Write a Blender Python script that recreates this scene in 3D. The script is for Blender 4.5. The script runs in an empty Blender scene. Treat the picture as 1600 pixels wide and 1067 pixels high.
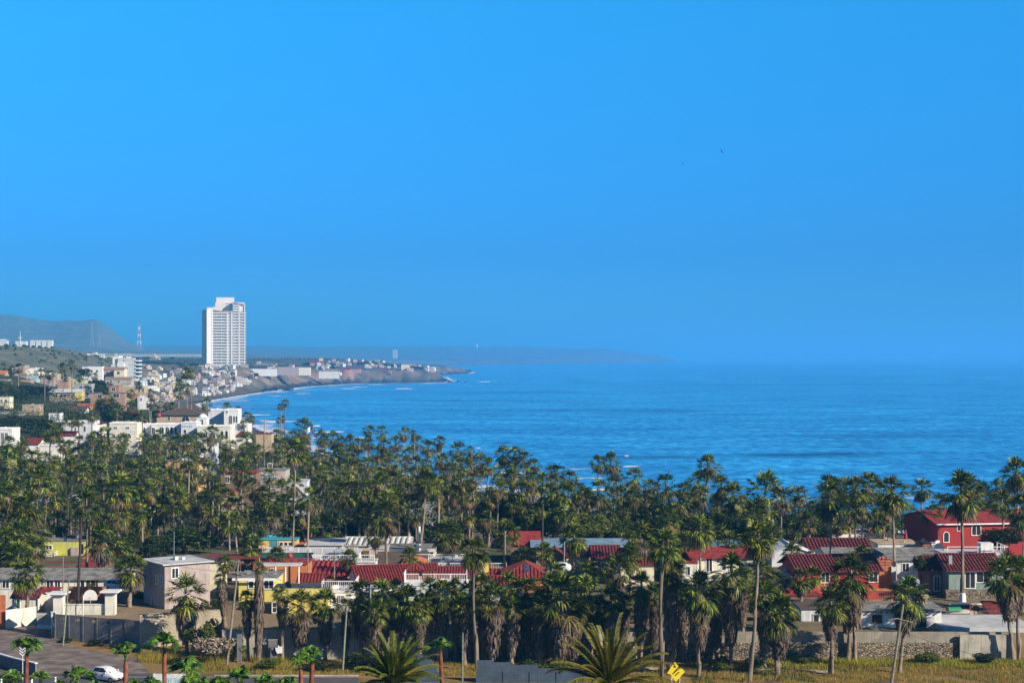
import bpy, math, random
import numpy as np
from mathutils import Vector, Matrix

F = 2600.0      # focal length in pixels of the 1600 px wide photograph
HOR = 556.0     # row of the horizon
CAMZ = 47.0
random.seed(11); RNG = np.random.default_rng(5)
scene = bpy.context.scene
COL = scene.collection
R = math.radians

def zat(py, D): return CAMZ - (py - HOR) * D / F
def xat(px, D): return (px - 800.0) * D / F

# ------------------------------------------------------------------ materials
MATS = {}
def nd(nt, t, **kw):
    n = nt.nodes.new(t)
    for k, v in kw.items(): setattr(n, k, v)
    return n
def base_mat(name):
    m = bpy.data.materials.new(name); m.use_nodes = True
    nt = m.node_tree; nt.nodes.clear()
    out = nd(nt, 'ShaderNodeOutputMaterial'); b = nd(nt, 'ShaderNodeBsdfPrincipled')
    nt.links.new(b.outputs[0], out.inputs[0])
    return m, nt, b
def mixc(nt, fac, a, b, blend='MIX'):
    n = nd(nt, 'ShaderNodeMix', data_type='RGBA', blend_type=blend)
    for s, v in ((0, fac), (6, a), (7, b)):
        if isinstance(v, (int, float)): n.inputs[s].default_value = v
        elif isinstance(v, tuple): n.inputs[s].default_value = (*v[:3], 1)
        else: nt.links.new(v, n.inputs[s])
    return n.outputs[2]
def noise(nt, vec, scale, detail=4, rough=.6):
    n = nd(nt, 'ShaderNodeTexNoise'); n.inputs['Scale'].default_value = scale
    n.inputs['Detail'].default_value = detail; n.inputs['Roughness'].default_value = rough
    if vec is not None: nt.links.new(vec, n.inputs['Vector'])
    return n.outputs[0]
def ramp(nt, fac, a, b):
    n = nd(nt, 'ShaderNodeMapRange'); nt.links.new(fac, n.inputs[0])
    n.inputs[1].default_value = a; n.inputs[2].default_value = b; n.clamp = True
    return n.outputs[0]
def bump(nt, b, h, strength, dist):
    n = nd(nt, 'ShaderNodeBump'); n.inputs['Strength'].default_value = strength; n.inputs['Distance'].default_value = dist
    nt.links.new(h, n.inputs['Height']); nt.links.new(n.outputs[0], b.inputs['Normal'])
def objvec(nt, scale=(1, 1, 1)):
    tc = nd(nt, 'ShaderNodeTexCoord'); mp = nd(nt, 'ShaderNodeMapping'); mp.inputs['Scale'].default_value = scale
    nt.links.new(tc.outputs['Object'], mp.inputs['Vector']); return mp.outputs[0]
def wall(name, c, dirt=.35, dark=.62, rough=.85):
    """weathered stucco: patches, streaks running down, small bump"""
    if name in MATS: return MATS[name]
    m, nt, b = base_mat(name)
    n1 = noise(nt, objvec(nt), .55, 6); n2 = noise(nt, objvec(nt, (2.2, 2.2, .22)), 1.4, 4)
    dk = tuple(x * dark for x in c)
    n3 = noise(nt, objvec(nt, (1, 1, 1)), .23, 3)
    gr = sum(c) / 3
    c1 = mixc(nt, ramp(nt, n1, .42, .72), c, tuple((x * .8 + gr * .2) * (1 - dirt * .8) for x in c))
    c1 = mixc(nt, ramp(nt, n3, .56, .60), c1, tuple((x * .85 + gr * .15) * (1 - dirt * .45) for x in c))
    c2 = mixc(nt, ramp(nt, n2, .52, .80), c1, tuple(a * .6 + d * .4 for a, d in zip(dk, (.1, .08, .06))))
    nt.links.new(c2, b.inputs['Base Color']); b.inputs['Roughness'].default_value = rough
    bump(nt, b, noise(nt, objvec(nt), 9, 3), .25, .03)
    MATS[name] = m; return m
def plain(name, c, rough=.6, metal=0, var=.15, scale=3, spec=.5):
    if name in MATS: return MATS[name]
    m, nt, b = base_mat(name)
    n1 = noise(nt, objvec(nt), scale, 5)
    c1 = mixc(nt, ramp(nt, n1, .35, .7), tuple(x * (1 - var) for x in c), tuple(min(1, x * (1 + var)) for x in c))
    nt.links.new(c1, b.inputs['Base Color']); b.inputs['Roughness'].default_value = rough
    b.inputs['Metallic'].default_value = metal; b.inputs['Specular IOR Level'].default_value = spec
    MATS[name] = m; return m
def leafm(name, cols, rough=.55, transl=0.25, obvar=.35, spec=.4):
    """leaf colour differs from leaf to leaf (random per island) and from plant to plant"""
    if name in MATS: return MATS[name]
    m, nt, b = base_mat(name)
    g = nd(nt, 'ShaderNodeNewGeometry'); oi = nd(nt, 'ShaderNodeObjectInfo')
    cr = nd(nt, 'ShaderNodeValToRGB'); cr.color_ramp.elements[0].position = 0
    els = cr.color_ramp.elements
    while len(els) < len(cols): els.new(.5)
    for i, c in enumerate(cols):
        els[i].position = i / (len(cols) - 1); els[i].color = (*c, 1)
    nt.links.new(g.outputs['Random Per Island'], cr.inputs[0])
    mr = nd(nt, 'ShaderNodeMapRange'); nt.links.new(oi.outputs['Random'], mr.inputs[0])
    mr.inputs[3].default_value = 1 - obvar; mr.inputs[4].default_value = 1 + obvar * .7
    hs = nd(nt, 'ShaderNodeHueSaturation'); nt.links.new(cr.outputs[0], hs.inputs['Color']); nt.links.new(mr.outputs[0], hs.inputs['Value'])
    nt.links.new(hs.outputs[0], b.inputs['Base Color'])
    b.inputs['Roughness'].default_value = rough; b.inputs['Specular IOR Level'].default_value = spec
    if transl:
        tr = nd(nt, 'ShaderNodeBsdfTranslucent'); nt.links.new(hs.outputs[0], tr.inputs[0])
        mx = nd(nt, 'ShaderNodeMixShader'); mx.inputs[0].default_value = transl
        out = [n for n in nt.nodes if n.type == 'OUTPUT_MATERIAL'][0]
        nt.links.new(b.outputs[0], mx.inputs[1]); nt.links.new(tr.outputs[0], mx.inputs[2]); nt.links.new(mx.outputs[0], out.inputs[0])
    MATS[name] = m; return m

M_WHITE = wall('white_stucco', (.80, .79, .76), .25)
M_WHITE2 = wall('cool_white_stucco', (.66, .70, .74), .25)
M_CREAM = wall('cream_stucco', (.76, .70, .50), .3)
M_YELLOW = wall('yellow_stucco', (.74, .62, .13), .25)
M_LIME = wall('lime_stucco', (.55, .56, .10), .25)
M_OCHRE = wall('ochre_stucco', (.74, .46, .17), .3)
M_ORANGE = wall('orange_stucco', (.52, .19, .06), .3)
M_RED = wall('red_stucco', (.36, .020, .022), .3)
M_RED2 = wall('vermilion_stucco', (.50, .05, .035), .35)
M_PINK = wall('dusty_pink_stucco', (.41, .34, .32), .4)
M_GREYW = wall('grey_stucco', (.36, .38, .40), .4)
M_GREENW = wall('sage_stucco', (.24, .33, .28), .3)
M_BRICK = wall('brick_red_wall', (.42, .20, .12), .5)
M_SALMON = wall('salmon_wall', (.56, .27, .18), .4)
M_TAN = wall('tan_wall', (.50, .38, .25), .4)
M_BROWNW = wall('brown_wall', (.22, .15, .10), .4)
M_CONC = wall('concrete_wall', (.34, .31, .25), .6, .45)
M_CONCL = wall('pale_concrete', (.47, .44, .37), .6, .45)
M_DARKC = wall('dark_block', (.17, .18, .19), .5, .5)
M_AQUA = wall('aqua_stucco', (.35, .52, .52), .3)
M_TEAL = plain('teal_paint', (.06, .42, .50), .5)
M_RTILE = plain('red_tile', (.19, .026, .024), .75, 0, .6, 2.2)
M_DTILE = plain('dark_red_tile', (.15, .028, .032), .75, 0, .6, 2.2)
M_RROOF = plain('red_roofing', (.27, .026, .028), .8, 0, .45, 1.1)
M_BRROOF = plain('brown_roofing', (.10, .075, .06), .8, 0, .3, .8)
M_GROOF = plain('grey_roofing', (.21, .21, .20), .9, 0, .5, .9)
M_LROOF = plain('pale_roofing', (.52, .54, .54), .7, 0, .2, .6)
M_DROOF = plain('slate_roofing', (.06, .07, .085), .7, 0, .3, .6)
M_BLROOF = plain('blue_grey_roofing', (.22, .36, .46), .45, 0, .3, .5)
M_TERRA = plain('terracotta', (.50, .16, .07), .8, 0, .3, 1)
M_GREENR = plain('green_canvas', (.02, .10, .06), .8, 0, .3, 1)
M_TRIM = plain('white_trim', (.82, .82, .80), .5, 0, .08, 2)
M_BTRIM = plain('brown_wood', (.16, .07, .04), .7, 0, .3, 2)
M_DTRIM = plain('dark_metal', (.03, .03, .035), .5, .2)
M_GLASS = plain('dark_glass', (.025, .035, .045), .12, 0, .2, 1)
M_GLASSL = plain('sky_glass', (.12, .22, .30), .08, 0, .2, 1)
M_WOOD = plain('weathered_pole', (.24, .20, .16), .85, 0, .35, 4)
M_DWOOD = plain('creosoted_pole', (.045, .035, .03), .85, 0, .3, 4)
M_GPOLE = plain('green_grey_pole', (.20, .24, .18), .8, 0, .3, 4)
M_GALV = plain('galvanised_steel', (.42, .47, .52), .4, .5, .2, 3)
M_WIRE = plain('cable', (.02, .02, .02), .7)
def stone_mat():
    m, nt, b = base_mat('rubble_stone')
    v = nd(nt, 'ShaderNodeTexVoronoi'); v.inputs['Scale'].default_value = 2.6; nt.links.new(objvec(nt, (1, 1, 1.6)), v.inputs['Vector'])
    v2 = nd(nt, 'ShaderNodeTexVoronoi', feature='DISTANCE_TO_EDGE'); v2.inputs['Scale'].default_value = 2.6; nt.links.new(objvec(nt, (1, 1, 1.6)), v2.inputs['Vector'])
    sp = nd(nt, 'ShaderNodeSeparateColor'); nt.links.new(v.outputs['Color'], sp.inputs[0])
    c = mixc(nt, sp.outputs[0], (.10, .085, .075), (.40, .32, .21))
    c2 = mixc(nt, ramp(nt, v2.outputs[0], .0, .09), (.03, .025, .022), c)
    nt.links.new(c2, b.inputs['Base Color']); b.inputs['Roughness'].default_value = .9
    bump(nt, b, ramp(nt, v2.outputs[0], 0, .2), .8, .12)
    MATS['rubble_stone'] = m; return m
M_STONE = stone_mat()
def block_mat(name, c, c2):
    m, nt, b = base_mat(name)
    tc = nd(nt, 'ShaderNodeTexCoord'); sx = nd(nt, 'ShaderNodeSeparateXYZ'); nt.links.new(tc.outputs['Object'], sx.inputs[0])
    cb = nd(nt, 'ShaderNodeCombineXYZ'); nt.links.new(sx.outputs[0], cb.inputs[0]); nt.links.new(sx.outputs[2], cb.inputs[1])
    br = nd(nt, 'ShaderNodeTexBrick'); nt.links.new(cb.outputs[0], br.inputs[0])
    br.inputs['Scale'].default_value = 1.0; br.inputs['Brick Width'].default_value = .4; br.inputs['Row Height'].default_value = .2; br.inputs['Mortar Size'].default_value = .012
    br.inputs[1].default_value = (*c, 1); br.inputs[2].default_value = (*c2, 1); br.inputs[3].default_value = (*[x * .45 for x in c], 1)
    n1 = noise(nt, objvec(nt), .7, 6)
    cc = mixc(nt, ramp(nt, n1, .4, .8), br.outputs[0], tuple(x * .55 for x in c))
    nt.links.new(cc, b.inputs['Base Color']); b.inputs['Roughness'].default_value = .92
    bump(nt, b, noise(nt, objvec(nt), 12, 3), .3, .03)
    MATS[name] = m; return m
M_BLOCK = block_mat('grey_blockwork', (.20, .20, .20), (.27, .26, .25))
M_BLOCKL = block_mat('beige_blockwork', (.42, .37, .28), (.50, .44, .33))
M_BLOCKB = block_mat('shaded_blue_blockwork', (.055, .085, .13), (.07, .105, .155))  # blue paint darkened: the wall's shade is put into its colour
M_BRICKW = block_mat('red_brickwork', (.38, .15, .08), (.48, .22, .13))

# ------------------------------------------------------------------ mesh builder
class MB:
    def __init__(s): s.v = []; s.f = []; s.m = []; s.n = 0
    def add(s, verts, faces, mi=0):
        b = s.n; s.v.extend([tuple(v) for v in verts]); s.n += len(verts)
        for f in faces: s.f.append(tuple(b + i for i in f)); s.m.append(mi)
    def box(s, x0, x1, y0, y1, z0, z1, mi=0):
        s.add([(x0,y0,z0),(x1,y0,z0),(x1,y1,z0),(x0,y1,z0),(x0,y0,z1),(x1,y0,z1),(x1,y1,z1),(x0,y1,z1)],
              [(0,3,2,1),(4,5,6,7),(0,1,5,4),(1,2,6,5),(2,3,7,6),(3,0,4,7)], mi)
    def slab(s, poly, t, mi=0):
        """planar polygon (3-D points) thickened downward by t"""
        n = len(poly); lo = [(p[0], p[1], p[2] - t) for p in poly]
        s.add(list(poly) + lo, [tuple(range(n)), tuple(range(2*n-1, n-1, -1))] + [(i, i + n, (i+1) % n + n, (i+1) % n) for i in range(n)], mi)
    def tube(s, pts, r0, r1=None, k=6, mi=0, caps=True):
        if r1 is None: r1 = r0
        pts = [Vector(p) for p in pts]; n = len(pts); vs = []
        for i, p in enumerate(pts):
            d = (pts[min(i+1, n-1)] - pts[max(i-1, 0)]).normalized()
            a = d.orthogonal().normalized() if abs(d.z) > .98 else d.cross(Vector((0,0,1))).normalized()
            b = d.cross(a); t = i / max(1, n-1)
            r = r0 + (r1 - r0) * t if not callable(r0) else r0(t)
            for j in range(k):
                q = p + (a * math.cos(j*2*math.pi/k) + b * math.sin(j*2*math.pi/k)) * r; vs.append(q)
        fs = [(i*k+j, i*k+(j+1) % k, (i+1)*k+(j+1) % k, (i+1)*k+j) for i in range(n-1) for j in range(k)]
        if caps: fs += [tuple(range(k-1, -1, -1)), tuple((n-1)*k+j for j in range(k))]
        s.add(vs, fs, mi)
    def lathe(s, prof, k=12, c=(0, 0), mi=0):
        vs = [(c[0] + r*math.cos(j*2*math.pi/k), c[1] + r*math.sin(j*2*math.pi/k), z) for r, z in prof for j in range(k)]
        n = len(prof)
        s.add(vs, [(i*k+j, i*k+(j+1) % k, (i+1)*k+(j+1) % k, (i+1)*k+j) for i in range(n-1) for j in range(k)] + [tuple(range(k-1,-1,-1)), tuple((n-1)*k+j for j in range(k))], mi)
    def mesh(s, name, mats, smooth=False):
        me = bpy.data.meshes.new(name); me.from_pydata(s.v, [], s.f)
        for m in (mats if isinstance(mats, (list, tuple)) else [mats]): me.materials.append(m)
        if any(s.m): me.polygons.foreach_set('material_index', s.m)
        if smooth: me.polygons.foreach_set('use_smooth', [True] * len(s.f))
        me.update(); return me
    def build(s, name, mats, parent=None, smooth=False, loc=None):
        return link(name, s.mesh(name, mats, smooth), parent, loc)
def link(name, me, parent=None, loc=None):
    o = bpy.data.objects.new(name, me); COL.objects.link(o)
    if parent is not None: o.parent = parent
    if loc is not None: o.location = loc
    return o
def tag(o, label, cat, group=None, kind=None):
    if label: o['label'] = label
    if cat: o['category'] = cat
    if group: o['group'] = group
    if kind: o['kind'] = kind
    return o
def thing(name, label, cat, loc=(0, 0, 0), rz=0, group=None):
    o = link(name, None); o.location = loc; o.rotation_euler = (0, 0, rz)
    return tag(o, label, cat, group)
def np_mesh(name, V, Fq, mats, midx=None):
    """V (n,3), Fq (m,k) arrays with a constant k"""
    me = bpy.data.meshes.new(name); k = Fq.shape[1]
    me.vertices.add(len(V)); me.vertices.foreach_set('co', V.astype(np.float32).ravel())
    me.loops.add(Fq.size); me.loops.foreach_set('vertex_index', Fq.astype(np.int32).ravel())
    me.polygons.add(len(Fq)); me.polygons.foreach_set('loop_start', np.arange(0, Fq.size, k, dtype=np.int32))
    me.polygons.foreach_set('loop_total', np.full(len(Fq), k, dtype=np.int32))
    for m in (mats if isinstance(mats, (list, tuple)) else [mats]): me.materials.append(m)
    if midx is not None: me.polygons.foreach_set('material_index', midx.astype(np.int32))
    me.update(calc_edges=True); return me
# ------------------------------------------------------------------ terrain
PXK = np.array([-900, -400, 0, 100, 200, 300, 350, 400, 500, 600, 700, 800, 950, 1050, 1300, 1600, 2600], float)
def row(*v): return list(v)
def yrow(D, *ys): return [CAMZ - (y - HOR) * D / F for y in ys]
TAB = [
 (30,   [33]*17), (60, [29]*17), (100, [20]*17), (150, [12.5]*17), (184, [8.3]*17), (190, [8]*17), (216, [8]*17), (225, [8]*17),
 (250,  [8.2]*17), (300, [8]*17),
 (400,  row(20, 16, 9, 8.5, 8, 7.5, 7.5, 7, 7, 7, 6.5, 6, 6, 6, 6, 6, 6)),
 (520,  row(24, 18, 12, 11, 10, 9, 8.5, 8, 7, 6, 6, 6, 6, 6, 6, 6, 6)),
 (650,  row(36, 26, 17, 15, 13.5, 12, 10, 8, 7, 6, 6, 6, 6, 6, 6, 6, 6)),
 (860,  row(55, 40, 26, 23, 20, 10, 9, 7, 6, 6, 6, 6, 6, 6, 6, 6, 6)),
 (1050, row(64, 50, 35, 30, 22, 9, 6, 6, 6, 6, 6, 6, 6, 6, 6, 6, 6)),
 (1400, row(66, 52, 37, 30, 17, 8, 6, 6, 6, 6, 6, 6, 6, 6, 6, 6, 6)),
 (1700, row(70, 60, 50, 43, 26, 14, 12, 8, 6, 6, 6, 6, 6, 6, 6, 6, 6)),
 (2000, row(80, 74, 59, 57, 39, 26, 22, 18, 10, 6, 6, 6, 6, 6, 6, 6, 6)),
 (2350, row(80, 70, 46, 43, 36, 31, 31, 28, 22, 10, 6, 6, 6, 6, 6, 6, 6)),
 (2700, row(84, 74, 50, 46, 40, 35, 33, 30, 24, 20, 12, 6, 6, 6, 6, 6, 6)),
 (3050, row(90, 80, 58, 54, 47, 43, 40, 35, 29, 25, 20, 8, 6, 6, 6, 6, 6)),
 (3500, yrow(3500, 520, 530, 540, 541, 543, 551, 551, 553, 557, 566, 574, 590, 590, 590, 590, 590, 590)),
 (4000, yrow(4000, 520, 530, 542, 543, 546, 553, 553, 555, 560, 569, 572, 590, 590, 590, 590, 590, 590)),
 (4700, row(120, 100, 60, 60, 50, 40, 40, 36, 30, 20, 17, -5, -5, -5, -5, -5, -5)),
 (5600, row(180, 140, 90, 80, 60, 50, 48, 45, 35, 15, 8, -5, -5, -5, -5, -5, -5)),
 (9000, row(200, 200, 150, 120, 80, 60, 58, 56, 45, 32, 26, 18, -5, -5, -5, -5, -5)),
 (12500, yrow(12500, 541, 541, 541, 541, 541, 541, 541, 541, 542, 541.5, 542, 542, 546, 556, 570, 570, 570)),
 (16000, yrow(16000, 545, 545, 545, 545, 545, 545, 545, 545, 546, 545, 545, 546, 550, 558, 570, 570, 570)),
]
DK = np.log(np.array([t[0] for t in TAB])); ZT = np.array([t[1] for t in TAB])
COAST = [(4000, 380), (1900, 400), (1600, 415), (1300, 454), (950, 500), (800, 545), (700, 599), (600, 690), (500, 793), (400, 1072), (335, 1373), (302, 1608), (330, 1771),
         (400, 2107), (480, 2560), (560, 2840), (620, 2900), (665, 2930), (694, 2990), (702, 3200), (690, 3700), (660, 4100), (722, 4350), (738, 4700), (725, 5000),
         (640, 5400), (560, 6500), (640, 7800), (800, 8800), (900, 10000), (1052, 12000), (1060, 14000), (1060, 30000)]
CD = np.array([c[1] for c in COAST], float); CP = np.array([c[0] for c in COAST], float)
CXY = np.stack([(CP - 800) * CD / F, CD], 1)
def shore_sd(X, D):
    """signed distance to the waterline, + on land"""
    X = np.asarray(X, float); D = np.asarray(D, float)
    best = np.full(X.shape, 1e9)
    for a, b in zip(CXY[:-1], CXY[1:]):
        d = b - a; L = (d ** 2).sum()
        t = np.clip(((X - a[0]) * d[0] + (D - a[1]) * d[1]) / L, 0, 1)
        best = np.minimum(best, np.hypot(X - a[0] - t * d[0], D - a[1] - t * d[1]))
    px = 800 + X * F / D
    land = px < np.interp(D, CD, CP, left=1e5)
    return np.where(land, best, -best)
def dwall(px):   # distance of the retaining wall line that carries the housing terrace
    return np.interp(px, [-900, 60, 80, 84, 222, 345, 348, 470, 9000], [262, 262, 258, 229.5, 223.8, 227.8, 215, 214.5, 214.5])
def vnoise(X, Y, s, seed=0):
    """cheap smooth value noise"""
    x = X / s + seed * 17.3; y = Y / s + seed * 9.1
    return (np.sin(x * 1.7 + 1.3 * np.sin(y * 1.1 + seed)) + np.sin(y * 1.9 + 1.7 * np.sin(x * .9 + 2 * seed)) + np.sin((x + y) * 1.3 + seed) ) / 3
def terrain(px, D):
    px = np.asarray(px, float); D = np.asarray(D, float)
    ld = np.log(np.clip(D, 30, 16000)); i = np.clip(np.searchsorted(DK, ld) - 1, 0, len(DK) - 2)
    t = (ld - DK[i]) / (DK[i+1] - DK[i]); t = t * t * (3 - 2 * t) * .5 + t * .5
    j = np.clip(np.searchsorted(PXK, px) - 1, 0, len(PXK) - 2); u = np.clip((px - PXK[j]) / (PXK[j+1] - PXK[j]), 0, 1)
    z = (ZT[i, j] * (1-u) + ZT[i, j+1] * u) * (1-t) + (ZT[i+1, j] * (1-u) + ZT[i+1, j+1] * u) * t
    # the mesa inland, far left: a ridge of its own
    ytop = np.interp(px, [-900, -400, 0, 30, 60, 80, 100, 150, 160, 180, 200, 230, 300], [470, 480, 488, 490, 495, 498.5, 497, 497, 502, 517, 530, 546, 552])
    zm = 47 + (556 - ytop) * 7200 / F
    band = np.clip(1 - np.abs(D - 7600) / 1700, 0, 1) ** .5
    z = np.maximum(z, zm * band * np.where(ytop < 551, 1, 0))
    # terrace behind the retaining walls
    dw = dwall(px); z = z + 3.0 * np.clip((D - dw) / .8, 0, 1) * np.clip(1 - (D - 300) / 90, 0, 1)
    X = (px - 800) * D / F
    amp = np.interp(D, [220, 500, 1000, 2000, 4000, 9000], [0, .3, 1.2, 2.5, 4, 9])
    z = z + amp * (vnoise(X, D, 60, 1) * .5 + vnoise(X, D, 25, 2) * .3 + vnoise(X, D, 170, 3) * .8)
    sd = shore_sd(X, D)
    cliff = np.interp(D, [2050, 2350, 5000, 6000], [0, 1, 1, .2])
    rough = 1 + .55 * vnoise(X, D, 9, 4) + .4 * vnoise(X, D, 23, 5)
    prof_b = np.where(sd < 38, sd * .07, 2.66 + (sd - 38) * .28)
    prof_c = np.clip(sd * .62 * rough - 1.5, .3, 40)
    z = np.minimum(z, prof_b * (1 - cliff) + prof_c * cliff)
    z = np.where(sd < 0, np.maximum(sd * .08, -8), z)
    return z
def gz(px, D): return float(terrain(np.array([px]), np.array([D]))[0])

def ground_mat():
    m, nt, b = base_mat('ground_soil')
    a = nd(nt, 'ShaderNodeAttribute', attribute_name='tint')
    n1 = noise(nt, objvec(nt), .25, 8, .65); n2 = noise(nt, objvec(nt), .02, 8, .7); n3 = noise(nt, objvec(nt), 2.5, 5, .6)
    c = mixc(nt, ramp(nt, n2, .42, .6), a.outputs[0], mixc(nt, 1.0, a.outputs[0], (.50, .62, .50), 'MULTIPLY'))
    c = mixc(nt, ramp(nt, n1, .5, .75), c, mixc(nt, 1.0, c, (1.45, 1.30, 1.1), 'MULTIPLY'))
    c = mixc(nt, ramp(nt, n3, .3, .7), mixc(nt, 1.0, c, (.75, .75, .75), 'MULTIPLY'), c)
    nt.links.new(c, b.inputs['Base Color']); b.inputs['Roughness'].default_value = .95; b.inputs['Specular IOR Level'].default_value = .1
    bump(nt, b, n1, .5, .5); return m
def build_terrain():
    Ds = [30, 45, 60, 80, 100, 120, 140, 160, 175, 184, 190, 196] + list(np.arange(200, 262, .8))
    while Ds[-1] < 17000: Ds.append(Ds[-1] * 1.0085)
    Ds = np.array(Ds)
    ps = np.concatenate([np.arange(-6000, -900, 300), np.arange(-900, -60, 30), np.arange(-60, 1120, 5.), np.arange(1120, 1660, 10.), np.arange(1660, 2600, 40), np.arange(2600, 7800, 300)])
    PX, DD = np.meshgrid(ps, Ds); Z = terrain(PX, DD); X = (PX - 800) * DD / F
    nr, nc = PX.shape; V = np.stack([X, DD, Z], -1).reshape(-1, 3)
    idx = np.arange(nr * nc).reshape(nr, nc)
    Fq = np.stack([idx[:-1, :-1], idx[:-1, 1:], idx[1:, 1:], idx[1:, :-1]], -1).reshape(-1, 4)
    zz = Z.ravel()[Fq]; keep = (zz.max(1) > -7.5)
    Fq = Fq[keep]
    me = np_mesh('ground', V, Fq, ground_mat())
    sd = shore_sd(X, DD); cliff = np.interp(DD, [2050, 2350, 5000, 6000], [0, 1, 1, 0])
    gx = np.abs(np.gradient(Z, axis=0) / np.gradient(DD, axis=0)) + np.abs(np.gradient(Z, axis=1) / np.gradient(X, axis=1))
    C = np.zeros((nr, nc, 4)); C[..., 3] = 1
    def put(mask, c):
        mask = mask[..., None]; C[..., :3] = C[..., :3] * (1 - mask) + np.array(c) * mask
    put(np.ones_like(Z), (.075, .085, .045))                              # scrub and grove floor
    put(((DD > 190) & (DD < 240)) * 1.0, (.28, .19, .08))                  # dry grass strip
    put(((DD > 190) & (DD < 214) & (PX > 380)) * np.clip(vnoise(X, DD, 3.1, 11) * 1.6 - .1, 0, .8), (.06, .075, .025)); put(((DD > 190) & (DD < 214) & (PX > 380)) * np.clip(vnoise(X, DD, 2.3, 14) * 1.8 - .7, 0, .8), (.36, .24, .14))
    put(((DD > dwall(PX)) & (DD < 420)) * np.clip(.75 - .5 * vnoise(X, DD, 11, 9), 0, .95), (.27, .22, .165))              # yards
    n = vnoise(X, DD, 90, 7)
    put((DD > 1100) * (n > .25) * .45, (.16, .12, .08))
    put(((DD > 1250) & (DD < 2450) & (PX > 215)) * .85, (.22, .17, .13))      # town dirt
    put(((DD > 2900) & (DD < 4300)) * .9, (.14, .135, .105)); put((DD > 4700) * .95, (.19, .215, .24)); put((DD > 8000) * .95, (.14, .17, .21)); put(((DD > 1300) & (DD < 2300) & (PX < 230)) * .85, (.20, .19, .14))  # farthest land bluish: distance haze put into the ground colour
    put((cliff > .4) * (sd > 0) * (sd < 60) * (gx > .22) * 1.0, (.20, .165, .135))
    band = (cliff > .4) * (sd > 0) * (PX > 430) * (PX < 560) * (gx > .2) * (vnoise(X, DD, 30, 3) > -.5)
    put(band * .8, (.36, .22, .15))
    cn = vnoise(X, DD, 7, 21) + .6 * vnoise(X, DD, 17, 22)
    put((cliff > .4) * (sd > 0) * (sd < 60) * np.clip(cn * .9, 0, .8), (.07, .075, .06)); put((cliff > .4) * (sd > 0) * (sd < 60) * np.clip(-cn * .9 - .3, 0, .7), (.34, .28, .22))
    put((cliff > .3) * (sd < 12) * 1.0, (.045, .045, .045))
    put(((sd < 42) & (sd > -5) & (cliff < .5)) * 1.0, (.17, .14, .11))        # beach
    put(((sd < 7) & (cliff < .5)) * 1.0, (.10, .085, .075))
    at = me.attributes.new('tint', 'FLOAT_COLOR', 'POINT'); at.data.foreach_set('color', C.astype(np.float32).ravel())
    me.polygons.foreach_set('use_smooth', [True] * len(Fq))
    tag(link('ground', me), None, None, kind='structure')
build_terrain()

# ------------------------------------------------------------------ sea
def sea_mat():
    m, nt, b = base_mat('sea_water')
    tc = nd(nt, 'ShaderNodeTexCoord')
    def vec(s):
        mp = nd(nt, 'ShaderNodeMapping'); mp.inputs['Scale'].default_value = s; nt.links.new(tc.outputs['Object'], mp.inputs['Vector']); return mp.outputs[0]
    a = nd(nt, 'ShaderNodeAttribute', attribute_name='foamy')
    w1 = noise(nt, vec((.16, .09, 1)), 1.0, 8, .62); w2 = noise(nt, vec((.012, .02, 1)), 1.0, 6, .6); w3 = noise(nt, vec((.0022, .004, 1)), 1.0, 5, .6)
    c = mixc(nt, ramp(nt, w1, .38, .62), (.010, .185, .52), (.05, .48, .92))
    c = mixc(nt, ramp(nt, w2, .4, .62), c, mixc(nt, 1.0, c, (.5, .6, .7), 'MULTIPLY'))
    c = mixc(nt, ramp(nt, w3, .4, .62), c, mixc(nt, 1.0, c, (1.35, 1.25, 1.2), 'MULTIPLY')); ra = nd(nt, 'ShaderNodeAttribute', attribute_name='swell_dark'); rm = nd(nt, 'ShaderNodeMath', operation='MULTIPLY'); nt.links.new(ra.outputs['Fac'], rm.inputs[0]); nt.links.new(ramp(nt, w1, .15, .5), rm.inputs[1]); c = mixc(nt, rm.outputs[0], c, (.004, .05, .16))
    fo = noise(nt, vec((.045, .07, 1)), 1.0, 9, .7)
    ad = nd(nt, 'ShaderNodeMath', operation='ADD'); nt.links.new(a.outputs['Fac'], ad.inputs[0]); nt.links.new(fo, ad.inputs[1])
    fm = ramp(nt, ad.outputs[0], .90, 1.06)
    c = mixc(nt, fm, c, (.72, .78, .82))
    nt.links.new(c, b.inputs['Base Color'])
    rr = nd(nt, 'ShaderNodeMapRange'); nt.links.new(fm, rr.inputs[0]); rr.inputs[3].default_value = .32; rr.inputs[4].default_value = .9
    nt.links.new(rr.outputs[0], b.inputs['Roughness']); b.inputs['IOR'].default_value = 1.33
    h = nd(nt, 'ShaderNodeMath', operation='ADD'); nt.links.new(w1, h.inputs[0])
    mu = nd(nt, 'ShaderNodeMath', operation='MULTIPLY'); nt.links.new(w2, mu.inputs[0]); mu.inputs[1].default_value = 2.5; nt.links.new(mu.outputs[0], h.inputs[1])
    bump(nt, b, h.outputs[0], .8, 1.6)
    return m
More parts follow.
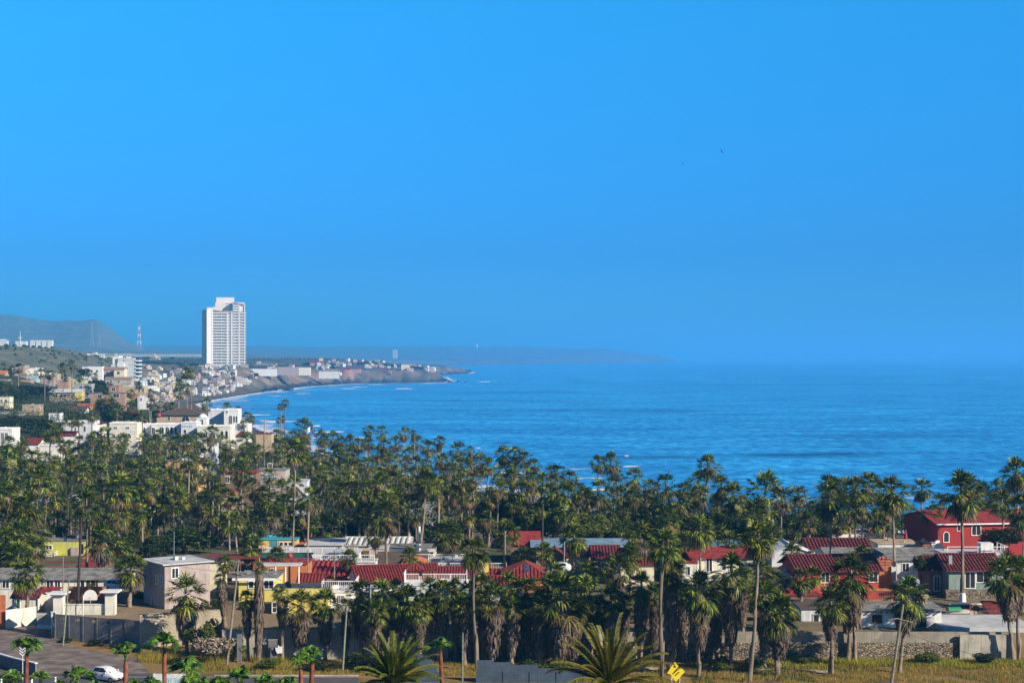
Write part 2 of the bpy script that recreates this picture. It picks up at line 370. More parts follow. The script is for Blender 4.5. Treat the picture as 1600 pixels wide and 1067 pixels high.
# swell lines: (row, x0, x1, half width m, height m, foam)
SWELLS = [(711, 1130, 1400, 9, 1.3, 0), (714, 905, 1115, 5, .7, .12), (700, 905, 1000, 5, .5, 0), (640, 760, 1150, 12, .9, 0), (625, 560, 900, 10, .8, 0), (613, 690, 950, 12, .9, 0),
          (692, 770, 800, 3, .5, 0), (665, 500, 540, 4, .7, .2), (640, 497, 520, 4, .8, .1), (670, 620, 760, 5, .4, 0), (655, 850, 1400, 12, .5, 0), (680, 1200, 1600, 9, .4, 0), (740, 1200, 1340, 5, .4, 0),
          (600, 1000, 1500, 25, 1.2, 0), (585, 800, 1200, 35, 1.2, 0),
          (626.5, 345, 425, 5, .6, .5), (619, 380, 450, 7, .6, .55), (612, 405, 460, 7, .6, .6), (615, 452, 500, 7, .5, .45), (607, 520, 580, 10, .7, .6), (604.5, 540, 585, 9, .7, .6), (607.5, 610, 650, 9, 1.2, .75),
          (601, 560, 640, 10, .6, .6), (599, 645, 715, 10, .7, .7), (596.5, 740, 775, 9, .8, .7), (581, 672, 752, 20, 1.5, .75), (579.5, 760, 782, 20, 1.5, .75), (594.5, 785, 800, 9, .8, .5),
          (648, 365, 440, 4, .5, .5), (638, 415, 425, 4, .6, .5), (658, 385, 510, 4, .5, .55), (666, 484, 506, 4, .8, .75), (660, 415, 440, 4, .7, .7), (675, 400, 560, 4, .5, .6), (652, 512, 522, 3, .6, .6), (684, 455, 600, 4, .4, .4), (629, 375, 395, 3, .5, .5),
          (714, 970, 988, 3, .6, .8), (728, 965, 1010, 3, .4, .5), (733, 860, 1000, 4, .4, .45), (747, 880, 960, 4, .4, .6), (765, 900, 960, 3, .3, .6), (700, 735, 760, 3, .4, .4), (776, 1000, 1130, 3, .3, .5), (790, 1100, 1330, 3, .4, .6), (805, 1280, 1430, 3, .4, .6), (738, 760, 860, 3, .3, .5), (778, 1220, 1500, 3, .3, .4)]
def build_sea():
    Ds = [330.]
    while Ds[-1] < 1500: Ds.append(Ds[-1] + 3.0)
    while Ds[-1] < 3400: Ds.append(Ds[-1] * 1.0026)
    while Ds[-1] < 46000: Ds.append(Ds[-1] * 1.05)
    Ds = np.array(Ds); ps = np.concatenate([np.arange(-3000, 280, 200), np.arange(280, 1660, 7.), np.arange(1700, 7800, 200)])
    PX, DD = np.meshgrid(ps, Ds); X = (PX - 800) * DD / F; nr, nc = PX.shape
    Z = .12 * np.sin(DD / 9 + .8 * vnoise(X, DD, 70, 2) * 3 + X / 60) * (DD < 1500)
    sd = shore_sd(X, DD)
    fo = np.clip(1 - np.abs(sd + 3) / 12, 0, 1) * np.interp(DD, [700, 1200], [.5, .8])
    near = (DD < 5200)
    fo = np.maximum(fo, .56 * np.clip(np.sin(-sd / 10 + 1.5 * vnoise(X, DD, 60, 4)) * 1.6 - .5, 0, 1) * np.clip(1 + sd / 90, 0, 1)) * near
    for (py, x0, x1, hw, hh, f) in SWELLS:
        hw *= 1.35 if f else 1
        D0 = CAMZ * F / (py - HOR)
        wob = vnoise(X, DD * 0 + py, 45, py) * hw * .6 + (PX - (x0 + x1) / 2) / max(60, x1 - x0) * hw * .8
        along = np.clip((PX - x0) / (.25 * (x1 - x0) + 1), 0, 1) * np.clip((x1 - PX) / (.25 * (x1 - x0) + 1), 0, 1)
        along = along * (.7 + .3 * vnoise(X, DD * 0, 12, py * .7))
        d = (DD - D0 - wob) / hw
        Z = Z + hh * along * np.exp(-d * d * 1.2)
        if f: fo = np.maximum(fo, (f + .24) * along * np.exp(-np.clip(np.abs(d + .3) - .5, 0, 9) ** 2 * 1.5))
    sdark = np.zeros_like(Z)  # dark tone of the swell lines, put into the base colour
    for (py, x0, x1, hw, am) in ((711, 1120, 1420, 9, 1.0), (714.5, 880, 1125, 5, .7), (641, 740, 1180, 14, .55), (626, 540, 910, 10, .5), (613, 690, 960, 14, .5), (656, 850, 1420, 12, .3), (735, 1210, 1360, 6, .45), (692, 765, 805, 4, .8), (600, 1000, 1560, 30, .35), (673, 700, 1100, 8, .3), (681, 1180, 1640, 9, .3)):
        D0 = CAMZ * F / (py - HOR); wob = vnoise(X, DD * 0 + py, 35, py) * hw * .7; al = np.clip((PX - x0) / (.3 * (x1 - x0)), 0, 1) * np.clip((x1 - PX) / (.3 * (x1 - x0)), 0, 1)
        sdark = np.maximum(sdark, am * al * np.exp(-((DD - D0 - wob) / (hw * 2.0)) ** 2))
    V = np.stack([X, DD, Z], -1).reshape(-1, 3); idx = np.arange(nr * nc).reshape(nr, nc)
    Fq = np.stack([idx[:-1, :-1], idx[:-1, 1:], idx[1:, 1:], idx[1:, :-1]], -1).reshape(-1, 4)
    keep = (sd.ravel()[Fq].min(1) < 60); Fq = Fq[keep]
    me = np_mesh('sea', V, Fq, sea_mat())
    at = me.attributes.new('swell_dark', 'FLOAT', 'POINT'); at.data.foreach_set('value', sdark.astype(np.float32).ravel())
    at = me.attributes.new('foamy', 'FLOAT', 'POINT'); at.data.foreach_set('value', fo.astype(np.float32).ravel())
    me.polygons.foreach_set('use_smooth', [True] * len(Fq))
    tag(link('sea', me), None, None, kind='structure')
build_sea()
# ------------------------------------------------------------------ plants
L_PALM = leafm('palm_leaf', [(.008, .024, .005), (.014, .044, .007), (.05, .088, .012), (.17, .22, .022), (.40, .39, .05)], .45, .2, .35)
L_OLD = leafm('yellowing_palm_leaf', [(.02, .026, .009), (.05, .055, .015), (.20, .16, .04), (.12, .06, .02)], .6, .15, .3)
L_DEAD = leafm('dead_palm_leaf', [(.06, .045, .036), (.13, .10, .08), (.25, .20, .16), (.17, .10, .06)], .85, .05, .25, .2)
L_YOUNG = leafm('young_palm_leaf', [(.03, .09, .012), (.09, .21, .025), (.24, .38, .04)], .4, .3, .15)
L_PHX = leafm('date_palm_leaf', [(.05, .085, .015), (.11, .15, .022), (.24, .23, .035)], .45, .15, .2)
L_TREE = leafm('broad_leaf', [(.010, .020, .006), (.022, .042, .009), (.055, .09, .014)], .6, .2, .4)
L_LIME = leafm('light_broad_leaf', [(.05, .09, .012), (.10, .14, .018), (.19, .21, .025)], .6, .25, .25)
L_BOUG = leafm('pink_blossom', [(.05, .07, .02), (.35, .05, .10), (.10, .05, .03)], .7, .2, .2)
L_TWIG = leafm('dry_twig', [(.16, .12, .09), (.26, .20, .15), (.33, .28, .22)], .9, 0, .2)
L_GRASS = leafm('dry_grass', [(.24, .17, .04), (.40, .24, .055), (.52, .34, .09), (.32, .32, .06), (.15, .22, .04)], .8, .3, .1, .2)
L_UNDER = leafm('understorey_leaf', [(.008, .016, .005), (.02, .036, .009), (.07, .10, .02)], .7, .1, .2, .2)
def bark(name, c, c2):
    m, nt, b = base_mat(name)
    tc = nd(nt, 'ShaderNodeTexCoord'); wv = nd(nt, 'ShaderNodeTexWave', bands_direction='Z'); nt.links.new(tc.outputs['Object'], wv.inputs[0])
    wv.inputs['Scale'].default_value = 2.2; wv.inputs['Distortion'].default_value = 2.5; wv.inputs['Detail'].default_value = 3
    n = noise(nt, objvec(nt, (3, 3, .5)), 1.5, 5)
    cc = mixc(nt, wv.outputs[0], c, c2); cc = mixc(nt, ramp(nt, n, .4, .7), cc, tuple(x * .6 for x in c2))
    oi = nd(nt, 'ShaderNodeObjectInfo'); mr = nd(nt, 'ShaderNodeMapRange'); nt.links.new(oi.outputs['Random'], mr.inputs[0]); mr.inputs[3].default_value = .7; mr.inputs[4].default_value = 1.25
    hs = nd(nt, 'ShaderNodeHueSaturation'); nt.links.new(cc, hs.inputs['Color']); nt.links.new(mr.outputs[0], hs.inputs['Value'])
    nt.links.new(hs.outputs[0], b.inputs['Base Color']); b.inputs['Roughness'].default_value = .9; bump(nt, b, wv.outputs[0], .5, .05)
    MATS[name] = m; return m
BK_PALM = bark('palm_bark', (.22, .17, .125), (.30, .24, .18)); BK_RED = bark('red_palm_bark', (.24, .05, .03), (.30, .10, .05)); BK_TREE = bark('tree_bark', (.10, .075, .055), (.16, .12, .09))
BK_PALE = bark('pale_bark', (.32, .28, .24), (.42, .38, .33))

def fan(mb, o, d, pet, blade, nseg, droop, mi, rnd, spread=100, w=.052):
    """one fan-shaped frond: petiole, then pleated segments that spread and droop at their tips"""
    d = d.normalized(); side = d.cross(Vector((0, 0, 1)))
    side = side.normalized() if side.length > .05 else Vector((math.cos(rnd.random()*6), math.sin(rnd.random()*6), 0)).normalized()
    up = side.cross(d)
    # petiole bends slightly down
    e = o + d * pet - Vector((0, 0, 1)) * pet * pet * .10
    mb.add([o + side*.035, o - side*.035, e - side*.02, e + side*.02], [(0, 1, 2, 3)], mi)
    dd = (d - Vector((0, 0, .22 * pet))).normalized()
    roll = rnd.uniform(-.5, .5); s2 = side * math.cos(roll) + up * math.sin(roll)
    for i in range(nseg):
        a = R(-spread + 2 * spread * (i + .5) / nseg + rnd.uniform(-4, 4))
        v = dd * math.cos(a) + s2 * math.sin(a)
        L = blade * (1 - .32 * (abs(a) / R(spread)) ** 2) * rnd.uniform(.85, 1.08)
        n = v.cross(up).normalized(); wd = w * blade * (1.22 if nseg < 13 else 1.1)
        m = e + v * L * .52 - Vector((0, 0, 1)) * L * .05 * droop + up * .05 * (i % 2)
        t = e + v * L * 1.0 - Vector((0, 0, 1)) * L * (.24 * droop + rnd.uniform(0, .14))
        mb.add([e, m + n * wd, t, m - n * wd], [(0, 1, 2, 3)], mi)
def fan_crown(seed, nf, nseg, up_only=False, skirt=.35):
    """crown at z 0 = top of the trunk; unit: metres, radius about 2.2"""
    rnd = random.Random(seed); mb = MB(); lop = rnd.uniform(0, 6.28); low = rnd.uniform(128, 158); pw = rnd.uniform(.75, 1.0)
    for k in range(nf):
        t = (k + .5) / nf; az = k * 2.39996 + rnd.uniform(-.4, .4)
        if not up_only and rnd.random() < .10 + .12 * math.cos(az - lop): continue
        el = R(86 - low * t ** pw + rnd.uniform(-13, 13))
        if up_only: el = R(88 - 40 * t + rnd.uniform(-8, 8))
        d = Vector((math.cos(az) * math.cos(el), math.sin(az) * math.cos(el), math.sin(el)))
        mi = 0 if t < .78 + rnd.uniform(-.12, .12) else 1
        if t > .93 and rnd.random() < .7: mi = 2
        if up_only: mi = 0
        fan(mb, Vector((d.x*.12, d.y*.12, .25 * (1 - t))), d, rnd.uniform(.85, 1.35) * (.6 if up_only else 1), rnd.uniform(.95, 1.25), nseg, (2.2 if up_only else rnd.uniform(.3, 1.0) + max(0, t - .5)), mi, rnd, 58 if up_only else 100, .07 if up_only else .052)
    for k in range(int(nf * skirt)):      # hanging dead fronds
        az = rnd.uniform(0, 6.28); el = R(rnd.uniform(-62, -82)); d = Vector((math.cos(az) * math.cos(el), math.sin(az) * math.cos(el), math.sin(el)))
        fan(mb, Vector((d.x*.3, d.y*.3, -.1 - rnd.random() * .3)), d, rnd.uniform(.5, .9), rnd.uniform(.8, 1.1), max(5, nseg // 2), .3, 2 if rnd.random() < .8 else 1, rnd, 60)
    return mb
CROWN_HI = [fan_crown(s, 58, 17).mesh('fan_crown', [L_PALM, L_OLD, L_DEAD]) for s in (1, 2, 3, 4, 5, 6)]
CROWN_LO = [fan_crown(s + 20, 44, 12, skirt=.2).mesh('fan_crown', [L_PALM, L_OLD, L_DEAD]) for s in range(9)]
CROWN_YG = [fan_crown(s + 40, n, 20, True, 0).mesh('fan_crown', [L_YOUNG]) for s, n in ((1, 9), (2, 8), (3, 11))]
CROWN_SHAG = [fan_crown(s + 60, 40, 13, skirt=1.3).mesh('fan_crown', [L_PALM, L_OLD, L_DEAD]) for s in (1, 2)]
def skirt_mesh(seed, L, r=.85):
    """petticoat of dead fronds hugging the trunk: hangs from z 0 to -L"""
    rnd = random.Random(seed); mb = MB(); n = int(330 * L / 3)
    mb.lathe([(r * .25, .0), (r * .62, -.5), (r * .66, -L * .5), (r * .5, -L * .92), (.2, -L)], 9, mi=0)
    for k in range(n):
        t = rnd.random(); az = rnd.uniform(0, 6.283); z = -t * L * .86
        env = r * (.62 + .5 * math.sin(min(1, t * 1.25) * 2.6) ** 1.0) * (1 - .35 * t)
        rr = env * rnd.uniform(.7, 1.05); ca, sa = math.cos(az), math.sin(az)
        l = rnd.uniform(.5, 1.25); wd = rnd.uniform(.04, .11)
        p0 = Vector((ca * rr * .72, sa * rr * .72, z)); p1 = Vector((ca * rr, sa * rr, z - l * .45)); tw = rnd.uniform(-.25, .25)
        p2 = Vector((ca * rr * rnd.uniform(.75, 1.12) - sa * tw, sa * rr * rnd.uniform(.75, 1.12) + ca * tw, z - l))
        s = Vector((-sa, ca, rnd.uniform(-.3, .3))) * wd
        mb.add([p0, p1 + s, p2, p1 - s], [(0, 1, 2, 3)], 0)
    return mb.mesh('dead_frond_skirt', [L_DEAD])
SKIRTS = {L: [skirt_mesh(int(L * 10) + s, L) for s in (1, 2)] for L in (1.6, 2.8, 4.2, 6.0, 8.0)}
def trunk_mesh(seed, bend, mat, r0=.26, r1=.17):
    rnd = random.Random(seed); mb = MB(); n = 12; ax, ay = rnd.uniform(-1, 1) * bend, rnd.uniform(-1, 1) * bend
    pts = [(ax * math.sin(i / n * math.pi), ay * math.sin(i / n * math.pi), i / n) for i in range(n + 1)]
    mb.tube(pts, lambda t: (r0 * 1.5 - (r0 * .5) * min(1, t * 12) if t < .085 else r0 + (r1 - r0) * t) * (1 + rnd.uniform(-.04, .04)), k=8)
    return mb.mesh('palm_trunk', [mat], True)
TRUNKS = [trunk_mesh(s, b, BK_PALM) for s, b in ((1, .0), (2, .35), (3, .6), (4, .2), (5, .9))]
TRUNKR = [trunk_mesh(s, .05, BK_RED, .27, .24) for s in (6, 7)]
PALMS = []     # (object, px, py, label is ready)
def place_palm(px, pc, D, w=None, xb=None, crown='lo', skirt=0, trunk=None, label=None, group='fan palms of the seaside grove', ground=None, rt=1.0, trunk_lo=None, cat='palm tree'):
    """px, pc: crown centre in the photograph, D distance, w crown width there, xb column of the foot"""
    zc = zat(pc, D); xb = px if xb is None else xb
    g = (gz(xb, D) if ground is None else ground) - .15; h = max(1.2, zc - g)
    s = (w * D / F / 3.7) if w else random.uniform(1.0, 1.35)
    x0, x1 = xat(xb, D), xat(px, D)
    root = thing('fan_palm', label, cat, (x0, D, g), 0, group); root.rotation_euler = (0, math.atan2(x1 - x0, h), 0)
    hh = math.hypot(h, x1 - x0)
    t = link('trunk', trunk or random.choice(TRUNKS), root); t.scale = (rt * random.uniform(.85, 1.1),) * 2 + (hh,)
    t.rotation_euler = (0, 0, random.uniform(0, 6.28))
    me = random.choice({'hi': CROWN_HI, 'lo': CROWN_LO, 'young': CROWN_YG, 'shag': CROWN_SHAG}[crown])
    c = link('crown', me, root, (0, 0, hh - .1)); c.rotation_euler = (random.uniform(-.12, .12), random.uniform(-.12, .12), random.uniform(0, 6.28)); c.scale = (s, s, s * random.uniform(.9, 1.12))
    if skirt:
        L = min(SKIRTS, key=lambda k: abs(k - skirt / max(s, .7)))
        sk = link('skirt', random.choice(SKIRTS[L]), root, (0, 0, hh - .25)); sk.rotation_euler = (0, 0, random.uniform(0, 6.28)); q = max(s, .75); sk.scale = (q * 1.2, q * 1.2, skirt / L)
    PALMS.append([root, px, pc, label is not None, skirt, s, h, D, abs(x1 - x0) / h]); return root
def solve_D(px, pc, h):
    Ds = np.arange(300 if (px < 200 or px > 1180) else 322, 1150, 4.0); g = terrain(np.full(Ds.shape, float(px)), Ds); sd = shore_sd((px - 800) * Ds / F, Ds)
    hh = CAMZ - (pc - HOR) * Ds / F - g
    err = np.abs(hh - h) + np.where(sd < 10, 50 - sd, 0); return float(Ds[int(err.argmin())])

# --- broad-leaved trees
def leaf_cloud(rng, n, blobs, size, jitter=.16):
    """leaf quads near the surfaces of overlapping uneven ellipsoids"""
    bl = np.array([b[:3] for b in blobs]); br = np.array([b[3:6] for b in blobs]); wts = br.prod(1) ** .6; wts /= wts.sum()
    k = rng.choice(len(blobs), n, p=wts); d = rng.normal(size=(n, 3)); d /= np.linalg.norm(d, axis=1)[:, None]
    # clumps: pull directions towards a set of tuft centres
    tc = rng.normal(size=(60, 3)); tc /= np.linalg.norm(tc, axis=1)[:, None]
    j = (d @ tc.T).argmax(1); d = d * .55 + tc[j] * .45; d /= np.linalg.norm(d, axis=1)[:, None]
    rr = rng.uniform(.55, 1.0, n) ** .5 * (1 + rng.normal(0, jitter * .6, n)) * (1 + .12 * np.sin(j * 3.1))
    c = bl[k] + d * br[k] * rr[:, None]
    a = rng.normal(size=(n, 3)) + d * .8; a /= np.linalg.norm(a, axis=1)[:, None]
    b = np.cross(a, rng.normal(size=(n, 3))); b /= np.linalg.norm(b, axis=1)[:, None]; c2 = np.cross(a, b)
    s = size * rng.uniform(.5, 1.2, n)[:, None]
    V = np.stack([c - b * s, c + c2 * s * .45, c + b * s, c - c2 * s * .45], 1).reshape(-1, 3)
    return V, np.arange(n * 4).reshape(n, 4)
def tree_crown(seed, n, mat, size=.28, nb=7, flat=1.0, extra=None):
    rng = np.random.default_rng(seed)
    blobs = [(*(rng.normal(0, .42, 3) * (1, 1, .45 * flat) + (0, 0, .05)), *(rng.uniform(.38, .62, 3) * (1, 1, .85 * flat))) for _ in range(nb)]
    V, Fq = leaf_cloud(rng, n, blobs, size)
    return np_mesh('tree_crown', V, Fq, [mat])
TREE_MESH = {'dark': [tree_crown(s, 5200, L_TREE, .085) for s in (1, 2, 3)], 'lime': [tree_crown(s + 9, 5200, L_LIME, .085) for s in (1, 2)],
             'pink': [tree_crown(31, 3000, L_BOUG, .09)], 'twig': [tree_crown(41, 1500, L_TWIG, .12)]}
def limb_mesh(seed, mat):
    rnd = random.Random(seed); mb = MB()
    mb.tube([(0, 0, -.1), (.03, .02, .3), (0, 0, .62)], .07, .045, 7)
    for k in range(6):
        a = k * 1.05 + rnd.random() * .5; z = rnd.uniform(.3, .62); r = rnd.uniform(.3, .55)
        mb.tube([(0, 0, z), (math.cos(a) * r * .5, math.sin(a) * r * .5, z + .2), (math.cos(a) * r, math.sin(a) * r, z + rnd.uniform(.3, .45))], .035, .012, 5)
    return mb.mesh('tree_limbs', [mat], True)
LIMBS = [limb_mesh(s, BK_TREE) for s in (1, 2)]
def tree(px, yt, yb, D, w, kind='dark', label='', name='broadleaf_tree', group=None, ground=None, cat='tree'):
    """yt crown top row, yb crown bottom row, w crown width in px"""
    g = gz(px, D) - .1 if ground is None else ground
    zt, zb = zat(yt, D), max(g + .1, zat(yb, D)); W = w * D / F / 2; H = (zt - zb) / 2
    root = thing(name, label, cat, (xat(px, D), D, g), 0, group)
    t = link('trunk', random.choice(LIMBS), root); th = max(.6, zb + H - g); t.scale = (max(W, .8) * .9,) * 2 + (th * 1.05,)
    c = link('crown', random.choice(TREE_MESH[kind]), root, (0, 0, zb + H - g)); c.scale = (W, W * random.uniform(.8, 1.1), H * 1.15); c.rotation_euler = (0, 0, random.uniform(0, 6.28))
    return root

# --- date palms (feather fronds)
def feather_crown(seed, nf, L, mat, el0=85, el1=-35, nleaf=46, w=.03, leaf=.55, arch=1.0):
    rnd = random.Random(seed); mb = MB()
    for k in range(nf):
        t = (k + .5) / nf; az = k * 2.39996 + rnd.uniform(-.2, .2); el = R(el0 + (el1 - el0) * t + rnd.uniform(-6, 6))
        l = L * rnd.uniform(.85, 1.08); h = Vector((math.cos(az), math.sin(az), 0)); side = Vector((-math.sin(az), math.cos(az), 0)); pts = []
        p = Vector((0, 0, 0)); e = el; n = 12
        for i in range(n + 1):
            pts.append(p.copy()); dv = h * math.cos(e) + Vector((0, 0, 1)) * math.sin(e); p = p + dv * (l / n); e -= R(arch * (2.2 + i * .55)) * (.35 + math.cos(e))
        mb.tube(pts, .05, .012, 4, caps=False)
        for i in range(nleaf):
            s = .14 + .86 * i / nleaf; q = s * n; a = min(int(q), n - 1); P = pts[a].lerp(pts[a+1], q - a); dv = (pts[a+1] - pts[a]).normalized(); upn = side.cross(dv)
            ll = leaf * (math.sin(min(1, s * 1.15) * math.pi * .92) ** .5 * .9 + .15)
            for sg in (-1, 1):
                v = (dv * .75 + side * sg * .8 + upn * .28 * rnd.uniform(.5, 1.4)).normalized(); tip = P + v * ll - Vector((0, 0, ll * .12))
                wv = dv.cross(v).cross(v).normalized() * w; m = P.lerp(tip, .4)
                mb.add([P, m + wv, tip, m - wv], [(0, 1, 2, 3)], 0)
    return mb.mesh('feather_crown', [mat])
def date_palm(px, pc, D, L, nf, label, trunk_r=.4, nleaf=46, el0=85, el1=-35, seed=1, mat=None, w=.03, leaf=.55, arch=1.0):
    g = gz(px, D) - .1; h = zat(pc, D) - g
    root = thing('date_palm', label, 'palm tree', (xat(px, D), D, g))
    mb = MB(); mb.tube([(0, 0, 0), (.1, 0, h * .5), (0, 0, h)], lambda t: trunk_r * (1.15 - .15 * t) * (1 + .06 * math.sin(t * 60)), k=10); mb.build('trunk', BK_PALM, root, True)
    link('crown', feather_crown(seed, nf, L, mat or L_PHX, el0, el1, nleaf, w, leaf, arch), root, (0, 0, h)); return root
# ------------------------------------------------------------------ buildings
def clip_line(poly2, x):
    """interval of y where vertical line x cuts a convex polygon"""
    ys = []
    for (x0, y0), (x1, y1) in zip(poly2, poly2[1:] + poly2[:1]):
        if (x0 - x) * (x1 - x) < 0: ys.append(y0 + (y1 - y0) * (x - x0) / (x1 - x0))
    return (min(ys), max(ys)) if len(ys) >= 2 else None
def roof_plane(mb, poly, ribs, t=.12, mi=0):
    """poly: first edge is the eave; ribs (spacing) run up the slope as rounded tile rolls"""
    P = [Vector(p) for p in poly]; u = (P[1] - P[0]).normalized(); n = u.cross(P[2] - P[1]).normalized()
    if n.z < 0: n = -n
    v = n.cross(u); mb.slab([tuple(p) for p in P], t, mi)
    if not ribs: return
    q = [((p - P[0]).dot(u), (p - P[0]).dot(v)) for p in P]; xs = [a for a, b in q]; x = min(xs) + ribs * .5
    while x < max(xs):
        c = clip_line(q, x)
        if c and c[1] - c[0] > .2:
            a = P[0] + u * x + v * c[0]; b = P[0] + u * x + v * c[1]; w = u * ribs * .30; hn = n * ribs * .26
            mb.add([a - w, a - w*.5 + hn, a + w*.5 + hn, a + w, b - w, b - w*.5 + hn, b + w*.5 + hn, b + w], [(0, 1, 5, 4), (1, 2, 6, 5), (2, 3, 7, 6), (0, 3, 2, 1), (4, 5, 6, 7)], mi)
        x += ribs
def window(parent, face, u0, u1, v0, v1, w, dep, frame=None, pane=None, kind='rect', name='window', depth=.09):
    """face: front / left / right / back; u from the face's left end as seen from outside"""
    frame = frame or M_TRIM; pane = pane or M_GLASS; f = MB(); p = MB(); t = min(.12, (u1 - u0) * .16)
    def tr(u, v, o):
        if face == 'front': return (u - w / 2, -o, v)
        if face == 'left': return (-w / 2 - o, dep - u, v)
        if face == 'right': return (w / 2 + o, u, v)
        return (w / 2 - u, dep + o, v)
    def bx(m, a, b, c, d, o0, o1):
        q = [tr(a, c, o0), tr(b, c, o0), tr(b, d, o0), tr(a, d, o0), tr(a, c, o1), tr(b, c, o1), tr(b, d, o1), tr(a, d, o1)]
        m.add(q, [(0, 3, 2, 1), (4, 5, 6, 7), (0, 1, 5, 4), (1, 2, 6, 5), (2, 3, 7, 6), (3, 0, 4, 7)])
    if kind in ('rect', 'door', 'slide', 'grid'):
        bx(f, u0 - t, u1 + t, v1, v1 + t, .0, depth)
        if kind != 'door': bx(f, u0 - t, u1 + t, v0 - t, v0, .0, depth + .05)
        bx(f, u0 - t, u0, v0, v1, .0, depth); bx(f, u1, u1 + t, v0, v1, .0, depth)
        nv = {'rect': 1, 'door': 0, 'slide': 1, 'grid': 3}[kind] if u1 - u0 > .7 else 0
        for i in range(nv): c = u0 + (u1 - u0) * (i + 1) / (nv + 1); bx(f, c - t * .3, c + t * .3, v0, v1, .035, depth * .8)
        if kind == 'grid': c = (v0 + v1) / 2; bx(f, u0, u1, c - t * .3, c + t * .3, .036, depth * .78)
        bx(p, u0, u1, v0, v1, .0, .03)
    else:   # arched
        r = (u1 - u0) / 2; cu = (u0 + u1) / 2; cv = v1 - r; K = 10
        arc = [(cu - r * math.cos(i * math.pi / K), cv + r * math.sin(i * math.pi / K)) for i in range(K + 1)]
        po = [(u1, v0), (u0, v0)] + arc[:]
        a = [tr(x, y, .03) for x, y in po]; p.add(a, [tuple(range(len(a)))])
        path = [(u0, v0)] + arc + [(u1, v0)]; out = []
        for x, y in path: out.append((cu + (x - cu) * (1 + t / r), y if y <= cv else cv + (y - cv) * (1 + t / r)))
        for (a0, a1), (b0, b1) in zip(zip(path, path[1:]), zip(out, out[1:])):
            q = [tr(*a0, .031), tr(*a1, .031), tr(*b1, .031), tr(*b0, .031), tr(*a0, depth), tr(*a1, depth), tr(*b1, depth), tr(*b0, depth)]
            f.add(q, [(4, 5, 6, 7), (0, 1, 5, 4), (2, 3, 7, 6), (0, 3, 2, 1)])
        bx(f, u0 - t, u1 + t, v0 - t, v0, .0, depth + .05)
        if r > .5: bx(f, cu - t * .3, cu + t * .3, v0, cv + r * .95, .035, depth * .8)
    fo = f.build('door' if kind == 'door' and name == 'window' else name, frame, parent); p.build('pane', pane, fo); return fo
def rail_mb(mb, path, h=1.0, step=.28, r=.03, post=2.2, slats=False):
    """balustrade along a polyline of local points"""
    for a, b in zip(path, path[1:]):
        a = Vector(a); b = Vector(b); L = (b - a).length; d = (b - a) / max(L, 1e-6); n = d.cross(Vector((0, 0, 1))) * r * 1.4; U = Vector((0, 0, 1))
        def bar(p, q, hw, hh):
            m = n.normalized() * hw; mb.add([p - m - U*hh, p + m - U*hh, p + m + U*hh, p - m + U*hh, q - m - U*hh, q + m - U*hh, q + m + U*hh, q - m + U*hh], [(0, 1, 2, 3), (7, 6, 5, 4), (0, 4, 5, 1), (1, 5, 6, 2), (2, 6, 7, 3), (3, 7, 4, 0)])
        bar(a + U*h, b + U*h, .06, .05)
        if slats:
            for k in (.25, .5, .75): bar(a + U*h*k, b + U*h*k, .02, .05)
        else: bar(a + U*.1, b + U*.1, .04, .035)
        k = max(1, round(L / post))
        for i in range(k + 1): p = a + d * L * i / k; mb.tube([p, p + U*(h + .08)], .075, k=4)
        if not slats:
            k = max(1, round(L / step))
            for i in range(1, k): p = a + d * L * i / k; mb.tube([p + U*.1, p + U*h], r, k=4, caps=False)
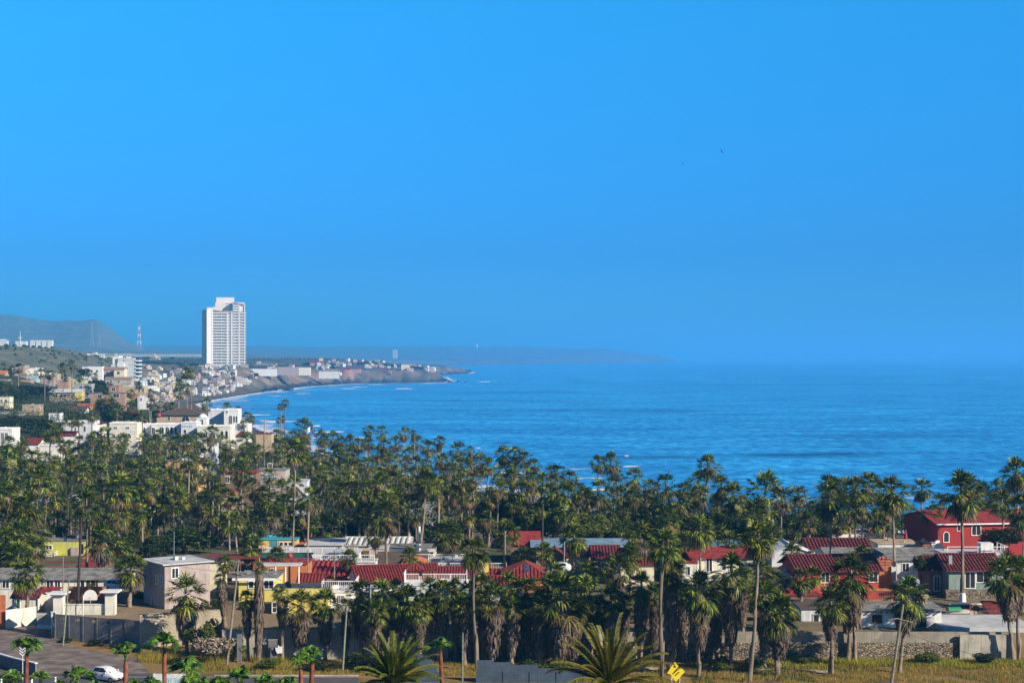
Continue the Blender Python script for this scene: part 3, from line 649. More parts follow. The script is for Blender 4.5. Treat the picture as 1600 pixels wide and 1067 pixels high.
def house(name, label, x0, x1, yt, yb, D, dep, wm, roof=('flat', M_GROOF), wins=(), rot=0, cat='house', group=None, chim=(), ribs=0, side=(), found=3.0, dish=(), trim=None, fascia=None):
    """a building whose front wall spans columns x0..x1 and rows yt..yb at distance D"""
    w = (x1 - x0) * D / F; h = (yb - yt) * D / F; zb = zat(yb, D); xc = xat((x0 + x1) / 2, D)
    root = thing(name, label, cat, (xc, D, zb), R(rot), group); root['w'] = w; root['h'] = h
    del root['w'], root['h']
    W = w / 2; kind, rm = roof[0], roof[1]; rise = roof[2] if len(roof) > 2 else 1.2; ov = roof[3] if len(roof) > 3 else .35
    b = MB(); b.box(-W, W, 0, dep, -found, h); r = MB()
    if kind == 'flat':
        r.box(-W - ov*.4, W + ov*.4, -ov*.4, dep + ov*.4, h, h + .16)
        ph = rise if len(roof) > 2 else 0
        if ph:
            for q in ((-W, W, 0, .18), (-W, W, dep - .18, dep), (-W, -W + .18, .18, dep - .18), (W - .18, W, .18, dep - .18)): b.box(q[0], q[1], q[2], q[3], h + .16, h + .16 + ph)
        for k in range(3): cx, cy = random.uniform(-W*.8, W*.8), random.uniform(dep*.2, dep*.8); r.box(cx - .25, cx + .25, cy - .2, cy + .2, h + .161, h + .45 + .3 * random.random())
    elif kind == 'shed':      # rises to the back
        roof_plane(r, [(-W - ov, -ov, h + .05 - ov*rise/dep), (W + ov, -ov, h + .05 - ov*rise/dep), (W + ov, dep + ov, h + rise + ov*rise/dep), (-W - ov, dep + ov, h + rise + ov*rise/dep)], ribs)
        b.add([(-W, 0, h), (-W, dep, h), (-W, dep, h + rise), (W, 0, h), (W, dep, h), (W, dep, h + rise)], [(0, 1, 2), (3, 5, 4), (1, 4, 5, 2)])
    elif kind == 'gx':        # ridge runs left-right
        k = rise / (dep / 2); m = dep / 2
        roof_plane(r, [(-W - ov, -ov, h - ov*k), (W + ov, -ov, h - ov*k), (W + ov, m, h + rise), (-W - ov, m, h + rise)], ribs)
        roof_plane(r, [(W + ov, dep + ov, h - ov*k), (-W - ov, dep + ov, h - ov*k), (-W - ov, m + .001, h + rise), (W + ov, m + .001, h + rise)], ribs)
        for s in (-W, W): b.add([(s, 0, h), (s, dep, h), (s, m, h + rise - .14)], [(0, 1, 2) if s > 0 else (0, 2, 1)])
        r.tube([(-W - ov, m, h + rise + .03), (W + ov, m, h + rise + .03)], .13, k=6)
    elif kind == 'gy':        # gable faces the front
        k = rise / W
        roof_plane(r, [(-W - ov, dep + ov, h - ov*k), (-W - ov, -ov, h - ov*k), (0, -ov, h + rise), (0, dep + ov, h + rise)], ribs)
        roof_plane(r, [(W + ov, -ov, h - ov*k), (W + ov, dep + ov, h - ov*k), (0.001, dep + ov, h + rise), (0.001, -ov, h + rise)], ribs)
        for s in (0, dep): b.add([(-W, s, h), (W, s, h), (0, s, h + rise - .14)], [(0, 1, 2) if s == 0 else (0, 2, 1)])
        r.tube([(0, -ov, h + rise + .03), (0, dep + ov, h + rise + .03)], .13, k=6)
    elif kind == 'hip':
        e = W + ov; f = -ov; g = dep + ov; m = dep / 2; rl = max(0.05, W - dep / 2) if dep < w else .05; ms = 0 if dep < w else (dep - w) / 2
        A, B, C_, Dq = (-e, f, h), (e, f, h), (e, g, h), (-e, g, h)
        p, q = ((-rl, m, h + rise), (rl, m, h + rise)) if dep < w else ((0, W, h + rise), (0, dep - W, h + rise))
        if dep < w:
            roof_plane(r, [A, B, q, p], ribs); roof_plane(r, [B, C_, q], ribs); roof_plane(r, [C_, Dq, p, q], ribs); roof_plane(r, [Dq, A, p], ribs)
        else:
            roof_plane(r, [A, B, p], ribs); roof_plane(r, [B, C_, q, p], ribs); roof_plane(r, [C_, Dq, q], ribs); roof_plane(r, [Dq, A, p, q], ribs)
        for s, t_ in ((A, p), (B, q if dep < w else p), (C_, q), (Dq, p if dep < w else q), (p, q)): r.tube([s, t_], .12, k=5)
        r.box(-W, W, 0, dep, h - .02, h + .03)
    b.build('wall', wm, root); ro = r.build('roof', rm, root)
    if fascia and kind in ('flat', 'shed', 'gx'):
        m = MB(); m.box(-W - ov - .02, W + ov + .02, -ov - .09, -ov - .01, h - .25, h + .12); m.build('fascia', fascia, root)
    for wn in wins:
        a, t_, c, d_ = wn[:4]; kd = wn[4] if len(wn) > 4 else 'rect'; fr = wn[5] if len(wn) > 5 else trim; pn = wn[6] if len(wn) > 6 else None
        window(root, 'front', (a - x0) * D / F, (c - x0) * D / F, (yb - d_) * D / F, (yb - t_) * D / F, w, dep, fr, pn, kd)
    for wn in side:
        window(root, wn[0], wn[1], wn[2], wn[3], wn[4], w, dep, wn[6] if len(wn) > 6 else trim, None, wn[5] if len(wn) > 5 else 'rect')
    for cx, cw, ch, cm in chim:   # column, width m, height above roof base m
        X = (cx - (x0 + x1) / 2) * D / F; m = MB(); m.box(X - cw/2, X + cw/2, dep*.3, dep*.3 + cw*.8, h - .1, h + ch); m.box(X - cw/2 - .08, X + cw/2 + .08, dep*.3 - .08, dep*.3 + cw*.8 + .08, h + ch, h + ch + .12)
        m.build('chimney', cm, ro)
    return root
def hroof(o): return [c for c in o.children if c.name.startswith('roof')][0]
def railing(parent, path, mat=None, h=1.0, step=.28, slats=False, name='railing'):
    m = MB(); rail_mb(m, path, h, step, slats=slats); return m.build(name, mat or M_TRIM, parent)
def dims(x0, x1, yt, yb, D): return (x1 - x0) * D / F, (yb - yt) * D / F
def dish(px, py, D, r, label, ground=None, mat=None):
    z = zat(py, D); root = thing('satellite_dish', label, 'satellite dish', (xat(px, D), D, z - r - .5), R(-35))
    m = MB(); prof = [(.01 + r * i / 5, (i / 5) ** 2 * r * .3) for i in range(6)]; K = 14; vs = []
    for q, zz in prof:
        for j in range(K): vs.append((q * math.cos(j*2*math.pi/K), -zz - .1, r + .5 + q * math.sin(j*2*math.pi/K)))
    m.add(vs, [(i*K+j, i*K+(j+1) % K, (i+1)*K+(j+1) % K, (i+1)*K+j) for i in range(5) for j in range(K)])
    m.build('reflector', mat or M_LROOF, root); m = MB(); m.tube([(0, 0, 0), (0, .05, r + .45)], .05); m.tube([(0, -.1, .5), (0, -r*.9, r + .5)], .02); m.build('mast', M_GALV, root); return root
# ------------------------------------------------------------------ houses of the near terrace
T, DT = M_RTILE, M_DTILE
H = house
h = H('house', 'lime yellow house with a flat roof and a slatted balcony', 55, 133, 845, 886, 300, 8, M_LIME, ('flat', M_GROOF), [(72, 852, 81, 858, 'slide'), (127, 850, 130, 864, 'grid', M_DTRIM)], chim=[(116, 1.1, 1.5, M_PINK)])
m = MB(); m.box(-6.6, -.5, -2.4, -.01, 1.2, 1.7, 0); m.box(-6.4, -.7, -2.2, -.02, -.5, 1.19, 1); bal = m.build('balcony', [M_TERRA, M_LIME], h); railing(bal, [(-6.5, 0, 1.7), (-6.5, -2.3, 1.7), (-.6, -2.3, 1.7), (-.6, 0, 1.7)], M_TRIM, 1.2, slats=True)
m = MB(); m.box(2.0, 3.3, -.45, -.01, -1, 3.6); m.build('stone_pillar', M_PINK, h)
H('house', 'dark house with a dark red tile roof just below the slatted balcony', 66, 122, 893, 908, 286, 7, M_BROWNW, ('gx', DT, 1.2, .4), ribs=.55)
H('shed', 'small teal shed right of the lime yellow house', 129, 157, 873, 890, 294, 4, M_AQUA, ('flat', M_TERRA), cat='shed')
H('house', 'low brown house with a red tiled eave right of the dark red tile roof', 123, 160, 886, 902, 280, 6, M_BROWNW, ('shed', T, .6, .3), ribs=.5)
h = H('long_house', 'long cream house with a grey shingle roof and car port', -14, 191, 903, 928, 254, 9, wall('ivory_stucco', (.74, .72, .62)), ('gx', M_GROOF, .9, .5), [(4, 908, 14, 918, 'slide'), (34, 908, 44, 918, 'slide'), (73, 907, 83, 918, 'slide'), (86, 907, 94, 917, 'slide'), (126, 906, 132, 916), (142, 905, 149, 915, 'rect', M_OCHRE)], cat='house')
m = MB(); m.box(4.6, 6.3, -.06, -.01, -.1, 2.1); m.build('garage_opening', M_DTRIM, h)
H('gatehouse', 'small white gatehouse with a ribbed dark red roof at the street gate', 19, 59, 932, 964, 246, 3.4, wall('ivory_stucco', (0, 0, 0)), ('gx', DT, .6, .3), [(26, 936, 31, 950, 'rect', M_TRIM, M_GREENR)], ribs=.5, cat='gatehouse')
H('gatehouse', 'square white hut with a flat red roof behind the gatehouse', 58, 87, 923, 961, 250, 3.2, M_WHITE, ('flat', M_RROOF, .0, .5), cat='hut')
def slabwall(name, label, pts, h, mat, t=.3, cap=None, cat='wall', g=None, top=None, found=1.2, capmat=None):
    """wall along pixel/distance points [(px, D), ...], height h above the ground level g"""
    P = [(xat(a, b), b) for a, b in pts]; ox, oy = P[0]; g = 8.0 if g is None else g
    root = thing(name, label, cat, (ox, oy, g)); m = MB(); c = MB()
    for (x0, y0), (x1, y1) in zip(P, P[1:]):
        d = Vector((x1 - x0, y1 - y0, 0)).normalized(); n = Vector((-d.y, d.x, 0)) * t
        a = Vector((x0 - ox, y0 - oy, 0)); b = Vector((x1 - ox, y1 - oy, 0))
        def pr(mb, a, b, n, z0, z1): mb.add([a + Vector((0,0,z0)), b + Vector((0,0,z0)), b + n + Vector((0,0,z0)), a + n + Vector((0,0,z0)), a + Vector((0,0,z1)), b + Vector((0,0,z1)), b + n + Vector((0,0,z1)), a + n + Vector((0,0,z1))], [(0,3,2,1),(4,5,6,7),(0,1,5,4),(1,2,6,5),(2,3,7,6),(3,0,4,7)])
        pr(m, a, b, n, -found, h)
        if cap: pr(c, a - n * .25 - d * .05, b - n * .25 + d * .05, n * 1.5, h + .001, h + cap)
    m.build('wall', mat, root)
    if cap: c.build('coping', capmat or mat, root)
    return root
slabwall('garden_wall', 'terracotta garden wall behind the white gate pillars', [(106, 244), (166, 244)], 5.2, M_TERRA, g=8)
slabwall('garden_wall', 'rust red wall stub beside the small white gatehouse', [(-14, 238), (8, 238)], 4.8, M_TERRA, g=8)
IV = MATS['ivory_stucco']
for a, b, yt, lab in ((83, 98, 928, 'white gate pillar with a wide cap beside the wooden pole'), (164, 179, 925, 'white gate pillar with a wide cap beside the grey two storey house')):
    D = 231; rt = thing('gate_pillar', lab, 'gate pillar', (xat((a + b) / 2, D), D, 10)); w = (b - a) * D / F / 2; zt = zat(yt, D) - 10
    m = MB(); m.box(-w, w, 0, 2*w, -1, zt); m.build('shaft', IV, rt); m = MB(); m.box(-w - .6, w + .6, -.6, 2*w + .6, zt, zt + .2); m.box(-w - .3, w + .3, -.3, 2*w + .3, zt - .2, zt - .001); m.build('cap', M_TRIM, rt)
slabwall('low_wall', 'cream wall between the two white gate pillars', [(98.5, 231.4), (163.5, 231.4)], 2.2, IV, g=10.2, cap=.12)
rt = thing('basketball_hoop', 'white rounded backboard standing behind the cream gate wall', 'basketball hoop', (xat(141, 236), 236, 11))
m = MB(); a = [(1.0 * math.cos(R(t)), 0, zat(933, 236) - 11 + 1.1 * math.sin(R(t))) for t in range(-20, 201, 20)]; n = len(a)
m.add(a + [(x, .06, z) for x, y, z in a], [tuple(range(n)), tuple(range(2*n-1, n-1, -1))] + [(i, (i+1) % n, (i+1) % n + n, i + n) for i in range(n)]); m.build('backboard', M_TRIM, rt)
m = MB(); m.tube([(0, .1, -.5), (0, .1, 2.2)], .06); m.build('post', M_GALV, rt); m = MB(); m.tube([(.23 * math.cos(t), -.25 + .23 * math.sin(t), 1.75) for t in np.linspace(0, 6.28, 13)], .015, k=4); m.build('rim', M_TERRA, rt)
# street gate: cream sheet panels, then white bars
rt = slabwall('sliding_gate', 'cream sheet metal sliding gate at the end of the side street', [(9, 237.5), (57, 241)], 2.6, IV, .08, .06, 'gate', g=8.1, found=0)
rt = thing('picket_gate', 'white barred gate between the sheet metal gate and the dark block wall', 'gate', (xat(58, 237.5), 237.5, 8.1), R(-8))
m = MB(); wd = 23 * 237 / F
for i in range(15): m.tube([(wd * i / 14, 0, .6), (wd * i / 14, 0, 2.3)], .035, k=4)
m.box(0, wd, -.03, .03, 2.0, 2.1); m.box(0, wd, -.05, .05, 0, .6); m.build('bars', M_TRIM, rt)
rt = thing('gate_post', 'bluish white concrete post at the left end of the dark block wall', 'post', (xat(83, 231), 231, 8)); m = MB(); m.box(-.28, .28, 0, .5, -.5, 3.4); m.box(-.34, .34, -.06, .56, 3.4, 3.55); m.build('post', M_WHITE2, rt)
# dark block wall with five openings
x0, D0, x1, D1 = xat(86, 229), 229, xat(218, 223), 223; L = math.hypot(x1 - x0, D1 - D0)
rt = thing('block_wall', 'dark grey block wall with a row of five small openings near its top', 'wall', (x0, D0, 8), math.atan2(D1 - D0, x1 - x0))
m = MB(); m.box(0, L, 0, .22, -1, 2.75); m.box(0, L, 0, .22, 3.15, 3.5); cur = 0
for k in range(5):
    c = L * (.058 + .185 * k + .03); m.box(cur, c - .36, 0, .22, 2.751, 3.149); cur = c + .36
m.box(cur, L, 0, .22, 2.751, 3.149)
for k in range(7): c = L * k / 6; m.box(c - .12, c + .12, -.05, -.002, -1, 3.48)
m.build('blockwork', M_BLOCK, rt)
slabwall('beige_wall', 'sunlit beige block wall behind the red trunked young palms', [(218.3, 222.8), (346, 226.8)], 4.4, M_BLOCKL, g=8, cap=.06)
slabwall('retaining_wall', 'pale concrete wall below the bright yellow house', [(347, 214.2), (560, 214), (700, 213.8)], 3.7, M_CONCL, g=8, cap=.06)
rt = slabwall('retaining_wall', 'long stone and concrete retaining wall behind the dry grass strip', [(700.5, 213.8), (1584, 213.6)], 2.2, M_STONE, .5, g=8)
m = MB(); X1 = xat(1584, 213.6) - xat(700.5, 213.8); m.box(.003, X1 - .003, .05, .45, 2.201, 3.55); m.build('concrete_top', M_CONC, rt)
slabwall('end_wall', 'lighter plain concrete end of the retaining wall beside the twin trunk palm', [(1500, 213.1), (1583, 213.1)], 3.3, M_CONCL, .4, g=8)
rt = thing('blue_wall', 'broken blue grey block wall with a stepped top among the skirted palms', 'wall', (xat(745, 199), 199, 8)); m = MB()
for a, b, y in ((745, 771.8, 1031), (772, 799.8, 1034.5), (800, 839.8, 1038.5), (840, 879.8, 1044), (880, 922, 1049)): m.box((a - 745) * 199 / F, (b - 745) * 199 / F, 0, .2, -1, zat(y, 199) - 8)
for k in range(5): m.box(3.2 * k - .1, 3.2 * k + .1, -.08, -.002, -1, 1.3)
m.build('blockwork', M_BLOCKB, rt)
rt = thing('blue_wall', 'short collapsed piece of blue grey block wall left of the red trunk palm', 'wall', (xat(652, 199), 199, 8)); m = MB()
for k, y in enumerate((1021, 1024, 1030, 1040, 1050)): m.box(k * .6, k * .6 + .59, 0, .2, -1, zat(y, 199) - 8)
m.build('blockwork', M_BLOCKB, rt)

h = H('two_storey_house', 'grey two storey house with a flat pale roof, one face lit pinkish', 255, 331, 880, 962, 238, 7.6, M_PINK, ('flat', M_LROOF, .0, 1.2), [(267, 886, 277, 901, 'rect'), (292, 905, 296, 912)], rot=35, side=[('left', 4.6, 5.3, 4.6, 5.8), ('left', 6.3, 6.8, 4.5, 5.9), ('left', 2.6, 2.85, 1.2, 2.2), ('left', 4.0, 4.25, 1.2, 2.2)], cat='house')
H('house', 'yellow annex with a brown porch roof beside the grey two storey house', 321, 346, 879, 912, 252, 5, M_CREAM, ('flat', M_BRROOF, .0, .5))
rt = thing('porch', 'brown red porch roof on posts right of the grey two storey house', 'porch', (xat(322, 258), 258, 11)); m = MB(); zt = zat(873, 258) - 11
m.box(0, 8, 0, 5, zt, zt + .2); m.build('roof', M_RTILE, rt)
for x in (.3, 2.8, 5.3, 7.7): m = MB(); m.tube([(x, .3, -1), (x, .3, zt)], .09, k=4); m.build('post', M_BTRIM, rt)
railing(rt, [(0.2, -.3, 0), (7.8, -.3, 0)], M_BTRIM, 1.0, .5)
H('house', 'olive yellow house with a white roof edge in front of the round dark hedge trees', 323, 369, 860, 875, 318, 7, M_LIME, ('flat', M_TRIM, .0, .5))
H('house', 'pale yellow house with a grey roof behind the shaggy dead palm', 373, 431, 903, 942, 243, 8, M_YELLOW, ('flat', M_GROOF, .0, .8), [(389, 908, 396, 918), (413, 905, 427, 919, 'slide')], side=[('right', 1, 3, 1, 2.4)], fascia=M_TRIM)
h = H('house', 'bright yellow house with a deep fascia and a large dark window', 425, 512, 922, 958, 232, 6, M_YELLOW, ('flat', M_DROOF, .0, .2), [(426, 941, 450, 956, 'grid')])
m = MB(); m.box(-2.9, 3.95, -.5, -.003, 2.4, 3.5); m.build('fascia', M_YELLOW, h)
h = H('house', 'white glazed house under a white railed deck right of the bright yellow house', 511, 549, 925, 958, 234, 6, M_WHITE, ('flat', M_TRIM), [(516, 930, 524, 944, 'grid'), (527, 930, 537, 955, 'grid')])
railing(h, [(-2.4, 0, 3.13), (2.2, 0, 3.13), (2.2, 5.6, 3.13)], h=1.4)
h = H('house', 'orange slatted house behind a white pergola', 396, 479, 882, 912, 258, 7, M_ORANGE, ('flat', M_RROOF, .0, .4), [(410, 888, 414, 905), (423, 888, 427, 905)])
rt = thing('pergola', 'white pergola on slim posts in front of the orange slatted house', 'pergola', (xat(398, 250), 250, 11)); m = MB(); zt = zat(884, 250) - 11
m.box(0, 6.9, 0, 2.6, zt, zt + .22); m.build('roof', M_LROOF, rt)
for x in (3.1, 4.6, 6.6): m = MB(); m.tube([(x, .2, -.5), (x, .2, zt)], .11, k=6); m.build('post', M_TRIM, rt)
railing(rt, [(0, .0, .6), (7.4, .0, .6)], h=1.0)
H('house', 'flat house under a dark green canvas roof below the long white balustrade', 395, 478, 877, 888, 276, 8, M_RED, ('shed', M_GREENR, .5, .3))
h = H('house', 'cream house with turquoise roof edge and a tall turquoise window', 404, 464, 843, 862, 318, 7, M_OCHRE, ('flat', M_TEAL, .0, .5), [(437, 847, 442, 852), (444, 847, 449, 852), (451, 847, 456, 852), (423, 839, 433, 857, 'grid', M_TEAL, M_GLASSL)])
H('house', 'low building with a terracotta flat roof beside the turquoise edged house', 464, 500, 853, 862, 316, 10, M_TERRA, ('flat', M_TERRA))
h = H('terrace_house', 'white building topped by the longest white balustrade', 410, 560, 866, 884, 290, 8, M_WHITE, ('flat', M_LROOF), [(527, 867, 530, 876), (533, 867, 536, 876)])
railing(h, [(-8.3, 0, 2.05), (8.3, 0, 2.05)], h=1.15, step=.34)
h = H('terrace_house', 'white building with a balustrade stepping down beside the wooden pole', 480, 586, 879, 892, 274, 5, M_WHITE, ('flat', M_LROOF))
railing(h, [(-5.5, 0, 1.5), (5.5, 0, 1.5)], h=1.15, step=.34)
H('house', 'long low building with a pale ribbed metal roof', 535, 640, 851, 864, 312, 12, M_TAN, ('gx', M_LROOF, .7, .4), ribs=1.0)
H('house', 'small shed roofed with grey sheets behind the white balustrade', 478, 534, 851, 862, 306, 8, M_GREYW, ('shed', M_LROOF, .4, .3))
h = H('house', 'long pale yellow house with a broad white roof edge', 604, 679, 858, 872, 298, 8, M_CREAM, ('flat', M_GROOF), [(629, 862, 639, 867, 'grid'), (651, 862, 661, 867, 'grid'), (672, 862, 677, 867)])
m = MB(); m.box(-4.7, 4.4, -.25, -.003, 1.15, 1.75); m.build('fascia', M_TRIM, h)
H('house', 'pale pinkish block house beside two bare palm trunks', 577, 605, 857, 878, 294, 6, wall('rose_grey_stucco', (.5, .43, .40)), ('flat', M_LROOF))
h = H('house', 'brown gabled house in front of the long pale yellow house', 587, 664, 882, 893, 280, 10, M_BROWNW, ('gx', M_BRROOF, 1.5, .4))
H('house', 'small wooden gable with a terracotta roof joined to the brown roof', 630, 663, 878, 892, 276, 5, M_TERRA, ('gy', M_TERRA, .7, .3))
h = H('terrace_house', 'white balustraded terrace right of the brown gable', 650, 726, 877, 890, 284, 6, M_WHITE, ('flat', M_LROOF)); railing(h, [(-4.1, 0, 1.5), (4.1, 0, 1.5)], h=1.15, step=.3)
rt = thing('picket_fence', 'white picket fence framed by brown posts above the red tile roofs', 'fence', (xat(678, 272), 272, zat(893, 272))); railing(rt, [(0, 0, 0), (11.5, 0, 0)], M_TRIM, 1.4, .3, name='pickets')
for i in range(6): m = MB(); m.box(i * 2.3 - .1, i * 2.3 + .1, -.15, -.1, -2, 1.8); m.build('post', M_BTRIM, rt)
H('house', 'low dark house with a smooth deep red roof in front of the balustrades', 466, 542, 898, 910, 263, 8, M_BROWNW, ('shed', M_RROOF, 1.2, .5), ribs=.8)
H('house', 'small house with a ribbed red roof tucked behind the white railed deck', 466, 502, 907, 915, 252, 4, M_WHITE2, ('gx', T, .8, .3), ribs=.5)
h = H('tiled_house', 'pale blue gabled house under the longest ribbed red tile roof', 560, 690, 905, 922, 254, 9.5, M_WHITE2, ('gx', T, 1.7, .5), rot=14, ribs=.45, side=[('left', 2, 2.8, .3, 1.4), ('left', 4.2, 5, .4, 1.7), ('left', 7, 7.8, -.2, 1)])
m = MB(); m.box(-3.2, -2.4, 2.2, 2.9, .9, 1.35); m.build('skylight', M_TRIM, hroof(h))
H('cupola', 'small hipped red tile cupola rising from the long tile roof', 637, 658, 890, 898, 257, 2.1, M_GREYW, ('hip', T, .8, .4), ribs=.5, found=2, cat='cupola')
H('tiled_house', 'house with a low red tile roof behind the white deck', 664, 742, 899, 912, 256, 6, M_WHITE2, ('gx', T, 1.0, .3), ribs=.45)
H('tiled_house', 'orange house with a red tile roof and a square yellow chimney', 738, 786, 904, 922, 258, 8, M_ORANGE, ('gx', T, 1.0, .3), chim=[(757, 1.2, 1.9, M_YELLOW)], ribs=.6)
h = H('deck_house', 'white house carrying the large white railed deck', 630, 729, 914, 945, 243, 5, wall('mint_white_stucco', (.62, .72, .66)), ('flat', M_TRIM, .0, .4), [(638, 920, 645, 932), (683, 919, 692, 930, 'rect', M_TRIM, M_GREENR)])
railing(h, [(-4.55, 4.6, 3.05), (-4.55, -.1, 3.05), (4.55, -.1, 3.05), (4.55, 4.6, 3.05)], h=1.5, step=.24)
h = H('house', 'pale aqua house below the deck among the palms', 700, 752, 921, 945, 240, 4, M_AQUA, ('flat', M_LROOF))
H('tiled_house', 'orange house with a red hipped tile roof in the middle of the terrace', 787, 855, 902, 928, 252, 9, M_ORANGE, ('hip', T, 1.9, .45), ribs=.55, chim=[])
H('tiled_house', 'white house under a low ribbed red roof in front of the hipped roof', 766, 816, 912, 938, 244, 4.5, M_WHITE, ('gx', T, .9, .3), ribs=.5)
H('house', 'dark brown house with a magenta red roof beside the tall black pole', 798, 842, 849, 890, 288, 10, M_BROWNW, ('gx', M_RROOF, 1.5, .4), [(818, 858, 821, 868)])
h = H('long_house', 'long tan shed under a blue grey metal roof', 838, 976, 853, 884, 282, 9, M_TAN, ('shed', M_BLROOF, .25, 1.0), [(905, 866, 914, 876)])
H('house', 'tiny red gable beside the pole under the blue grey roof', 852, 884, 869, 890, 271, 5, M_BROWNW, ('gy', T, 1.2, .3), [(862, 874, 868, 882)])
H('house', 'low shed with a sloping red roof between two small gables', 885, 921, 869, 890, 272, 5, M_CREAM, ('shed', T, .8, .3))
H('house', 'dark red roofed gable house with a dim window', 926, 968, 870, 897, 267, 8, M_BROWNW, ('gx', DT, 1.4, .4), [(940, 878, 948, 890)], ribs=.5)
H('house', 'cream cottage with a steep red gable behind the fan palms', 970, 1022, 879, 908, 260, 7, M_CREAM, ('gx', T, 1.9, .4), ribs=.5)
h = H('house', 'cream house with a flat bright red roof and tall windows', 1082, 1178, 869, 908, 266, 9, wall('ivory_stucco', (0, 0, 0)), ('gx', M_RROOF, .9, .6), [(1103, 872, 1112, 892, 'slide'), (1128, 874, 1134, 890), (1140, 872, 1146, 892)], rot=6, side=[('left', 2, 3, .5, 2)])
H('house', 'low cream wing with a small window beside the bright red roofed house', 1066, 1090, 880, 906, 262, 5, IV, ('flat', M_RROOF, .0, .3), [(1074, 885, 1078, 898)])
rt = thing('windbreak', 'glass windbreak with dark posts on a roof deck', 'windbreak', (xat(1110, 284), 284, zat(858, 284))); m = MB(); m.box(0, 5.4, 0, .04, .1, 1.7); m.build('glass', M_GLASSL, rt)
m = MB()
for x in np.linspace(0, 5.4, 5): m.tube([(x, -.05, -1), (x, -.05, 1.8)], .06, k=4)
m.build('posts', M_DTRIM, rt); m = MB(); m.box(-.5, 6, -.5, 5, -1.2, -.2); m.build('deck', M_GROOF, rt)

# right-hand group
H('tiled_house', 'red hipped tile roof house with a square pale yellow chimney', 1210, 1306, 857, 874, 300, 12, M_CREAM, ('hip', T, 1.9, .5), ribs=.6, chim=[(1253, 1.1, 2.7, wall('pale_yellow_stucco', (.72, .68, .35)))])
H('house', 'white gabled house with a broad low gable below the yellow chimney', 1206, 1268, 862, 874, 284, 9, M_WHITE2, ('gy', M_TRIM, 1.1, .3), [(1226, 857, 1250, 861)])
H('tiled_house', 'long dark red tile roof house right of the yellow chimney', 1264, 1360, 857, 870, 290, 9, M_CREAM, ('gx', DT, 1.3, .4), [(1276, 861, 1282, 867), (1290, 861, 1296, 867)], ribs=.6)
h = H('house', 'broad grey roofed house behind the palm trunks', 1300, 1482, 873, 900, 270, 15, M_WHITE2, ('gx', M_GROOF, .9, .5), [(1385, 880, 1392, 890), (1410, 880, 1420, 892)])
H('house', 'grey gable roofed porch in front of the broad grey roof', 1362, 1400, 877, 908, 259, 8, M_WHITE2, ('gy', M_GROOF, 1.1, .5), [(1370, 886, 1380, 900, 'rect', M_TRIM)])
H('house', 'white parapet walled roof terrace left of the slate roofs', 1303, 1352, 845, 855, 312, 6, M_WHITE, ('flat', M_LROOF, .5))
rt = thing('roof_railing', 'white bent stair railing between two white roof boxes', 'railing', (xat(1354, 300), 300, zat(857, 300))); railing(rt, [(0, 0, 0), (2.2, 0, 0), (3.6, 0, 1)], h=1.0)
H('roof_box', 'long white flat roofed box on the grey roofs', 1372, 1436, 850, 862, 290, 7, M_WHITE, ('flat', M_TAN))
H('roof_box', 'small brick box with a wire top on the grey roofs', 1436.5, 1455, 849, 860, 286, 3, M_BRICKW, ('flat', M_DTRIM))
H('roof_box', 'small white box beside the brick box on the grey roofs', 1456, 1471, 851, 862, 286, 3, M_WHITE, ('flat', M_TRIM))
H('house', 'dark slate roofed house at the edge of the sea behind the white parapet', 1325, 1392, 842, 852, 335, 9, M_DROOF, ('hip', M_DROOF, 1.4, .6), chim=[(1366, 1.0, 2.2, M_TERRA)])
H('house', 'low slate roofed house beside a terracotta chimney near the water', 1300, 1345, 845, 853, 345, 9, M_DROOF, ('hip', M_DROOF, 1.2, .5), chim=[(1336, 1.0, 2.6, M_TERRA)])
rt = thing('parasol', 'closed red parasol in front of the dark gable of the big red house', 'parasol', (xat(1415, 287), 287, zat(848, 287))); m = MB(); m.lathe([(.02, 2.4), (.13, 2.2), (.28, 1.3), (.33, .7), (.1, .68)], 10); m.build('canopy', M_RED, rt); m = MB(); m.tube([(0, 0, -.5), (0, 0, .7)], .04); m.build('pole', M_GALV, rt)
h = H('red_house', 'vermilion house with a dark red tile roof, white windows and red deck', 1246, 1374, 889, 936, 246, 10, M_RED2, ('gx', DT, 1.6, .7), [(1283, 892, 1295, 909, 'slide'), (1359, 892, 1372, 909, 'slide')], ribs=.5, side=[('left', 3, 3.8, 1, 3), ('left', 6, 6.8, 1, 3)], rot=4)
m = MB(); m.tube([(-5.0, -1.2, -.5), (-5.0, -1.2, 3.9)], .14, k=6); m.build('post', M_TAN, h)
m = MB(); m.box(-7.8, -2.0, -3.6, -.05, .35, .7); dk = m.build('deck', M_RED2, h); railing(dk, [(-7.7, -.1, .7), (-7.7, -3.5, .7), (-2.1, -3.5, .7)], M_RED2, 1.1, .3)
H('shed', 'low dark building with a flat red roof below the red deck', 1225, 1282, 931, 948, 236, 4, M_BROWNW, ('flat', M_RROOF, .0, .3), cat='shed')
H('hut', 'pale aqua hut with a tiny dark window left of the vermilion house', 1219, 1243, 898, 926, 250, 3, M_AQUA, ('flat', M_TRIM), [(1232, 907, 1237, 913)], cat='hut')
H('hut', 'orange wall block behind the vermilion house', 1374, 1393, 878, 905, 255, 3, M_ORANGE, ('flat', M_TERRA), cat='hut')
rt = thing('low_railing', 'orange red railing above the white flat roofed house', 'railing', (xat(1346, 232), 232, zat(938, 232))); railing(rt, [(0, 0, .2), (4.4, 0, .2)], M_RED2, 1.1, .25); m = MB(); m.box(0, 4.4, -.1, .1, -1, .2); m.box(0, 4.4, -.12, .12, 1.35, 1.7); m.build('beam', M_ORANGE, rt)
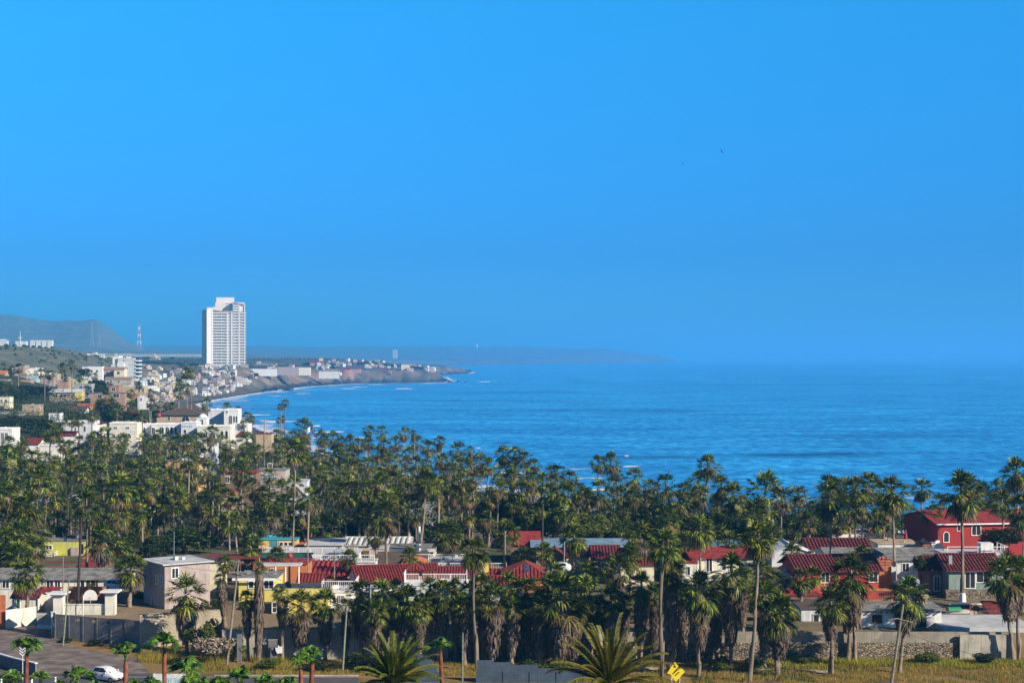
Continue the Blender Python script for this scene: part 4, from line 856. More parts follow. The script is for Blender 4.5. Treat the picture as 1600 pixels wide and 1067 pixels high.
h = H('green_house', 'sage green house with two white windows under a dark red tile roof', 1482, 1566, 888, 926, 247, 9, M_GREENW, ('gx', DT, 1.7, .6), [(1508, 894, 1523, 918, 'slide'), (1526, 893, 1547, 909, 'slide')], ribs=.5, rot=3)
m = MB(); m.box(-3.6, -3.1, 1.2, 1.7, 3.0, 5.4); m.build('chimney', M_GREYW, hroof(h))
h = H('porch_house', 'dark porch with red brown posts left of the sage green house', 1452, 1481, 888, 926, 250, 7, M_DARKC, ('gx', DT, 1.5, .5), [(1460, 900, 1468, 922)], ribs=.5, cat='porch')
for x in (-1.3, .1, 1.2): m = MB(); m.tube([(x, -1.4, -1.5), (x, -1.4, 3.7)], .08, k=4); m.build('post', M_BTRIM, h)
slabwall('stone_wall', 'rubble stone plinth under the sage green house', [(1478, 245.6), (1562, 245.6)], 1.7, M_STONE, .8, g=zat(941, 245))
slabwall('stone_wall', 'low white capped stone kerb in front of the sage green house', [(1484, 238), (1552, 238)], .5, M_STONE, .4, .15, g=zat(950, 238), capmat=M_TRIM)
h = H('roof_terrace', 'white railed roof terrace behind the sage green house', 1480, 1576, 868, 886, 264, 8, M_WHITE, ('flat', M_LROOF)); railing(h, [(-4.8, 0, 2), (4.8, 0, 2), (4.8, 6, 2)], h=1.25, step=2.4)
m = MB(); m.box(.7, 2.7, .8, 3, 2, 3.7); m.build('stair_box', M_WHITE, h)
h = H('red_villa', 'big crimson house with white arched windows, its gable in deep shade', 1461, 1640, 816, 858, 300, 16, M_RED, ('gx', M_RROOF, 1.5, .5), [(1471, 830, 1479, 845, 'arch'), (1493, 820, 1498, 828, 'arch'), (1517, 818, 1531, 835, 'arch')], rot=8)
m = MB(); m.box(-10.8, 10.8, -.62, -.55, 4.55, 4.8); m.build('gutter', M_TRIM, h)
h = H('white_house', 'low white house with brown windows standing on the retaining wall', 1345, 1471, 953, 982, 221, 7, M_WHITE, ('flat', M_GROOF, .0, 1.0), [(1364, 961, 1377, 972, 'grid', M_BTRIM), (1432, 961, 1446, 978, 'grid', M_BTRIM)])
m = MB()
for i in range(14): m.box(-5.1 + i * .77, -4.95 + i * .77, -.5, -.01, 2.15, 2.35)
m.build('beams', M_BTRIM, h)
m = MB(); m.box(4.0, 4.7, 4.6, 5.3, 2.3, 3.7); m.box(3.9, 4.8, 4.5, 5.4, 3.7, 3.8); m.build('chimney', M_TAN, hroof(h))
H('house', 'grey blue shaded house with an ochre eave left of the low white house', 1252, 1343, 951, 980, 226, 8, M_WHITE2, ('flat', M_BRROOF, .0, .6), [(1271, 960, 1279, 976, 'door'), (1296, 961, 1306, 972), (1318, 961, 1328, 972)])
slabwall('patio_slab', 'pale concrete patio slab at the right end of the retaining wall', [(1474, 216.8), (1620, 216.8)], .62, M_LROOF, 11, g=11.0, cat='patio')
h = H('hut', 'white walled hut with a red lean-to roof at the right edge of the patio', 1548, 1592, 957, 976, 232, 4, M_WHITE2, ('shed', T, 1.0, .3), cat='hut')
H('low_wall', 'orange wall behind the white garden chairs', 1508, 1536, 953, 963, 236, .4, M_ORANGE, ('flat', M_TERRA), cat='wall')
rt = thing('wooden_fence', 'brown wooden picket fence on the patio', 'fence', (xat(1530, 229), 229, zat(969, 229))); railing(rt, [(0, 0, 0), (4.4, 0, 0)], M_BTRIM, 1.3, .22, name='pickets')
# boat on the patio
rt = thing('boat', 'small green and white boat parked beside the patio', 'boat', (xat(1494, 233), 233, zat(964, 233)), R(8)); m = MB(); sec = []
for i in range(9):
    t = i / 8; x = -1.6 + 3.3 * t; wv = .75 * math.sin(math.pi * min(1, .32 + .68 * (1 - t) ** .8)); s = .25 * t * t; sec += [(x, -wv, .75 + s), (x, -wv * .7, .3 + s), (x, 0, .12 + s * 1.5), (x, wv * .7, .3 + s), (x, wv, .75 + s)]
m.add(sec, [(i*5+j, (i+1)*5+j, (i+1)*5+j+1, i*5+j+1) for i in range(8) for j in range(4)] + [(i*5+4, i*5, (i+1)*5, (i+1)*5+4) for i in range(8)] + [(0, 1, 2, 3, 4)]); m.build('hull', M_TRIM, rt)
m = MB(); K = 8; vs = [(x, .6 * math.cos(math.pi * j / K), .95 + .55 * math.sin(math.pi * j / K)) for x in (-1.3, .6) for j in range(K + 1)]; m.add(vs, [(j, j+1, K+2+j, K+1+j) for j in range(K)] + [tuple(range(K, -1, -1)), tuple(range(K+1, 2*K+2))]); m.build('canopy', plain('green_canopy', (.02, .22, .10), .5), rt)
def garden_chair():
    rt = thing('garden_chair', 'white wrought garden chair beside the green and white boat', 'chair', (xat(1512, 231), 231, zat(966, 231)), R(-25), 'white garden chairs on the patio')
    m = MB(); m.box(-.25, .25, -.25, .25, .42, .46); m.build('seat', M_TRIM, rt); m = MB()
    for i in range(6): m.tube([(-.22 + .088 * i, .24, .46), (-.22 + .088 * i, .3, .92)], .015, k=4)
    m.tube([(-.25, .24, .46), (-.25, .3, .95), (.25, .3, .95), (.25, .24, .46)], .022, k=4); m.build('backrest', M_TRIM, rt)
    for a, b in ((-.23, -.23), (.23, -.23), (-.23, .23), (.23, .23)): m = MB(); m.tube([(a, b, 0), (a, b, .43)], .02, k=4); m.build('leg', M_TRIM, rt)
    return rt
def copy_thing(root, loc, rz=None, label=None):
    r = root.copy(); COL.objects.link(r); r.location = loc
    if rz is not None: r.rotation_euler = (0, 0, rz)
    if label: r['label'] = label
    for ch in root.children:
        c = ch.copy(); COL.objects.link(c); c.parent = r
        for g in ch.children:
            d = g.copy(); COL.objects.link(d); d.parent = c
    return r
gc = garden_chair()
copy_thing(gc, (xat(1520, 231), 231, zat(966, 231)), R(20), 'white wrought garden chair between two others on the patio'); copy_thing(gc, (xat(1528, 231.5), 231.5, zat(966, 231.5)), R(60), 'white wrought garden chair nearest the brown wooden fence')
dish(1568, 984, 222, .75, 'dark satellite dish on the concrete patio slab', mat=M_DTRIM); dish(1469, 856, 275, .9, 'grey satellite dish between the brick roof box and the crimson house')
dish(452, 915, 234, .7, 'dark satellite dish on the bright yellow house roof', mat=M_DROOF); dish(97, 932, 243, 1.1, 'large white satellite dish above the left gate pillar'); dish(485, 872, 268, .8, 'grey satellite dish above the deep red roof')
dish(824, 887, 246, .6, 'white satellite dish beside the red hipped roof'); dish(104, 842, 297, .45, 'small white satellite dish on the lime yellow house roof'); dish(881, 842, 270, .7, 'grey satellite dish on a tall mast near the blue grey roof')
def ball(px, py, D, r, label, mat, name='buoy_ball', cat='ball'):
    o = thing(name, label, cat, (xat(px, D), D, zat(py, D))); m = MB(); m.lathe([(.02, -r)] + [(r * math.cos(R(a)), r * math.sin(R(a))) for a in range(-75, 76, 15)] + [(.02, r)], 12); m.build('ball', mat, o, True); m = MB(); m.tube([(0, 0, -r - 1.6), (0, 0, -r)], .03); m.build('rod', M_GALV, o); return o
ball(453, 868, 266, .42, 'red ball on a rod above the green canvas roof', M_RED2)
ball(248, 649, 640, .9, 'red ball finial beside the brown hipped roof', M_RED2)
# ------------------------------------------------------------------ villas, hillside houses, tower, town
W2 = M_WHITE2
H('villa', 'white modern house with tall windows at the left edge above the grove', -14, 19, 671, 697, 560, 9, M_WHITE, ('flat', M_TRIM, .3), [(2, 676, 6, 687), (8, 676, 12, 687)])
H('villa', 'long plain pale blue white block above the grove', 96, 145, 660, 692, 600, 10, W2, ('flat', M_TRIM, .3), [(131, 666, 134, 674), (117, 668, 119, 676)])
H('villa', 'white house with a small red awning beside the plain blue white block', 145, 159, 663, 680, 606, 7, M_WHITE, ('flat', M_RROOF), [])
H('villa', 'low white house with a pink tiled roof among the left palms', 94, 117, 680, 696, 560, 6, M_WHITE, ('gx', T, 1.2, .3))
H('villa', 'white house under a red roof at the left of the grove', 38, 60, 693, 712, 520, 8, M_WHITE, ('gx', T, 1.5, .4))
H('villa', 'low white wall house with bright white parapets below the red roof', 62, 90, 697, 714, 505, 8, M_WHITE, ('flat', M_LROOF, .4))
h = H('villa', 'cream three storey villa with an arched window and small dark windows', 171, 214, 662, 698, 585, 10, IV, ('flat', M_TRIM, .3), [(178, 667, 183, 670), (197, 667, 202, 670), (176, 679, 180, 684), (184, 678, 189, 684), (193.5, 677, 205, 684, 'arch'), (176, 687, 179, 690), (185.5, 687, 190, 690), (195, 687, 200, 690)])
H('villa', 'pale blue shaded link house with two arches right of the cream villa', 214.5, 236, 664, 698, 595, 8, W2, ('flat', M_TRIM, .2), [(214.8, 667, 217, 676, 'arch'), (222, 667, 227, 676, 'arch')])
H('villa', 'white arcaded villa with a row of arches under a broad parapet', 236.5, 282, 664, 700, 590, 9, M_WHITE, ('flat', M_TRIM, .3), [(237, 668, 242, 678, 'rect'), (249, 667, 256, 678, 'arch'), (259, 667, 264, 678, 'arch'), (266, 667, 270, 678, 'arch'), (273, 667, 276, 678, 'arch')])
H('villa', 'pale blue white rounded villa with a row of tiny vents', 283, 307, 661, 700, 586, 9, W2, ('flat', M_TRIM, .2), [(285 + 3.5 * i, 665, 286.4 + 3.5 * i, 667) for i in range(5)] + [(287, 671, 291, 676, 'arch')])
h = H('villa', 'small white tower with an arched opening and a low dome', 307, 323, 653, 672, 600, 5, M_WHITE, ('flat', M_TRIM), [(313, 655, 317.5, 666, 'arch')]); m = MB(); m.lathe([(1.7, 4.5), (1.5, 5.1), (1.0, 5.6), (.05, 5.9)], 14, (0, 2.4)); m.build('dome', M_TRIM, hroof(h), True)
H('villa', 'broad white villa terrace wall below the domed tower', 308, 360, 667, 712, 578, 9, IV, ('flat', M_TRIM, .3), [(318, 676, 324, 684), (330, 676, 336, 684), (345, 673, 349, 684, 'arch'), (352, 673, 356, 684, 'arch')])
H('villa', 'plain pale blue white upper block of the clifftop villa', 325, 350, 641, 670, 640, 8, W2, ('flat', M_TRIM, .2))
H('villa', 'tall white clifftop villa with three dark arches facing the sea', 350, 372, 641, 670, 632, 8, M_WHITE, ('flat', M_TRIM, .3), [(353, 642, 356, 645), (358, 649, 362.5, 662, 'arch'), (364.5, 650, 367, 660, 'arch'), (368.5, 650, 371, 660, 'arch')])
H('villa', 'white seaside villa with a slim white chimney at the end of the row', 360.5, 388, 664, 694, 600, 8, M_WHITE, ('flat', M_TRIM, .2), [(363, 670, 366, 674), (380, 670, 383, 674)], chim=[(377, 1.4, 1.9, M_WHITE)])
H('pavilion', 'small pavilion with a pointed red tile roof near the beach', 369, 383, 682, 694, 560, 3.2, IV, ('hip', T, 1.9, .3), ribs=.5, cat='pavilion')
H('house', 'broad tan house with a brown hipped roof behind the white villas', 245, 312, 648, 666, 680, 14, M_TAN, ('hip', M_BRROOF, 2.4, .8), [(262, 651, 266, 657), (284, 650, 296, 660, 'arch')])
H('house', 'house with a steep dark brown roof among palms above the beach', 284, 309, 641, 650, 760, 9, M_BROWNW, ('hip', M_BRROOF, 3.4, .8))
H('villa', 'white balconied building stepping down behind the ochre house', 272, 335, 696, 722, 540, 8, W2, ('flat', M_TRIM, .3), [(276, 699, 280, 708, 'arch'), (284, 699, 288, 708, 'arch'), (306, 698, 311, 706), (315, 698, 322, 706), (326, 698, 331, 706)])
h = H('ochre_house', 'tall ochre house with white balustrades on its roof and side', 258, 309, 720, 772, 470, 9, M_OCHRE, ('flat', M_TRIM, .0), [(288, 746, 295, 753), (270, 730, 275, 738)], side=[('right', 2, 4, 5, 7)], rot=-6)
railing(h, [(-4.6, 0, 9.6), (4.6, 0, 9.6), (4.6, 8.8, 9.6)], h=1.3, step=.4)
m = MB(); m.box(4.62, 8.4, .5, 6, 4.5, 4.8); b2 = m.build('balcony', M_OCHRE, h); railing(b2, [(4.8, .6, 4.8), (8.3, .6, 4.8), (8.3, 5.9, 4.8)], h=1.3, step=.4)
H('house', 'grey brown house with a red roof edge behind tall bare trunks', 345, 400, 739, 778, 405, 8, M_BROWNW, ('flat', M_RROOF, .0, .6), [(352, 744, 358, 754), (372, 744, 378, 754), (388, 744, 394, 754)])
H('house', 'tan grey house with two large white framed windows in the grove', 399, 446, 735, 780, 415, 8, wall('rose_grey_stucco', (0, 0, 0)), ('flat', M_GROOF), [(405, 740, 415, 751, 'grid', M_TRIM, M_GLASSL), (418, 740, 428, 751, 'grid', M_TRIM, M_GLASSL), (419, 724, 425, 730)])
H('house', 'pale blue house with one small window right of the large windows', 447, 480, 752, 785, 400, 7, W2, ('flat', M_LROOF), [(455, 756, 459, 764)])
H('house', 'yellow house glimpsed between the palms in the middle of the grove', 564, 582, 768, 795, 410, 6, M_YELLOW, ('flat', M_TERRA))
H('house', 'long low grey house hidden behind the middle of the grove', 640, 692, 789, 815, 385, 8, M_GREYW, ('flat', M_LROOF), [(655, 794, 662, 802)])
H('house', 'small pale house between palms near the grove edge', 100, 118, 775, 792, 420, 6, W2, ('flat', M_LROOF))
H('house', 'white house corner showing left of the feather palm', 50, 66, 772, 790, 425, 6, W2, ('flat', M_TRIM))
H('house', 'low house with a pink and red roof behind the round hedge trees', 164, 184, 818, 830, 355, 6, M_PINK, ('gx', T, .8, .3))
H('house', 'white cottage seen between trunks near the hedge trees', 216, 236, 790, 803, 370, 5, M_WHITE, ('flat', M_TERRA))
H('house', 'tan gabled kiosk behind the tall leaning palm', 346, 366, 772, 790, 380, 4, M_TAN, ('flat', M_TERRA))
H('house', 'weathered beach house with a reddish roof beside the shore pole', 400, 424, 678, 692, 560, 6, M_TAN, ('flat', T))
# hillside
FB0 = wall('muted_brick', (.34, .22, .18)); FS2 = wall('hill_salmon', (.42, .27, .20))
for a in [
 ('brick house with a flat grey roof on the left hillside', 141, 195, 614, 634, 850, 9, FS2, ('flat', M_GROOF, .0, .8), [(153, 616, 159, 622), (177, 615, 186, 621)]),
 ('red brick upper house behind the flat grey roof', 170, 186, 603, 614, 870, 7, M_BRICK, ('flat', M_GROOF), [(175, 605, 180, 611)]),
 ('tan house with a white roof edge right of the red brick house', 187, 226, 604, 620, 885, 8, M_TAN, ('flat', M_TRIM), [(216, 606, 219, 613), (222, 606, 225, 613)]),
 ('small white house below the tan house on the slope', 215, 231, 620, 630, 830, 6, M_WHITE, ('flat', M_TRIM), [(219, 622, 222, 626)]),
 ('terracotta block above the palms beside the small white house', 205, 215, 617, 630, 836, 6, M_BRICK, ('flat', M_GROOF), []),
 ('long tan house with a pale porch roof on the hillside', 77, 128, 612, 628, 880, 7, M_TAN, ('gx', M_LROOF, 1.3, .8), [(82, 616, 90, 620), (94, 616, 104, 620), (112, 615, 120, 619)]),
 ('long dark basement wall under the tan porch house', 77, 140, 627, 642, 862, 5, M_DARKC, ('flat', M_GROOF), [(84, 628, 90, 632)]),
 ('yellow room at the end of the long tan house', 117, 128, 613, 620, 872, 3, M_YELLOW, ('flat', M_LROOF), []),
 ('grey house with one dark window beside the dark tree', 116, 143, 600, 614, 930, 7, M_GREYW, ('flat', M_LROOF, .0, .6), [(124, 603, 129, 607)]),
 ('square tan house with a small dark window near the left edge', 35, 61, 633, 646, 760, 7, M_TAN, ('flat', M_LROOF, .0, .5), [(51, 639, 54, 643)]),
 ('small white shed with a bright white door frame', 76, 94, 645, 658, 730, 5, W2, ('flat', M_BRROOF), [(89, 645, 92, 655, 'rect')]),
 ('cream house with two windows at the left edge of the hillside', -6, 15, 620, 642, 780, 6, M_CREAM, ('flat', M_GROOF), [(1, 624, 4, 630), (8, 624, 11, 630), (1, 634, 4, 640)]),
 ('long low grey wall house left of the square tan house', -10, 34, 643, 652, 750, 6, M_GREYW, ('flat', M_GROOF), []),
 ('house with a brown tiled roof above the bright green tree', 103, 132, 642, 650, 790, 10, M_WHITE, ('gx', M_BRROOF, 2.2, .6), []),
 ('terracotta block behind the brown tiled roof', 121, 140, 631, 640, 810, 7, M_TERRA, ('flat', M_TERRA), []),
 ('salmon pink house with a dark roof high on the left', 31, 48, 593, 603, 1000, 7, FS2, ('flat', M_BRROOF), [(36, 596, 39, 600)]),
 ('orange roofed house at the left edge of the hill', -8, 8, 584, 593, 1050, 9, M_TAN, ('gx', M_TERRA, 2, .5), []),
 ('purple grey house below the orange roof at the left edge', -8, 12, 593, 606, 990, 8, M_PINK, ('flat', M_GROOF), []),
 ('teal walled house between hillside palms', 41, 57, 587, 597, 1060, 8, M_AQUA, ('flat', M_LROOF), []),
 ('ochre house behind the pair of hillside palms', 79, 90, 584, 593, 1100, 8, M_TAN, ('flat', M_LROOF), [(82, 587, 84, 590)]),
 ('pale tan house between the tall hillside palms', 90, 107, 594, 604, 1000, 8, FS2, ('flat', M_LROOF), []),
 ('lime green house beside the palm with the tall bare trunk', 110, 133, 594, 604, 1010, 7, wall('pale_lime', (.5, .55, .25)), ('flat', M_LROOF), [(116, 597, 119, 601)]),
 ('white house with a red roof below the white hotel', 162, 182, 577, 590, 1300, 10, M_TAN, ('gx', FB0, 2, .5), [(166, 580, 169, 584), (174, 580, 177, 584)]),
 ('yellow house with a pink roof below the white hotel', 178, 194, 577, 590, 1290, 10, M_CREAM, ('gx', FB0, 1.6, .5), [(183, 580, 187, 585)]),
 ('white block with a flat roof left of the white hotel', 138, 160, 574, 590, 1350, 12, M_WHITE, ('flat', M_TRIM, .5), [(142, 578, 145, 582), (150, 578, 153, 582)]),
 ('low grey white building left of the flat white block', 128, 150, 573, 586, 1400, 10, W2, ('flat', M_LROOF), []),
 ('white long house with a terracotta roof on the lower hillside', 164, 205, 592, 602, 1120, 8, M_CONCL, ('gx', FB0, 1.2, .4), [(172, 594, 175, 598), (184, 594, 187, 598)]),
 ('bright white tall house behind the teal walled house', 45, 62, 575, 592, 1200, 9, M_WHITE, ('flat', M_TRIM), [(48, 579, 51, 583), (54, 579, 57, 583)]),
 ('pale house group with a flat roof behind the hillside palms', 28, 45, 577, 592, 1180, 9, M_CREAM, ('flat', M_LROOF), [(33, 580, 36, 584)])]:
    H('hillside_house', a[0], *a[1:9], a[9], cat='house')
# hotel
h = H('hotel', 'white hotel block with balconies below the green hill', 184, 212, 560, 590, 1490, 14, wall('grey_white', (.58, .60, .60)), ('flat', M_TRIM, .4), [(193, 561, 194.6, 564.5), (193, 567, 194.6, 571)], cat='hotel')
s_ = 1490 / F
m = MB(); m.box(-14*s_, -3*s_, -3, -.01, -2, 13); m.box(-24*s_, -14.2*s_, -2, 12, -2, 11.5); m.box(-33*s_, -24.2*s_, -2, 12, -2, 6.5); m.box(-23*s_, -13.5*s_, 2, 9, 12, 18.5); m.box(-14*s_, -10*s_, 4, 9, 17.6, 19.5); m.build('stepped_wing', M_WHITE, h)
for k in range(5): m = MB(); z = 1 + k * 3.4; m.box(14*s_ + .02, 20*s_, -1, 10, z, z + 1.1); m.box(14*s_ + .02, 18*s_, .5, 9, z + 1.11, z + 3.39, 1); m.build('balcony', [M_TRIM, M_GLASS], h)
# tower: scale in metres per pixel at its distance
TD = 2340; s = TD / F; g0 = zat(573, TD)
tw = thing('apartment_tower', 'tall white twin apartment tower standing above the seaside town', 'tower', (xat(350, TD), TD, g0), R(9.8))
MTW = plain('tower_white', (.64, .62, .57), .6, 0, .05, .1); MTG = plain('tower_glass', (.26, .27, .26), .3, 0, .5, .35)
def tx(px): return (px - 350) * s
def tz(py): return (573 - py) * s
m = MB()
# side slab turned away: lit panel 323-333, shaded flank 316-323
m.add([(tx(323.5), -6, -6), (tx(333), -3, -6), (tx(333), 12, -6), (tx(316.2), 12, -6), (tx(323.5), -6, tz(484)), (tx(333), -3, tz(484)), (tx(333), 12, tz(484)), (tx(316.2), 12, tz(484))], [(0,1,5,4),(1,2,6,5),(2,3,7,6),(3,0,4,7),(4,5,6,7)])
m.box(tx(324), tx(333), 1, 9, tz(484), tz(480.5)); m.box(tx(333.01), tx(363), 0, 14, -6, tz(486)); m.box(tx(333.01), tx(347), 1, 9, tz(486), tz(479.5))
m.box(tx(336.5), tx(382), 16, 30, -6, tz(472)); m.box(tx(338), tx(366), 18, 28, tz(472), tz(464)); m.box(tx(354), tx(356.5), -1.6, 0, -6, tz(488)); m.box(tx(360.5), tx(363), -1.6, 0, -6, tz(488)); m.box(tx(363.2), tx(382), 4, 15.9, -6, tz(474))
m.box(tx(372.5), tx(375), 2.6, 3.99, -6, tz(474)); m.box(tx(381), tx(382.6), 2.6, 3.99, -6, tz(474))
m.build('wall', MTW, tw)
m = MB()
for a, b, y, d in ((333.2, 363, 486, -1.8), (363.5, 382, 473.5, 1.5)):     # sagging curved crown of each tower
    n = 8; ps = [(tx(a + (b - a) * i / n), tz(y - 3.2 * (1 - i / n) ** 1.5 + 1)) for i in range(n + 1)]
    for (x0_, z0_), (x1_, z1_) in zip(ps, ps[1:]): m.add([(x0_, d, z0_ - 1.5), (x1_, d, z1_ - 1.5), (x1_, d, z1_), (x0_, d, z0_), (x0_, 13, z0_ - 1.5), (x1_, 13, z1_ - 1.5), (x1_, 13, z1_), (x0_, 13, z0_)], [(0,1,2,3),(3,2,6,7),(4,7,6,5)])
m.build('roof', [M_SALMON], tw)
NF = 19
for k in range(NF):
    z0_ = tz(570.5) + k * (tz(490) - tz(570.5)) / (NF - 1); m = MB()
    for a, b, d0, d1, panes in ((333.3, 353.8, -2.2, 0, ((333.6, 338.6), (339.4, 345.8), (347, 353.5))), (356.7, 360.3, -.9, 0, ((357, 360),)), (363.4, 372.3, 1.8, 4, ((363.8, 367.6), (368.2, 372))), (375.2, 384.5, 1.8, 4, ((375.5, 377.5), (378.3, 380.6)))):
        m = MB(); m.box(tx(a), tx(min(b, 380.8)), d0, d1 - .02, z0_, z0_ + 1.75)
        if b > 384: m.box(tx(380.801), tx(384.2), d0, 9, z0_, z0_ + 1.5)
        bb = m.build('balcony', MTW, tw); m = MB()
        for p, q_ in panes: m.box(tx(p), tx(q_), d1 - .06, d1 - .015, z0_ + 1.77, z0_ + 3.5)
        m.build('window', MTG, bb)
for k in range(4):
    z0_ = tz(486) + k * 3.6; m = MB()
    m.box(tx(363.4), tx(372.3), 1.8, 3.98, z0_, z0_ + 1.7)
    m.build('balcony', MTW, tw)
    if k > 0: m = MB(); m.box(tx(354), tx(363), 15, 15.98, z0_ , z0_ + 1.6); m.build('balcony', MTW, tw)
for k in range(19): m = MB(); z0_ = tz(569) + k * 4.1; m.box(tx(329.5), tx(331.5), -3.75, -3.5, z0_, z0_ + 2); m.build('side_window', MTG, tw)
m = MB(); m.box(tx(311), tx(378), -14, -7, -9, tz(570)); m.box(tx(378.2), tx(388), -10, 10, -9, tz(569)); m.build('podium', M_CONC, tw)
# far white tower pair across the bay
rt = thing('distant_tower', 'faint white three-part tower far across the bay', 'tower', (xat(617, 8900), 8900, zat(563, 8900))); q = 8900 / F
m = MB()
for a, b in ((-3.2, -1.4), (-.8, .8), (1.4, 3.2)): m.box(a * q, b * q, 0, 30, 0, 16.5 * q)
m.build('wall', MTW, rt); m = MB(); m.box(-5 * q, 5 * q, -20, 40, -15, 1.2 * q); m.build('podium', MTW, rt)
rt = thing('radar_dome', 'tiny white dome on the far headland', 'dome', (xat(745, 12000), 12000, zat(541, 12000))); m = MB(); m.lathe([(5, -10), (6, 0), (8, 4), (9, 9), (7, 14), (.1, 17)], 12); m.build('dome', MTW, rt)

# --- small houses: one mesh per colour variant, copied
FS, FY, FO, FB = wall('muted_salmon', (.48, .33, .27)), wall('muted_yellow', (.60, .54, .32)), wall('muted_ochre', (.52, .40, .26)), wall('muted_brick', (.34, .22, .18))  # duller copies of the near wall colours, muted for distance
def town_mesh(i):
    rnd = random.Random(i * 7 + 3); w, d, hh = rnd.uniform(7, 14), rnd.uniform(7, 12), rnd.choice([3.2, 3.6, 6.2, 6.5]); m = MB(); W = w / 2
    m.box(-W, W, 0, d, -3, hh, 0)
    t = i % 4
    if t == 0: m.slab([(-W - .4, -.4, hh), (W + .4, -.4, hh), (W + .4, d / 2, hh + 1.6), (-W - .4, d / 2, hh + 1.6)], .2, 1); m.slab([(W + .4, d + .4, hh), (-W - .4, d + .4, hh), (-W - .4, d / 2, hh + 1.6), (W + .4, d / 2, hh + 1.6)], .2, 1)
    elif t == 1: m.box(-W - .3, W + .3, -.3, d + .3, hh, hh + .3, 1); m.box(-W * .5, W * .3, d * .3, d * .8, hh + .3, hh + 2.6, 0)
    else: m.box(-W - .2, W + .2, -.2, d + .2, hh, hh + .35, 1)
    for f in range(1 if hh < 5 else 2):
        n = rnd.randint(2, 4)
        for k in range(n):
            c = -W + w * (k + .5) / n; m.box(c - .6, c + .6, -.05, -.01, f * 3 + .9, f * 3 + 2.2, 2)
            m.box(W + .01, W + .05, d * (k + .5) / n - .5, d * (k + .5) / n + .5, f * 3 + .9, f * 3 + 2.2, 2)
    if rnd.random() < .5: m.box(W + .02, W + 3.5, 1, d * .7, -3, hh * .55, 0)
    wm = [M_WHITE, M_CREAM, FS, M_TAN, M_WHITE, M_CONCL, FY, M_PINK, M_WHITE2, FO, FB, M_WHITE][i % 12]
    rm = [FB, M_LROOF, M_TRIM, M_TERRA, M_GROOF, M_LROOF, M_TRIM][i % 7]
    return m.mesh('town_house', [wm, rm, M_GLASS])
TOWN = [town_mesh(i) for i in range(24)]
WN = ['white', 'cream', 'salmon', 'tan', 'bright white', 'concrete grey', 'yellow', 'dusty pink', 'pale blue white', 'ochre', 'brick red', 'chalk white']
TOWNL = []
def town_house(px, D, i, group, where, sc=1.0):
    o = link('town_house', TOWN[i], None, (xat(px, D), D, gz(px, D) + .2)); o.rotation_euler = (0, 0, random.uniform(-.6, .5)); o.scale = (sc, sc, sc)
    tag(o, None, 'house', group); TOWNL.append([o, px, group, where, WN[i % 12]]); return o
cnt = 0; used = []
def scatter(n, p0, p1, D0, D1, group, where, mind=.011, sc=(.55, .85), sdmin=28, sdmax=1e9, ok=None):
    k = 0; tries = 0
    while k < n and tries < n * 60:
        tries += 1; px = random.uniform(p0, p1); D = math.exp(random.uniform(math.log(D0), math.log(D1))); X = xat(px, D); sd = float(shore_sd(np.array([X]), np.array([D]))[0])
        if sd < sdmin or sd > sdmax or (ok and not ok(px, D)): continue
        if any((X - a) ** 2 + (D - b) ** 2 < 10.5 ** 2 for a, b in used): continue
        used.append((X, D)); town_house(px, D, random.randrange(24), group, where, random.uniform(*sc)); k += 1
scatter(95, 318, 430, 1850, 2260, 'small houses packed above the far beach', 'between the tower and the far beach')
scatter(70, 222, 322, 1500, 2150, 'small houses packed left of the tower', 'in the seaside town left of the tower')
scatter(34, 420, 520, 2160, 2480, 'small houses beside the orange cliffs', 'on the slope beside the orange cliffs')
scatter(58, 486, 684, 2640, 3350, 'small houses on the rocky headland', 'on the rocky headland', sdmin=27, sc=(.6, 1.0))
scatter(18, 20, 150, 1060, 1330, 'small houses on the left hillside', 'behind the tall hillside palms')
scatter(16, 100, 240, 2900, 3450, 'tiny houses on the far ridge', 'on the far ridge by the masts', sc=(1.1, 1.8))
scatter(8, 228, 320, 1330, 1600, 'small houses at the near end of the bay', 'at the near end of the bay beach', sdmin=45)
scatter(10, 385, 520, 2550, 2900, 'small houses behind the long white walls', 'behind the long white compound walls')
def longb(label, x0, x1, yt, yb, D, dep, mat, rf, name='walled_compound', cat='building'):
    return H(name, label, x0, x1, yt, yb, D, dep, mat, rf, cat=cat, found=6)
longb('long bright white compound wall right of the tower', 378, 432, 576.5, 581, 2330, 4, M_WHITE, ('flat', M_TRIM))
longb('grey roofed hall behind the white compound wall', 394, 426, 571, 575, 2480, 25, M_DROOF, ('hip', M_GROOF, 4, 1), 'hall', 'hall')
longb('long pinkish warehouse right of the grey roofed hall', 427, 466, 573.5, 579.5, 2420, 18, M_PINK, ('flat', M_SALMON), 'warehouse', 'warehouse')
longb('cream block at the right end of the pinkish warehouse', 466.5, 484, 574, 580, 2420, 14, M_CREAM, ('flat', M_SALMON), 'warehouse', 'warehouse')
longb('second white compound wall above the orange cliff', 498, 530, 580.5, 585.5, 2640, 4, IV, ('flat', M_TRIM))
longb('salmon pink villa block near the cliff edge', 532, 548, 577, 586, 2860, 14, M_SALMON, ('gx', T, 3, .6), 'clifftop_villa', 'villa')
longb('pink villa with an arched roof beside the salmon block', 549, 563, 578, 586, 2880, 12, M_SALMON, ('flat', M_SALMON, 1), 'clifftop_villa', 'villa')
longb('square beige three storey house on the headland point', 627, 638, 570.5, 583, 2960, 12, M_CREAM, ('flat', M_TRIM, .8), 'clifftop_villa', 'villa')
longb('low annex house beside the beige headland house', 638.3, 642, 577, 583, 2962, 9, M_TAN, ('flat', M_TERRA), 'clifftop_villa', 'villa')
longb('white house with a pink roof on the headland', 594, 604, 578, 584, 2950, 12, M_WHITE, ('gx', T, 3, .6), 'clifftop_villa', 'villa')
